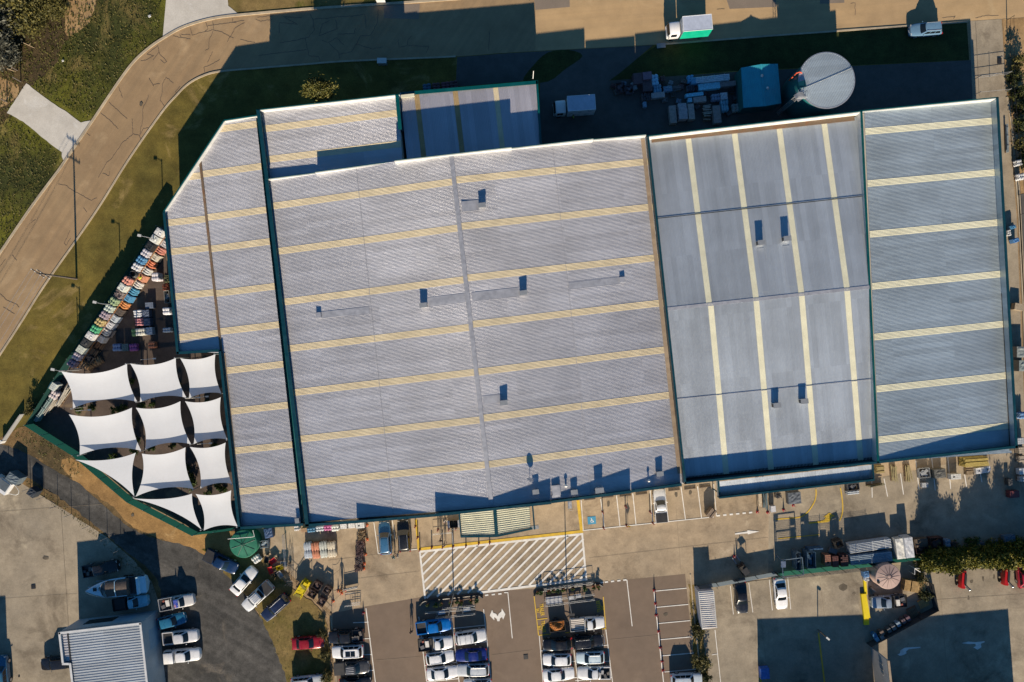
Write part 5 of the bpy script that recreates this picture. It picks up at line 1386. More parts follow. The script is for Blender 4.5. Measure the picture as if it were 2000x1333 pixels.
mb = MB(); mb.box((-2.7, 0, 1.5), (1.0, 2.3, .06)); mb.build('cockpit_floor', DARK, bo, local=True)
mb = MB(); mb.box((-4.0, 0, 1.4), (.95, 2.4, .14)); mb.box((-3.4, 0, 1.65), (.3, 2.5, .5)); mb.build('swim_platform', BW, bo, local=True)
for s in (-1, 1):
    mb = MB(); pts = [(-xb + Lb * t, s * max(hw(t) - .08, .02), 1.45 + .35 * t + .42) for t in (.6, .7, .8, .9, .97)]; mb.path(pts, .02, 5)
    for q in pts: mb.tube(q, (q[0], q[1], q[2] - .4), .015, 5)
    mb.build('bow_rail', CHROME, bo, local=True)
# ------------------------------------------------------------------ goods on pallets
LM = {}
def load_mesh(kind, sx, sy, h, seed=0):
    key = (kind, round(sx, 2), round(sy, 2), round(h, 2), seed % 3)
    if key in LM: return LM[key]
    r = random.Random(hash((kind, seed % 3)) % 1000 if False else seed % 3 + 11)
    mb = MB(); z0 = .14
    if kind == 'bags':
        nl = max(1, round(h / .17)); lh = h / nl
        for l in range(nl):
            nx, ny = (2, 3) if l % 2 else (3, 2)
            for i in range(nx):
                for j in range(ny):
                    cx = -sx / 2 + sx * (i + .5) / nx + r.uniform(-.03, .03); cy = -sy / 2 + sy * (j + .5) / ny + r.uniform(-.03, .03)
                    mb.blob((cx, cy, z0 + lh * (l + .5)), (sx / nx * .56, sy / ny * .56, lh * .62), 0, 8, 5)
    elif kind == 'wrap':
        n = 6; g = []
        for j in range(n + 1):
            for i in range(n + 1):
                e = min(i, j, n - i, n - j)
                g.append((-sx / 2 + sx * i / n, -sy / 2 + sy * j / n, z0 + h + (r.uniform(-.05, .05) if e else -.03)))
        mb.add(g, [(j * (n + 1) + i, j * (n + 1) + i + 1, (j + 1) * (n + 1) + i + 1, (j + 1) * (n + 1) + i) for j in range(n) for i in range(n)])
        b = [(-sx / 2, -sy / 2), (sx / 2, -sy / 2), (sx / 2, sy / 2), (-sx / 2, sy / 2)]
        mb.prism(b, z0, z0 + h - .06)
    elif kind == 'block':
        nx, ny, nl = max(2, round(sx / .3)), max(2, round(sy / .3)), max(1, round(h / .25))
        for l in range(nl):
            for i in range(nx):
                for j in range(ny):
                    if l == nl - 1 and r.random() < .08: continue
                    mb.box((-sx / 2 + sx * (i + .5) / nx, -sy / 2 + sy * (j + .5) / ny, z0 + h * (l + .5) / nl), (sx / nx * .93, sy / ny * .93, h / nl * .94))
    elif kind == 'timber':
        ny, nl = max(2, round(sy / .16)), max(1, round(h / .12))
        for l in range(nl):
            for j in range(ny):
                if l == nl - 1 and r.random() < .15: continue
                mb.box((r.uniform(-.06, .06), -sy / 2 + sy * (j + .5) / ny, z0 + h * (l + .5) / nl), (sx * r.uniform(.92, 1), sy / ny * .85, h / nl * .85))
    elif kind == 'loose':
        for k in range(16):
            mb.box((r.uniform(-.06, .06) * sx, r.uniform(-.42, .42) * sy, z0 + h * (k + .5) / 16), (sx * r.uniform(.7, 1.05), .09, .06), r.uniform(-.12, .12))
    elif kind == 'pipes':
        ny, nl = max(2, round(sy / .22)), max(1, round(h / .22))
        for l in range(nl):
            for j in range(ny):
                y = -sy / 2 + sy * (j + .5) / ny; z = z0 + h * (l + .5) / nl
                mb.tube((-sx / 2, y, z), (sx / 2, y, z), sy / ny * .47, 8)
        for x in (-.3 * sx, .05 * sx, .35 * sx): mb.box((x, 0, z0 + h + .03), (.08, sy + .04, .03))
    elif kind == 'pots':
        for i in range(4):
            for j in range(4):
                x = -sx / 2 + sx * (i + .5) / 4 + r.uniform(-.03, .03); y = -sy / 2 + sy * (j + .5) / 4 + r.uniform(-.03, .03); rr = min(sx, sy) / 9; hh = h * r.uniform(.7, 1)
                mb.lathe([(rr * .6, z0), (rr, z0 + hh), (rr * .85, z0 + hh), (rr * .7, z0 + hh * .7)], (x, y, 0), 9)
    elif kind == 'coil':
        for k in range(4):
            for q in range(20):
                a, b = q * pi / 10, (q + 1) * pi / 10; rr = min(sx, sy) / 2 * (.95 - .1 * (k % 2)); z = z0 + h * (k + .5) / 4
                mb.tube((rr * cos(a), rr * sin(a), z), (rr * cos(b), rr * sin(b), z), .09, 5)
    elif kind == 'crate':
        for s in (-1, 1):
            for l in range(3):
                z = z0 + h * (l + .5) / 3
                mb.box((0, s * sy / 2, z), (sx, .04, h * .26)); mb.box((s * sx / 2, 0, z), (.04, sy - .05, h * .26))
            for q in (-1, 1): mb.box((s * sx / 2 * .96, q * sy / 2 * .96, z0 + h / 2), (.08, .08, h + .02))
        for k in range(6): mb.box((r.uniform(-.3, .3) * sx, r.uniform(-.3, .3) * sy, z0 + h * r.uniform(.3, .75)), (sx * .35, sy * .3, .2), r.uniform(-1, 1))
    elif kind == 'sheets':
        for l in range(3): mb.box((r.uniform(-.03, .03), r.uniform(-.03, .03), z0 + h * (l + .5) / 3), (sx, sy, h / 3 * .9), r.uniform(-.03, .03))
    me = mb.mesh('load', goods((.4, .4, .4)), 30 if kind in ('bags', 'pipes', 'coil') else None)
    LM[key] = me
    return me
PALM = {}
def pallet_mesh(sx, sy):
    k = (round(sx, 1), round(sy, 1))
    if k not in PALM:
        mb = MB(); n = 6
        for j in range(3): mb.box((0, (-1 + j) * (sy / 2 - .06), .055), (sx, .1, .09))
        for i in range(n): mb.box((-sx / 2 + sx * (i + .5) / n, 0, .115), (sx / n * .72, sy, .025))
        PALM[k] = mb.mesh('pallet', WOODD)
    return PALM[k]
SEED = [0]
def stack(px, py, z0, ang, sx, sy, h, kind, col, label, group=None, name='pallet_stack', cat='pallet stack', pal=True, z_img=None, pos=None):
    SEED[0] += 1
    if isinstance(col, tuple):
        g_ = sum(col) / 3; col = tuple(c_ * .8 + g_ * .2 for c_ in col)
    p = pos or W(px, py, z0 + h + .12 if z_img is None else z_img)
    t = thing(name, label, cat, (p.x, p.y, z0 + .09), radians(ang), group)
    if pal: inst('pallet', pallet_mesh(sx, sy), t)
    o = inst('load', load_mesh(kind, sx, sy, h, SEED[0]), t, col if not isinstance(col, tuple) else goods(col))
    return t

# ---- racking along the north-west fence -------------------------------------
A = W(314, 447, 3.0); B = W(134, 717, 3.0); A.z = B.z = 0
d = (B - A).normalized(); nin = Vector((-d.y, d.x, 0)); nin = nin if nin.x > 0 else -nin
fr = math.degrees(atan2(d.y, d.x)); Lr = (B - A).length
rack = thing('pallet_rack', 'long steel pallet rack standing inside the diagonal north-west yard fence', 'pallet rack', tuple(A + nin * 0), 0)
NB = 20
for i in range(NB // 2 + 1):
    c = A + d * (Lr * i / (NB / 2))
    for s in (-.5, .5):
        mb = MB(); q = c + nin * s; mb.box((q.x, q.y, 1.35), (.08, .08, 2.5), radians(fr)); mb.build('upright', pm('rack steel', (.08, .11, .16), .5), rack)
for zz in (.12, 1.62):
    for s in (-.5, .5):
        mb = MB(); mb.tube(A + nin * s + Vector((0, 0, zz + .1)), B + nin * s + Vector((0, 0, zz + .1)), .05, 4); mb.build('beam', pm('rack beam orange', (.40, .16, .04), .5), rack)
ups = [((.62, .62, .62), 'wrap', 'white wrapped'), ((.60, .62, .58), 'wrap', 'white bagged with dark print'), ((.015, .018, .02), 'wrap', 'black plastic covered'), ((.48, .46, .52), 'bags', 'lilac grey bag'), ((.03, .22, .45), 'bags', 'bright blue'), ((.55, .55, .58), 'bags', 'pale grey bag'), ((.03, .03, .035), 'coil', 'black hose coil'), ((.62, .22, .15), 'bags', 'salmon red bag'), ((.60, .62, .55), 'wrap', 'off-white'), ((.42, .34, .33), 'pots', 'pinkish grey'), ((.25, .36, .17), 'bags', 'light green bag'), ((.42, .50, .43), 'bags', 'pale mint bag'), ((.30, .23, .28), 'bags', 'mauve bag'), ((.45, .33, .10), 'bags', 'golden yellow'), ((.03, .38, .16), 'bags', 'emerald green bag'), ((.58, .57, .56), 'wrap', 'clean white'), ((.03, .032, .034), 'wrap', 'dark charcoal'), ((.52, .56, .48), 'block', 'pale cream block'), ((.36, .30, .36), 'bags', 'light lilac'), ((.16, .12, .20), 'bags', 'deep purple bag')]
low = [((.62, .62, .6), 'wrap', 'white'), ((.45, .43, .47), 'wrap', 'grey lilac'), ((.60, .20, .14), 'bags', 'salmon'), ((.55, .50, .40), 'wrap', 'cream'), ((.70, .17, .05), 'bags', 'bright orange'), ((.58, .58, .56), 'bags', 'white bag'), ((.62, .24, .12), 'wrap', 'coral orange'), ((.60, .58, .55), 'bags', 'white printed bag'), ((.02, .28, .50), 'bags', 'vivid blue'), ((.03, .26, .52), 'wrap', 'azure blue'), ((.65, .23, .03), 'bags', 'deep orange'), ((.10, .08, .07), 'block', 'dark brown block'), ((.40, .47, .55), 'wrap', 'pale blue grey'), ((.50, .52, .56), 'wrap', 'silver grey'), ((.60, .58, .56), 'bags', 'white lower'), ((.50, .47, .46), 'wrap', 'grey white'), ((.22, .11, .05), 'loose', 'rusty brown offcut'), ((.17, .12, .08), 'loose', 'brown timber offcut'), ((.13, .11, .10), 'crate', 'dark crate'), ((.20, .15, .10), 'loose', 'tan offcut')]
ordn = ['first', 'second', 'third', 'fourth', 'fifth', 'sixth', 'seventh', 'eighth', 'ninth', 'tenth', 'eleventh', 'twelfth', 'thirteenth', 'fourteenth', 'fifteenth', 'sixteenth', 'seventeenth', 'eighteenth', 'nineteenth', 'twentieth']
for i in range(NB):
    c = A + d * (Lr * (i + .5) / NB)
    col, kd, nm = ups[i]
    stack(0, 0, 1.70, fr, 1.04, 1.08, 1.05 if kd != 'coil' else .6, kd, col, '%s stack on top of the fence rack, %s from the building' % (nm, ordn[i]), 'stacks on top of the fence rack', pos=c)
    col, kd, nm = low[i]
    c2 = c + nin * .55
    stack(0, 0, .02, fr, 1.0, 1.5, 1.2 if i < 16 else .8, kd, col, '%s stack under the fence rack, %s from the building' % (nm, ordn[i]), 'stacks on the lower level of the fence rack', pos=c2)

# ---- nursery yard goods ------------------------------------------------------
GN = 'stacks on the nursery yard floor'
for px, py, ang, sx, sy, h, kd, col, lb in (
    (269, 613, 4, 1.2, 1.1, 1.0, 'bags', (.62, .63, .66), 'white bag stack at the top of the middle yard row, above the red stack'),
    (272, 629, 4, 1.2, 1.1, 1.0, 'bags', (.50, .16, .18), 'red and white bag stack in the middle of the nursery yard'),
    (285, 613, 4, 1.0, 1.1, .9, 'wrap', (.06, .09, .16), 'wrapped stack coloured navy for shade, right of the white bag stack in the yard'),  # this wrap and the next carry shade in their navy colour
    (287, 629, 4, 1.0, 1.1, .9, 'wrap', (.05, .08, .15), 'wrapped stack coloured navy for shade, right of the red and white bags'),
    (292, 597, 4, 1.2, .9, .7, 'block', (.12, .16, .24), 'blue grey block stack in sail shade north of the two shade-coloured stacks'),
    (261, 650, 4, .6, 1.1, .9, 'bags', (.16, .34, .10), 'narrow green bag stack at the left end of the white row'),
    (270, 649, 4, .75, 1.1, .9, 'bags', (.52, .55, .50), 'white bag stack beside the narrow green one'),
    (280, 648, 4, .75, 1.1, .9, 'bags', (.58, .57, .48), 'cream bag stack third along the white row'),
    (292, 647, 4, .9, 1.1, .9, 'wrap', (.30, .38, .46), 'pale blue wrapped stack at the right end of the white row'),
    (228, 679, 3, 1.2, 1.1, .8, 'bags', (.10, .20, .42), 'blue bag stack at the left end of the lower yard row'),
    (245, 679, 3, 1.0, 1.1, .8, 'block', (.05, .12, .15), 'dark teal block stack between blue and purple stacks'),
    (260, 679, 3, 1.1, 1.1, .8, 'bags', (.20, .03, .24), 'purple bag stack in the lower yard row'),
    (296, 674, 3, 1.0, 1.0, .9, 'bags', (.55, .16, .04), 'orange bag stack alone below the white row'),
    (325, 608, 5, 1.0, 1.05, 1.5, 'bags', (.68, .68, .72), 'white bag stack against the wing wall, lower one'),
    (303, 541, 5, 1.0, 1.2, 1.5, 'bags', (.62, .58, .62), 'white bag stack with dark print near the wing wall, upper one'),
    (325, 545, 5, .7, 1.2, .9, 'pots', (.22, .25, .12), 'green pots against the wing wall next to the printed white bags'),
    (323, 561, 5, .9, 1.0, .7, 'pots', (.40, .09, .04), 'red pots against the wing wall'),
    (326, 580, 5, .7, 1.8, .8, 'crate', (.30, .30, .28), 'grey crates against the wing wall below the red pots'),
    (326, 645, 5, 1.2, .7, .8, 'bags', (.35, .42, .50), 'grey blue bag stack against the wing wall near the notch'),
    (176, 712, -33, 1.2, 2.2, .5, 'loose', (.42, .24, .08), 'pile of orange timber offcuts at the south end of the rack'),
    (190, 706, -60, 1.2, 1.4, .4, 'loose', (.36, .24, .11), 'small pile of pale timber offcuts above the shade sails'),
    (214, 650, -33, 1.0, 1.2, .6, 'crate', (.24, .21, .20), 'grey open crate standing out from the rack'),
    (103, 755, -33, 1.0, 1.1, 1.5, 'block', (.50, .55, .52), 'white gridded stack on the south-west stake rack'),
    (105, 772, -33, 1.1, 1.2, 1.2, 'bags', (.52, .44, .44), 'pinkish white bag stack between garden stakes'),
    (119, 775, 56, 3.6, .7, 1.1, 'loose', (.50, .46, .38), 'bundle of pale garden stakes left of the first shade sail'),
    (98, 792, 56, 3.0, .6, .9, 'loose', (.42, .38, .31), 'bundle of weathered garden stakes by the fence corner'),
    (84, 800, 56, 4.2, .5, 1.0, 'pipes', (.16, .24, .24), 'bundle of grey green posts along the corner fence')):
    stack(px, py, 0, ang, sx, sy, h, kd, col, lb, GN)

# ---- shade sails ---------------------------------------------------------------
def zs6(x, y): return (x / 3.808, 700 + y / 3.808)
NZ, SZ = 4.0, 3.05
SAILS = [
 ('first row, leftmost and widest', [(455, 98, NZ), (945, 42, NZ), (1022, 325, SZ), (540, 375, SZ)]),
 ('first row, middle', [(968, 40, NZ), (1308, -2, NZ), (1388, 295, SZ), (1040, 328, SZ)]),
 ('first row, right beside the wing', [(1340, 0, NZ), (1602, -30, NZ), (1648, 262, SZ), (1404, 300, SZ)]),
 ('second row, leftmost', [(512, 418, NZ), (982, 368, NZ), (1052, 690, SZ), (590, 722, SZ)]),
 ('second row, middle', [(1010, 368, NZ), (1342, 320, NZ), (1422, 640, SZ), (1080, 680, SZ)]),
 ('second row, right beside the wing', [(1376, 320, NZ), (1642, 290, NZ), (1692, 605, SZ), (1440, 640, SZ)]),
 ('third row, triangular at the fence', [(560, 755, NZ), (1010, 703, NZ), (1002, 1030, SZ)]),
 ('third row, middle', [(1055, 710, NZ), (1380, 663, NZ), (1442, 975, SZ), (1008, 1030, SZ)]),
 ('third row, right beside the wing', [(1412, 660, NZ), (1678, 628, NZ), (1728, 935, SZ), (1490, 970, SZ)]),
 ('fourth row, triangular at the fence', [(985, 1042, NZ), (1428, 1008, NZ), (1500, 1275, SZ)]),
 ('fourth row, square beside the wing', [(1455, 1010, NZ), (1720, 983, NZ), (1768, 1252, SZ), (1515, 1282, SZ)])]
MASTS = []
for lb, cs in SAILS:
    P = [W(*zs6(x, y), z) for x, y, z in cs]
    for q in P:
        if all((q - m).xy.length > 1.6 for m in MASTS): MASTS.append(q)
    c = sum(P, Vector()) / len(P); n = 18
    def edge(a, b, t, sag=.085):
        p = a.lerp(b, t); mid_ = (a + b) / 2; inn = (c - mid_); inn.z = 0; inn.normalize()
        return p + inn * (b - a).length * sag * 4 * t * (1 - t) - Vector((0, 0, .12 * 4 * t * (1 - t)))
    mb = MB(); vs = []; fs = []
    if len(P) == 4:
        a, b, cc, dd = P
        for j in range(n + 1):
            v = j / n
            for i in range(n + 1):
                u = i / n
                top, bot, le, ri = edge(a, b, u), edge(dd, cc, u), edge(a, dd, v), edge(b, cc, v)
                q = top * (1 - v) + bot * v + le * (1 - u) + ri * u - (a * (1 - u) * (1 - v) + b * u * (1 - v) + dd * (1 - u) * v + cc * u * v)
                vs.append(q)
        fs = [(j * (n + 1) + i, (j + 1) * (n + 1) + i, (j + 1) * (n + 1) + i + 1, j * (n + 1) + i + 1) for j in range(n) for i in range(n)]
    else:
        # triangle: fan of rings shrinking from the concave rim to the centroid
        rim = []
        for k in range(3):
            for i in range(n): rim.append(edge(P[k], P[(k + 1) % 3], i / n, .07))
        m = 8
        for j in range(m):
            s = j / m
            vs += [q.lerp(c, s) for q in rim]
        L3 = len(rim); vs.append(c)
        pz = plane3(*P); vs = [Vector((q.x, q.y, pz(q.x, q.y))) for q in vs]
        for j in range(m - 1):
            for i in range(L3): fs.append((j * L3 + i, j * L3 + (i + 1) % L3, (j + 1) * L3 + (i + 1) % L3, (j + 1) * L3 + i))
        for i in range(L3): fs.append(((m - 1) * L3 + i, (m - 1) * L3 + (i + 1) % L3, L3 * m))
    mb.add(vs, fs)
    o = solo(mb, 'shade_sail', SAILM, 'white shade sail with hollow edges, ' + lb, 'shade sail', 'shade sails over the nursery corner', 60)
for i, q in enumerate(MASTS):
    if q.x > W(450, 800, 3).x and False: continue
    mb = MB(); lean = Vector((0, 0, 0)); mb.tube((q.x, q.y, 0), (q.x, q.y, q.z + .35), .07, 8); mb.tube((q.x, q.y, q.z + .35), (q.x, q.y, q.z + .4), .1, 8)
    row = 'north' if q.y > W(0, 790, 3).y else ('middle' if q.y > W(0, 880, 3).y else 'south')
    solo(mb, 'sail_mast', STEEL, 'thin grey mast holding the corners of the white shade sails', 'mast', 'masts of the shade sails', 40)
for px, py, a in ((275, 703, 0), (362, 779, -8), (378, 777, 8), (148, 803, 10), (385, 868, 8)):
    p = W(px, py, 2.4); mb = MB(); mb.tube(p, p + Vector((1.9, .15, .05)), .03, 6); mb.box((p.x + 2.0, p.y + .16, 2.42), (.45, .22, .1), .05)
    solo(mb, 'floodlight', WHITEM, 'pale floodlight on an arm between the shade sails', 'floodlight', 'floodlights between the shade sails')

# ---- trees and plants ------------------------------------------------------------
OLIVE = leafmat('olive foliage', (.085, .078, .022), (.05, .05, .015), (.18, .15, .04))
DKGRN = leafmat('dark green foliage', (.028, .038, .010), (.018, .026, .008), (.09, .085, .014))
YGRN = leafmat('sunny yellow green foliage', (.080, .080, .018), (.050, .054, .012), (.15, .13, .03))
ROWG = leafmat('row tree foliage', (.10, .10, .012), (.055, .062, .009), (.24, .20, .02))
GREYG = leafmat('grey green foliage', (.062, .064, .050), (.040, .044, .034), (.13, .13, .10))
LUSH = leafmat('pot plant foliage', (.040, .075, .014), (.022, .045, .009), (.10, .13, .02))
BARK = pm('tree bark', (.11, .08, .055), .9, 0, .3, 4)
def tree_meshes(seed, h, r, nl, leaf, shape='round', base=.3, mt=OLIVE, clumps=26):
    rd = random.Random(seed); tr = MB()
    top = Vector((rd.uniform(-.2, .2), rd.uniform(-.2, .2), h * .82))
    pts = [Vector((0, 0, 0)), Vector((rd.uniform(-.1, .1), rd.uniform(-.1, .1), h * .35)), top]
    r0 = max(.05, h * .025)
    for k, (a, b) in enumerate(zip(pts, pts[1:])): tr.tube(a, b, r0 * (1 - .4 * k), 8, 0, r0 * (1 - .4 * (k + 1)))
    cl = []
    for i in range(clumps):
        t = (i + .5) / clumps; z = h * (base + (1 - base) * rd.random())
        if shape == 'cone': rr = r * (1.05 - .97 * max(0, (z / h - base) / (1 - base))) * sqrt(rd.uniform(.15, 1)); z *= .93
        else:
            u = (z / h - base) / (1 - base); rr = r * sqrt(max(.05, 1 - (2 * u - .9) ** 2)) * sqrt(rd.uniform(.1, 1))
        a = rd.uniform(0, 2 * pi); c = Vector((rr * cos(a), rr * sin(a), z)); cl.append((c, rd.uniform(.22, .42) * r))
        s = Vector((0, 0, max(.2, z * rd.uniform(.45, .8)))); tr.tube(s, c, r0 * .35, 5, 0, r0 * .1)
    lf = MB()
    for k in range(nl):
        c, cr = cl[k % len(cl)]
        v = Vector((rd.gauss(0, 1), rd.gauss(0, 1), rd.gauss(0, .8))); v *= cr * .55
        p = c + v
        if p.z < .1: p.z = .1
        a = Vector((rd.gauss(0, 1), rd.gauss(0, 1), rd.gauss(0, .7))).normalized(); b = a.cross(Vector((rd.gauss(0, 1), rd.gauss(0, 1), rd.gauss(0, 1)))).normalized()
        s = leaf * rd.uniform(.6, 1.3)
        lf.add([p - a * s, p + b * s * .45, p + a * s, p - b * s * .45], [(0, 1, 2, 3)])
    return tr.mesh('trunk', BARK), lf.mesh('crown', mt)
TC = {}
def plant(name, label, cat, px, py, key, sc=1.0, rz=0, group=None, z=0.05, mt=None):
    if key not in TC: TC[key] = tree_meshes(*TP[key])
    p = W(px, py); t = thing(name, label, cat, (p.x, p.y, z), rz, group); t.scale = (sc, sc, sc) if not isinstance(sc, tuple) else sc
    inst('trunk', TC[key][0], t); inst('crown', TC[key][1], t, mt)
    return t
TP = {'verge': (1, 7.8, 2.3, 5200, .2, 'round', .68, YGRN, 40), 'row': (2, 5.3, 1.9, 6500, .2, 'cone', .06, ROWG, 60), 'row2': (3, 4.5, 2.0, 6500, .2, 'cone', .05, ROWG, 60),
      'scrub': (4, 5.5, 3.4, 5000, .2, 'round', .2, OLIVE, 44), 'scrub2': (5, 5.0, 3.2, 5000, .2, 'round', .15, GREYG, 44), 'bush': (6, 1.7, 1.0, 1200, .12, 'round', .1, OLIVE, 18), 'bush2': (9, 1.5, 1.0, 1200, .12, 'round', .1, DKGRN, 18),
      'pot': (7, .95, .38, 260, .1, 'round', .3, LUSH, 9), 'shrub': (8, 1.3, .65, 700, .12, 'round', .1, LUSH, 14)}
plant('verge_tree', 'lone olive green tree rising into the sun on the shaded rear verge', 'tree', 646, 204, 'verge', (.92, .62, 1), .12)
k = 0
for px, py, key, sc, lb in ((1806, 1089, 'row2', (.85, 1.0, 0.91), 'shortest tree, at the left end of the tree row by the pink tank'), (1822, 1088, 'row', (.85, 1.0, 1.09), 'second tree from the left in the dense row along the yard'), (1838, 1087, 'row2', (.85, 1.0, 0.77), 'third tree from the left in the dense row, bushy'), (1855, 1085, 'row', (.85, 1.0, 0.64), 'fourth tree from the left in the dense row, low'),
    (1872, 1084, 'row2', (.85, 1.0, 0.56), 'low tree above the left red machine in the dense row'), (1889, 1082, 'row2', (.85, 1.0, 0.86), 'low bushy tree right of the left red machine, dense row'), (1906, 1081, 'row', (.85, 1.0, 0.79), 'tall tree in the middle of the dense row'), (1921, 1080, 'row', (.85, 1.0, 1.13), 'tallest tree of the dense row'),
    (1937, 1078, 'row2', (.85, 1.0, 0.81), 'broad tree left of the second red machine, dense row'), (1953, 1076, 'row', (.85, 1.0, 0.98), 'tall tree behind the second red machine, dense row'), (1969, 1075, 'row', (.85, 1.0, 0.83), 'tree near the right edge of the dense row, tall and narrow'), (1985, 1073, 'row', (.85, 1.0, 1.05), 'second last tree at the right end of the dense row'), (2001, 1071, 'row2', (.85, 1.0, 1.07), 'last tree of the dense row, cut by the right edge')):
    k += 1; plant('conifer_tree', lb, 'tree', px, py, key, sc, k * 1.3, 'trees of the dense row')
for px, py, key, sc, lb in ((12, 55, 'scrub2', 1.25, 'grey green tree on the left edge of the scrub'), (0, 105, 'scrub2', 1.1, 'grey green tree cut by the left edge above the dirt clearing'), (62, 22, 'scrub', 1.25, 'olive scrub tree at the top left, right of the grey one'), (110, 2, 'scrub', 1.0, 'olive scrub tree at the top edge beside the sandy patch'), (92, 30, 'scrub', .75, 'middle olive scrub tree between the fallen branch and the sandy patch'), (28, 8, 'scrub', 1.1, 'olive scrub tree in the very top left corner'), (120, 22, 'scrub', .5, 'small olive scrub bush beside the sandy patch'), (30, 118, 'scrub2', .45, 'small grey bush above the dirt clearing'), (72, 52, 'scrub', .55, 'low olive bush in front of the scrub trees')):
    plant('scrub_tree', lb, 'tree', px, py, key, sc, px * .1, 'scrub trees at the top left')
for px, py, key, sc, lb in ((1978, 128, 'bush', 1.2, 'yellow green bush by the east driveway fence, topmost'), (1975, 155, 'bush2', 1.2, 'dark hedge bush second from the top on the east boundary'), (1980, 185, 'bush2', 1.3, 'dark hedge bush third from the top on the east boundary'), (1986, 215, 'bush2', 1.3, 'dark hedge bush level with the east hall corner'), (1990, 250, 'bush2', 1.4, 'dark hedge bush on the east boundary below the hall corner'), (1992, 285, 'bush', 1.2, 'sunlit hedge bush on the east boundary'), (1995, 318, 'bush2', 1.2, 'lowest dark hedge bush on the east boundary'),
    (1362, 1228, 'bush', .95, 'small bush beside the white container'), (1366, 1216, 'bush2', .6, 'tiny bush at the foot of the white container'), (1366, 1285, 'bush', 1.35, 'rounded bush between the car park and the neighbour, lower one'), (1374, 1320, 'bush2', .9, 'small bush at the bottom edge beside the white suv'),
    (1800, 1160, 'bush2', 1.0, 'dark bush beside the pallet pile'), (1792, 1128, 'bush', .9, 'yellow green bush at the left foot of the tree row'), (630, 1235, 'bush', .7, 'weedy bush at the right of the grass patch, level with the red sedan'), (635, 1275, 'bush', .8, 'weedy bush on the grass edge below the red sedan'), (640, 1318, 'bush', .9, 'weedy bush at the bottom edge between grass patch and car park'), (70, 790, 'bush', .8, 'yellow green weedy bush outside the fence corner'), (58, 806, 'bush', .5, 'small weedy clump by the grey barrier')):
    plant('bush', lb, 'bush', px, py, key, sc, px * .3, 'bushes and hedge plants')
i = 0
for px, py, s in ((160, 800, 1), (185, 796, .8), (232, 800, 1), (245, 795, .8), (280, 792, .8), (300, 790, .7), (270, 862, 1.1), (268, 880, 1), (300, 875, .8), (340, 870, .7), (372, 930, 1.1), (376, 945, 1.2), (368, 915, .9), (430, 948, 1), (440, 955, .9), (410, 962, .8), (225, 890, .8), (420, 870, .7), (405, 787, .7), (262, 745, .7), (352, 750, .7)):
    i += 1; plant('nursery_shrub', 'green nursery shrub showing in the gaps between the shade sails', 'shrub', px, py, 'shrub', s, i, 'nursery shrubs under the shade sails')
# weed tufts as one scattered cover
WD = MB(); rd = random.Random(12)
def tuft(p, s):
    for q in range(4):
        a = rd.uniform(0, 2 * pi); l = s * rd.uniform(.5, 1.2); w_ = s * .22
        dx, dy = cos(a), sin(a)
        WD.add([(p.x - dy * w_, p.y + dx * w_, .03), (p.x + dy * w_, p.y - dx * w_, .03), (p.x + dx * l, p.y + dy * l, s * rd.uniform(.3, .9))], [(0, 1, 2)])
def inpoly(x, y, P):
    c = False
    for i in range(len(P)):
        x1, y1 = P[i]; x2, y2 = P[i - 1]
        if (y1 > y) != (y2 > y) and x < (x2 - x1) * (y - y1) / (y2 - y1) + x1: c = not c
    return c
for poly, nn, s in (([(0, 0), (315, 0), (310, 75), (255, 118), (170, 235), (52, 163), (14, 220), (0, 250)], 2600, .22), ([(0, 230), (14, 225), (120, 305), (60, 400), (0, 490)], 900, .2), ([(25, 850), (62, 828), (160, 892), (150, 940)], 260, .18), ([(30, 930), (60, 938), (190, 1035), (300, 1125), (312, 1180), (200, 1060)], 420, .16), ([(450, 1090), (560, 1140), (635, 1220), (645, 1330), (560, 1330), (500, 1190)], 420, .13)):
    xs = [p[0] for p in poly]; ys = [p[1] for p in poly]; k = 0
    while k < nn:
        x, y = rd.uniform(min(xs), max(xs)), rd.uniform(min(ys), max(ys))
        if inpoly(x, y, poly): tuft(W(x, y), s * rd.uniform(.5, 1.6)); k += 1
o = WD.build('weed_tufts', leafmat('weed blades', (.055, .060, .012), (.085, .078, .018), (.14, .11, .035))); tag(o, 'scattered tufts of weeds and rough grass on the banks and grassland', 'weeds'); o['kind'] = 'stuff'
for px, py, a, l, lb in ((98, 32, -35, 1.7, 'pale fallen branch lying in the scrub, upper one'), (56, 89, -25, 2.2, 'thin pale fallen branch in the scrub, middle one'), (20, 137, -18, 1.9, 'fallen pale branch near the dirt clearing')):
    p = W(px, py); mb = MB(); q = Vector((cos(radians(a)), sin(radians(a)), 0)) * l / 2; mb.tube(p - q + Vector((0, 0, .25)), p + q + Vector((0, 0, .12)), .07, 6, 0, .03); mb.tube(p, p + q * .4 + Vector((.1, .35, .3)), .04, 5, 0, .015)
    solo(mb, 'fallen_branch', pm('bleached wood', (.45, .34, .22), .9), lb, 'branch')
for px, py, s, lb in ((293, 33, .3, 'white litter sheet in the grass near the street crossover'), (124, 120, .22, 'small white box lying in the top-left grass')):
    p = W(px, py); mb = MB(); mb.box((p.x, p.y, .15), (s * 1.2, s, .12), .5); mb.box((p.x + s * .4, p.y + s * .5, .13), (s * .5, s * .5, .08), .9); solo(mb, 'litter', WHITEM, lb, 'litter')
for px, py, hh, lb in ((41, 160, 1.8, 'leaning dark fence post beside the white crossover slab'), (34, 138, 1.5, 'dark fence post in the scrub, upper'), (14, 200, 1.3, 'dark fence post left of the white crossover slab')):
    p = W(px, py); mb = MB(); mb.tube(p, p + Vector((.05, 0, hh)), .09, 7); solo(mb, 'fence_post', POLE, lb, 'post')
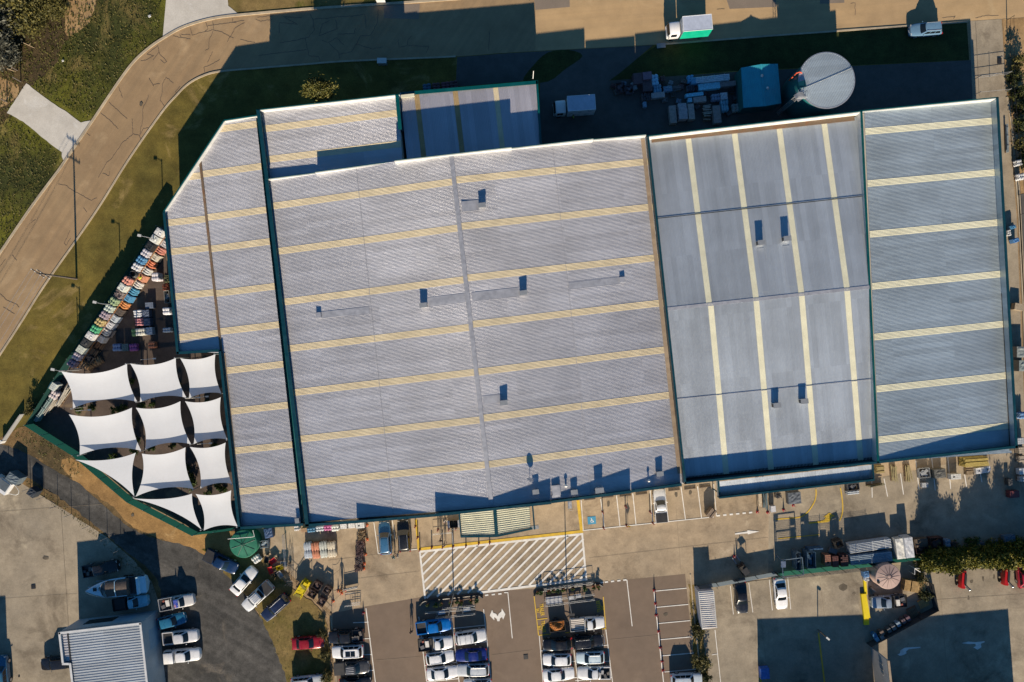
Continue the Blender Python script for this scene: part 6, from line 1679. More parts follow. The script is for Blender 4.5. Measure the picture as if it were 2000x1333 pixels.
# ------------------------------------------------------------------ fences
def fence(label, pts, h, mt, post_mt, gap=3.0, solid=True, mesh_top=0, name='fence', post_h=None, rails=0, stay=0):
    P = [W(*p) for p in pts]; c = P[0]
    t = thing(name, label, 'fence', (c.x, c.y, 0))
    for a, b in zip(P, P[1:]):
        d = b - a; L = d.length; d.normalize(); n = Vector((-d.y, d.x, 0))
        if solid:
            mb = MB(); mb.quad(*[(q.x, q.y, zz) for q, zz in ((a, .05), (b, .05), (b, h), (a, h))]); mb.build('panel', mt, t)
        k = max(1, round(L / gap))
        for i in range(k + 1):
            if i == k and b is not P[-1]: continue
            q = a + d * (L * i / k); mb = MB(); mb.tube(q + n * .05, q + n * .05 + Vector((0, 0, post_h or h + mesh_top + .08)), .04, 6); mb.build('post', post_mt, t)
            if stay:
                mb = MB(); mb.tube(q + n * .06 * stay, q + n * .9 * stay + Vector((0, 0, .1)) + Vector((0, 0, 0)), .03, 5)
                mb.v = [(x, y, z + (h * .75 if j < 5 else 0)) for j, (x, y, z) in enumerate(mb.v)]; mb.build('stay', post_mt, t)
        for i in range(rails):
            z = (h + mesh_top) * (i + 1) / rails; mb = MB(); mb.tube(a + Vector((0, 0, z)), b + Vector((0, 0, z)), .025, 5); mb.build('rail', post_mt, t)
        if mesh_top:
            mb = MB(); nv = int(L / .11)
            for i in range(nv + 1):
                q = a + d * (L * i / nv); mb.tube(q + Vector((0, 0, h)), q + Vector((0, 0, h + mesh_top)), .010, 3)
            for i in range(13): mb.tube(a + Vector((0, 0, h + mesh_top * i / 12)), b + Vector((0, 0, h + mesh_top * i / 12)), .012, 3)
            mb.build('wire_mesh', post_mt, t)
    return t
FG = cloth('dark green shade cloth', (.012, .075, .062), .45)
FGR = cloth('grey fence sheeting', (.16, .20, .24), .4)
FG2 = cloth('green fence sheeting', (.03, .13, .10), .4)
fence('dark green cloth fence along the clay bank below the shade sails', [(66, 828), (158, 886), (262, 975), (388, 1040)], 2.1, FG, STEEL, 3.0)
fence('short dark green fence from the sail corner to the wing', [(388, 1040), (464, 1030)], 1.7, FG, STEEL, 3.0)
fence('dark mesh fence behind the long pallet rack on the north-west side', [(66, 828), (122, 738), (318, 446)], 1.9, FG, STEEL, 3.2)
fence('grey sheet fence above the white container', [(1362, 1144), (1398, 1139), (1512, 1118)], 1.5, FGR, DARK, 2.6, stay=-1)
fence('green sheet fence with mesh extension along the yard', [(1514, 1118), (1692, 1099)], 1.9, FG2, DARK, 2.4, mesh_top=1.3, stay=-1)
fence('teal screen fence between yard and pink tank', [(1693, 1099), (1800, 1086)], 1.5, FG, DARK, 2.6)
fence('wire fence with thin dark posts along the concrete yard', [(18, 930), (60, 955), (140, 1005), (210, 1050), (262, 1095), (294, 1135)], 1.5, FG, STEEL, 2.7, solid=False, post_h=1.9, rails=0)
fence('low rail fence at the grass corner below the yellow cage', [(566, 1118), (648, 1198)], 1.0, FG, WOODD, 1.8, solid=False, rails=2)
fence('dark tubular gate across the east driveway', [(1903, 156), (1962, 148)], 1.5, FG, STEEL, 2.4, solid=False, rails=2, name='gate')
fence('second dark tubular gate nearer the east hall', [(1904, 186), (1964, 180)], 1.2, FG, STEEL, 4.8, solid=False, rails=1, name='gate')
fence('wire fence on the east boundary beside the sandy lot', [(1966, 40), (1968, 190), (1990, 420)], 1.5, FG, DARK, 3.2, solid=False, rails=2)
fence('dark grey screen beside the yellow kerb and pallets', [(1692, 1256), (1822, 1186), (1812, 1135)], 1.5, pm('charcoal screen', (.05, .055, .06), .6), DARK, 2.6)
fence('low steel mesh fence left of the concrete forecourt', [(556, 1042), (562, 1110)], 1.2, FG, STEEL, 2.2, solid=False, rails=3)
t = thing('grass_barrier', 'low grey barrier panel leaning at the grass edge left of the yard corner', 'barrier', tuple(W(30, 838)))
a, b = W(10, 862), W(47, 808); d = (b - a).normalized(); n = Vector((-d.y, d.x, 0)); mb = MB(); wallrun(a, b, -n, .05, .9, .12, mb, 0); mb.build('panel', WALLG, t)
mb = MB(); mb.box((a.x, a.y, .5), (.5, .3, 1.0), .9); mb.build('end_post', WHITEM, t)

# ---- poles -----------------------------------------------------------------
b = W(150, 545); t = thing('power_pole', 'tall timber power pole with two crossarms on the western verge', 'pole', (b.x, b.y, 0))
mb = MB(); mb.tube((b.x, b.y, 0), (b.x, b.y, 8.6), .16, 10, 0, .10); mb.build('post', POLE, t)
for z, l, a in ((8.35, 2.2, radians(-33)), (7.2, 2.2, radians(-33))):
    mb = MB(); dx, dy = cos(a) * l / 2, sin(a) * l / 2; mb.tube((b.x - dx, b.y - dy, z), (b.x + dx, b.y + dy, z), .07, 6); arm = mb.build('crossarm', POLE, t)
    for s in (-.95, -.4, .4, .95):
        mb = MB(); mb.lathe([(.05, 0), (.07, .08), (.04, .16)], (b.x + dx * s, b.y + dy * s, z + .06), 8); mb.build('insulator', WHITEM, arm)
k = 0
for s, z, e in ((-.95, 8.5, -60), (-.4, 8.5, -30), (.4, 8.5, 25), (.95, 8.5, 60)):
    a = radians(-33); p = Vector((b.x + cos(a) * 1.1 * s, b.y + sin(a) * 1.1 * s, z)); q = W(-330 + e * .3, 1140 + e * .35, 8.0)
    mb = MB(); pts = []
    for i in range(13):
        u = i / 12; r_ = p.lerp(q, u); r_.z -= 1.0 * 4 * u * (1 - u); pts.append(r_)
    mb.path(pts, .016, 4); k += 1
    solo(mb, 'overhead_wire', ALU, 'thin bright overhead wire running from the power pole down the street', 'wire', 'overhead wires')
for px, py, lb in ((237, 597, 'floodlight pole rising from the middle of the fence rack'), (320, 473, 'floodlight pole at the rack end beside the wing'), (159, 722, 'floodlight pole at the south end of the fence rack')):
    b = W(px, py); t = thing('floodlight_pole', lb, 'light pole', (b.x, b.y, 0), 0, 'floodlight poles of the nursery yard')
    mb = MB(); mb.tube((b.x, b.y, 0), (b.x, b.y, 5.0), .07, 8); mb.build('post', STEEL, t)
    mb = MB(); mb.tube((b.x, b.y, 4.9), (b.x - .7, b.y + .15, 5.0), .035, 6); mb.build('arm', STEEL, t)
    mb = MB(); mb.box((b.x - .95, b.y + .2, 5.0), (.5, .35, .12), -.2); mb.build('lamp_head', WHITEM, t)
for px, py, lb in ((886, 1160, 'tall car park light pole behind the left trolley bay'), (1107, 1156, 'tall car park light pole behind the right trolley bay')):
    b = W(px, py); t = thing('lamp_post', lb, 'lamp post', (b.x, b.y, 0), 0, 'car park light poles')
    mb = MB(); mb.tube((b.x, b.y, 0), (b.x, b.y, 8.6), .09, 8, 0, .06); mb.build('post', STEEL, t)
    mb = MB(); mb.box((b.x, b.y, 8.65), (.75, .35, .14)); mb.build('lamp_head', DARK, t)
b = W(1597, 1230); t = thing('lamp_post', 'short light pole with a pale lamp in the shaded neighbour yard', 'lamp post', (b.x, b.y, 0))
mb = MB(); mb.tube((b.x, b.y, 0), (b.x + .1, b.y, 2.6), .07, 8); mb.build('post', WOODD, t); mb = MB(); mb.box((b.x + .3, b.y - .2, 2.65), (.6, .25, .12), -.7); mb.build('lamp_head', WHITEM, t)
# small far-side roof mast shadows are real poles
# ---- bollards, cones ---------------------------------------------------------
def bollard(px, py, h, label, group):
    p = W(px, py); t = thing('bollard', label, 'bollard', (p.x, p.y, .09), 0, group)
    mb = MB(); mb.lathe([(.09, 0), (.09, h - .12)], (0, 0, 0), 12); mb.build('post', pm('maroon bollard', (.13, .025, .025), .5), t, 40, local=True)
    mb = MB(); mb.lathe([(.095, h - .117), (.095, h - .02), (.05, h)], (0, 0, 0), 12); mb.build('cap', pm('dark red cap', (.22, .03, .03), .5), t, 40, local=True)
    mb = MB(); mb.lathe([(.17, 0), (.17, .03), (.1, .05)], (0, 0, 0), 12); mb.build('base_plate', pm('maroon bollard', (.13, .025, .025), .5), t, 40, local=True)
for x, y in ((563, 270), (578, 345), (593, 428), (674, 413), (748, 410), (820, 405), (906, 402), (993, 385), (1067, 380), (716, 293), (790, 290), (837, 285)):
    bollard(650 + x / 3.48, 950 + y / 3.48, 1.0, 'maroon bollard guarding the yellow-edged footpath by the entrance awning', 'bollards along the entrance footpath')
for x, y in ((614, 172), (621, 280), (770, 135), (776, 264), (937, 172), (955, 247)):
    bollard(1000 + x / 3.48, 950 + y / 3.48, 1.05, 'maroon bollard standing on the painted lines of the shop-front bays', 'bollards in the shop-front bays')
p = W(1223, 1025.5); t = thing('diamond_sign', 'diamond shaped sign on a post in the shop-front bays', 'sign', (p.x, p.y, .09)); mb = MB(); mb.tube((.25, 0, 0), (.25, 0, 1.7), .035, 6); mb.build('post', STEEL, t, local=True)
mb = MB(); mb.add([(.25, .05, .55), (.6, .05, .95), (.25, .05, 1.35), (-.1, .05, .95), (.25, .07, .55), (.6, .07, .95), (.25, .07, 1.35), (-.1, .07, .95)], [(0, 1, 2, 3), (7, 6, 5, 4), (0, 4, 5, 1), (1, 5, 6, 2), (2, 6, 7, 3), (3, 7, 4, 0)]); mb.build('plate', PYEL, t, local=True)
def cone(px, py, label, group, col=ORANGE, h=.7):
    p = W(px, py); t = thing('traffic_cone', label, 'cone', (p.x, p.y, .09), random.uniform(0, 1.5), group)
    mb = MB(); mb.box((0, 0, .02), (.38, .38, .04)); mb.build('base', col, t, local=True)
    mb = MB(); mb.lathe([(.14, .042), (.095, h * .45)], (0, 0, 0), 14); mb.lathe([(.07, h * .62), (.03, h)], (0, 0, 0), 14); mb.build('cone', col, t, 40, local=True)
    mb = MB(); mb.lathe([(.095, h * .452), (.07, h * .618)], (0, 0, 0), 14); mb.build('band', LAMPW, t, 40, local=True)
for x, y in ((966, 706), (975, 797), (980, 875), (996, 985), (1008, 1095), (1020, 1190), (1026, 1250)):
    cone(1000 + x / 3.48, 950 + y / 3.48, 'red cone standing on the white line of the empty right-hand bays', 'red cones along the empty bays', RED, .95)
for x, y in ((717, 1026), (717.5, 1054), (714, 1083), (712, 1101), (711, 1111)):
    cone(x, y, 'orange cone along the right side of the caged goods row', 'orange cones beside the caged goods')
for x, y in ((651, 1174), (661, 1154), (667.5, 1159), (674, 1153)):
    cone(x, y, 'orange cone near the barrier gate on the forecourt', 'orange cones near the barrier gate')
cone(710, 1197, 'red cone at the corner of the left bay column', None, RED)
# ---- trolley bays with planters ---------------------------------------------
def bar_curve(px0, py0, px1, py1, label):
    a, b = W(px0, py0), W(px1, py1); d = (b - a).normalized(); n = Vector((-d.y, d.x, 0)); L = (b - a).length
    t = thing('planter_rail', label, 'planter rail', (a.x, a.y, 0))
    pts = []
    for i in range(25):
        u = i / 24; e = abs(2 * u - 1); off = -.55 * max(0, (e - .8) / .2) ** 2
        q = a + d * L * u + n * off; pts.append(Vector((q.x, q.y, .24)))
    mb = MB(); mb.path(pts, .15, 8); mb.build('kerb_bar', DARK, t, 40)
    return a, b
def rails_bay(pts, label, h=.95):
    t = thing('trolley_bay', label, 'trolley bay', tuple(W(*pts[0][0])))
    for a, b in pts:
        p, q = W(*a), W(*b); mb = MB(); mb.tube(p + Vector((0, 0, h)), q + Vector((0, 0, h)), .03, 6); mb.tube(p + Vector((0, 0, h * .5)), q + Vector((0, 0, h * .5)), .025, 6)
        k = 4
        for i in range(k): r_ = p.lerp(q, i / (k - 1)); mb.tube(r_ + Vector((0, 0, .08)), r_ + Vector((0, 0, h)), .025, 6)
        mb.build('rail', WHITEM, t)
rails_bay([((832, 1194), (929, 1186)), ((852, 1204), (928, 1196)), ((865, 1186), (928, 1180))], 'white railed trolley bay behind the left row of potted plants')
rails_bay([((1063, 1170), (1160, 1158)), ((1064, 1180), (1160, 1168)), ((1062, 1148), (1157, 1135))], 'dark railed trolley bay behind the right row of potted plants', 1.0)
bar_curve(819, 1174, 942, 1160, 'dark curved bar along the left row of potted plants'); bar_curve(1042, 1156, 1176, 1137, 'dark curved bar along the right row of potted plants')
TERRA = pm('terracotta pot', (.26, .075, .04), .7, 0, .2, 4)
def pot(px, py, s, mt, label, group):
    p = W(px, py, .3); t = thing('potted_plant', label, 'potted plant', (p.x, p.y, .09), px, group)
    mb = MB(); mb.lathe([(.22 * s, 0), (.30 * s, .42 * s), (.33 * s, .44 * s), (.33 * s, .5 * s), (.27 * s, .5 * s), (.25 * s, .42 * s)], (0, 0, 0), 16); mb.build('pot', mt, t, 40, local=True)
    if 'pot' not in TC: TC['pot'] = tree_meshes(*TP['pot'])
    o = inst('foliage', TC['pot'][1], t); o.location = (0, 0, .35 * s); o.scale = (s, s, s)
for i, x in enumerate((180, 350, 470, 690, 810, 900, 1110, 1240)):
    pot(820 + x / 11.11, 1130 + (590 - x * .1) / 11.11, (.72 + .15 * (i % 2)), TERRA if i % 3 != 1 else FG2, 'potted plant beside the curved bar of the left trolley bay', 'potted plants at the left trolley bay')
for i, x in enumerate((180, 240, 370, 450, 530, 620, 790, 990, 1150, 1220)):
    pot(1030 + x / 8.89, 1120 + (350 - x * .1) / 8.89, (.72 + .15 * (i % 2)), TERRA if i % 3 != 1 else FG2, 'potted plant beside the curved bar of the right trolley bay', 'potted plants at the right trolley bay')
def trolley(px, py, ang, label, group=None):
    p = W(px, py, .5); t = thing('trolley', label, 'trolley', (p.x, p.y, .09), radians(ang), group)
    mb = MB(); mb.box((0, 0, .35), (1.1, .6, .04)); mb.build('deck', ALU, t, local=True)
    mb = MB(); mb.path([(-.55, -.28, .37), (-.62, -.28, 1.0), (-.62, .28, 1.0), (-.55, .28, .37)], .02, 6); mb.build('handle', STEEL, t, local=True)
    for x in (-.4, .4):
        for y in (-.24, .24):
            mb = MB(); mb.tube((x, y - .02, .1), (x, y + .02, .1), .1, 10); mb.build('wheel', BLACK, t, local=True)
for i in range(4): trolley(1070 + i * 8, 1174 - i * .8, 95, 'metal trolley in the row parked in the right trolley bay', 'trolleys in the right trolley bay')
for x, y in ((912, 1191), (862, 1197), (1118, 1168), (1128, 1165)): trolley(x, y, 10, 'single metal trolley left inside a trolley bay', 'loose trolleys in the trolley bays')
trolley(1113, 987, 95, 'shiny flat trolley on the footpath right of the entrance awning'); 
for i in range(5): trolley(878 + i * 4, 1025 - i * .3, 95, 'metal trolley nested in the row left of the entrance awning', 'trolleys nested by the entrance')
# wheel stops
for x, y in ((528, 86), (650, 70), (770, 62), (878, 50), (1100, 24), (1208, 14), (1310, 2)):
    p = W(1000 + x / 3.48, 950 + y / 3.48); mb = MB(); mb.box((p.x, p.y, .16), (1.7, .16, .14), AM); solo(mb, 'wheel_stop', pm('dark wheel stop', (.07, .05, .035), .8), 'dark wheel stop at the head of a shop-front bay', 'wheel stop', 'wheel stops in the shop-front bays')
for x, y in ((653, 112), (770, 105), (878, 75), (1100, 55)):
    pass
# ---- goods on the forecourt -----------------------------------------------------
GF = 'goods stacked on the forecourt'
def zF(x, y): return (530 + x / 7.015, 1010 + y / 7.015)
for x, y, ang, sx, sy, h, kd, col, lb in (
    (345, 150, 6, .7, .9, .9, 'bags', (.50, .48, .48), 'white goods at the left end of the wall display'), (450, 180, 6, .9, .6, .7, 'block', (.40, .22, .10), 'brown boxed goods at the wall display'), (545, 178, 6, 1.2, .7, .8, 'bags', (.02, .18, .35), 'bright blue goods at the wall display'),
    (665, 160, 6, 1.2, .8, .9, 'bags', (.45, .50, .55), 'white and blue bags at the wall display, left of the magenta ones'), (775, 150, 6, 1.2, .8, .9, 'bags', (.50, .06, .28), 'magenta bags at the wall display'), (872, 155, 6, 1.1, .9, .9, 'bags', (.60, .62, .58), 'white bags right of the magenta ones at the wall'),
    (1000, 125, 6, 1.2, .8, 1.0, 'block', (.66, .66, .66), 'white boxes at the wall, first of three'), (1090, 118, 6, 1.2, .8, 1.0, 'block', (.68, .68, .67), 'white boxes at the wall, middle of three'), (1215, 118, 6, 1.3, .8, 1.0, 'block', (.64, .66, .66), 'white boxes at the wall, last before the cones'),
    (500, 460, 6, 1.15, 2.4, .85, 'bags', (.38, .43, .50), 'grey blue bag row, leftmost of the four rows on the forecourt'), (605, 465, 6, 1.1, 2.4, .85, 'bags', (.62, .20, .08), 'orange bag row, second of the four rows on the forecourt'), (712, 452, 6, 1.1, 2.4, .85, 'bags', (.48, .50, .44), 'white and grey bag row, third of the four rows on the forecourt'), (825, 450, 6, 1.2, 2.3, .85, 'bags', (.58, .50, .36), 'cream bag row, rightmost of the four rows on the forecourt'),
    (1230, 262, 8, 1.1, 1.2, 1.0, 'pots', (.50, .36, .20), 'tan caged goods at the top of the caged row'), (1215, 385, 8, 1.1, 1.1, 1.0, 'pots', (.30, .19, .18), 'brown caged goods second in the caged row'), (1205, 495, 8, 1.1, 1.1, 1.0, 'pots', (.28, .17, .17), 'dark red caged goods in the middle of the caged row'), (1190, 600, 8, 1.1, 1.1, 1.0, 'pots', (.34, .27, .25), 'grey brown caged goods fourth in the caged row'), (1185, 705, 8, 1.1, 1.1, 1.0, 'pots', (.30, .20, .18), 'brown caged goods at the bottom of the caged row'),
    (625, 945, 57, 1.0, 1.2, .9, 'crate', (.09, .045, .035), 'dark brown crate above its neighbour in the crate group'), (560, 1060, 57, 1.0, 1.2, .9, 'crate', (.08, .04, .03), 'dark brown crate nearest the yellow cage'), (765, 1010, 57, 1.0, 1.1, .9, 'crate', (.12, .075, .06), 'brown crate at the right of the crate group'), (685, 1170, 57, 1.0, 1.1, .9, 'crate', (.11, .06, .05), 'lowest brown crate by the rail fence')):
    stack(*zF(x, y), 0, ang, sx, sy, h, kd, col, lb, GF)
def z7(x, y): return (400 + x / 7.84, 1010 + y / 7.84)
stack(*z7(785, 650), 0, 35, 1.1, 1.1, .9, 'bags', (.60, .62, .60), 'white and silver bag stack right of the dark green tank', GF)
stack(*z7(975, 250), 0, 10, 1.2, 1.4, .8, 'wrap', (.01, .06, .18), 'dark blue wrapped goods by the shop wall right of the green tank', GF)
stack(*z7(905, 420), 0, 8, 1.2, 1.0, .8, 'crate', (.25, .32, .38), 'pale wire crate below the dark blue goods', GF)
p = W(*zF(430, 980), .8); t = thing('gas_cage', 'bright yellow steel cage rack standing diagonally on the forecourt', 'cage', (p.x, p.y, .09), radians(57)); YL = pm('bright yellow paint', (.62, .48, .0), .45, 0, .15, 2)
for s in (-1, 1):
    mb = MB(); mb.path([(-1.3, s * .6, 0), (-1.3, s * .6, 1.3), (1.3, s * .6, 1.3), (1.3, s * .6, 0)], .04); mb.build('frame', YL, t, local=True)
for z in (.2, .7, 1.2):
    mb = MB(); mb.box((0, 0, z), (2.6, 1.15, .04) if z < 1 else (.9, 1.15, .04)); mb.build('shelf', YL, t, local=True)
rq = random.Random(5)
for i in range(5):
    mb = MB(); mb.box((-1.05 + i * .5, rq.uniform(-.2, .2), 1.0), (.4, rq.uniform(.5, .9), .5), rq.uniform(-.3, .3)); mb.build('crate', YL if i % 3 else pm('olive crate', (.2, .17, .02), .6), t, local=True)
# wheelbarrows and small machines by the green tank
def barrow(px, py, ang, col, lb):
    p = W(px, py, .5); t = thing('wheelbarrow', lb, 'wheelbarrow', (p.x, p.y, .09), radians(ang), 'wheelbarrows and mowers by the green tank')
    mb = MB(); mb.loft([[(-.35, -.22, .3), (.35, -.22, .3), (.35, .22, .3), (-.35, .22, .3)], [(-.5, -.36, .62), (.55, -.34, .62), (.55, .34, .62), (-.5, .36, .62)]], cap=False); mb.add([(-.35, -.22, .305), (.35, -.22, .305), (.35, .22, .305), (-.35, .22, .305)], [(0, 1, 2, 3)]); mb.build('tray', col, t, local=True)
    for s in (-1, 1):
        mb = MB(); mb.path([(.75, s * .06, .2), (.2, s * .25, .28), (-1.0, s * .3, .6)], .02, 5); mb.build('handle', WOOD, t, local=True)
    mb = MB(); mb.tube((.8, -.05, .2), (.8, .05, .2), .2, 12); mb.build('wheel', BLACK, t, local=True)
    mb = MB(); mb.path([(-.4, -.25, 0), (-.3, -.2, .3)], .02); mb.path([(-.4, .25, 0), (-.3, .2, .3)], .02); mb.build('leg', DARK, t, local=True)
for x, y, a, c, lb in ((1045, 675, 40, RED, 'red wheelbarrow right of the silver bag stack'), (1015, 815, 110, RED, 'second red wheelbarrow lower down in the tool display'), (1150, 775, 20, YL, 'small yellow wheelbarrow in the tool display'), (950, 650, 80, DARK, 'black wheelbarrow between silver bags and red wheelbarrow'), (1215, 715, 0, STEEL, 'grey wheelbarrow at the right edge of the tool display'), (1090, 860, 60, DARK, 'black wheelbarrow at the bottom of the tool display'), (1160, 880, 130, STEEL, 'grey wheelbarrow beside the leaning poles')):
    barrow(*z7(x, y), a, c, lb)
t = thing('pole_rack', 'rack of thin leaning garden poles between tool display and yellow cage', 'pole rack', tuple(W(*z7(1310, 900))))
for i in range(9):
    p = W(*z7(1285 + i * 10, 1010 - (i % 4) * 60)); mb = MB(); mb.tube(p + Vector((0, 0, .1)), p + Vector((.05, .25, 1.9 + .1 * (i % 3))), .025, 5); mb.build('pole', RUST if i % 2 else STEEL, t)
mb = MB(); p, q = W(*z7(1280, 950)), W(*z7(1375, 950)); mb.tube(p + Vector((0, 0, .9)), q + Vector((0, 0, .9)), .03); mb.build('rail', STEEL, t)
# barrier gate and temporary fence frame on the forecourt
t = thing('barrier_gate', 'white flat barrier gate with orange feet lying beside the cones', 'barrier', tuple(W(680, 1150)))
for i, (a, b) in enumerate(((zF(1000, 970), zF(1190, 925)), (zF(1010, 1000), zF(1190, 955)), (zF(1010, 1050), zF(1150, 1030)))):
    p, q = W(*a), W(*b); mb = MB(); mb.tube(p + Vector((0, 0, .95 - .4 * i)), q + Vector((0, 0, .95 - .4 * i)), .03); mb.build('rail', WHITEM, t)
p, q = W(*zF(1000, 980)), W(*zF(1190, 940)); mb = MB(); wallrun(p, q, Vector((0, 1, 0)), .2, .92, .04, mb, 0); mb.build('panel', FGR, t)
for r_ in (p, q):
    mb = MB(); mb.tube(r_ + Vector((0, 0, .08)), r_ + Vector((0, 0, .95)), .03); mb.build('post', WHITEM, t)
rails_bay([((688, 1176), (705, 1174)), ((675, 1182), (704, 1178))], 'small dark hurdle at the top of the left bay column', .7)
rails_bay([((846, 1042), (884, 1038)), ((884, 1038), (886, 1062))], 'grey guard rails left of the entrance awning', .9)
# chain barriers around the barrier gate
for i, (a, b) in enumerate(((zF(845, 1150), zF(845, 790)), (zF(845, 790), zF(965, 690)), (zF(845, 1140), zF(960, 1045)), (zF(760, 1250), zF(845, 1150)))):
    p, q = W(*a), W(*b); mb = MB(); pts = [p.lerp(q, k / 6) + Vector((0, 0, .7 - .2 * 4 * (k / 6) * (1 - k / 6))) for k in range(7)]; mb.path(pts, .02, 4); solo(mb, 'barrier_chain', DARK, 'dark chain strung between the orange cones on the forecourt', 'chain', 'barrier chains on the forecourt')
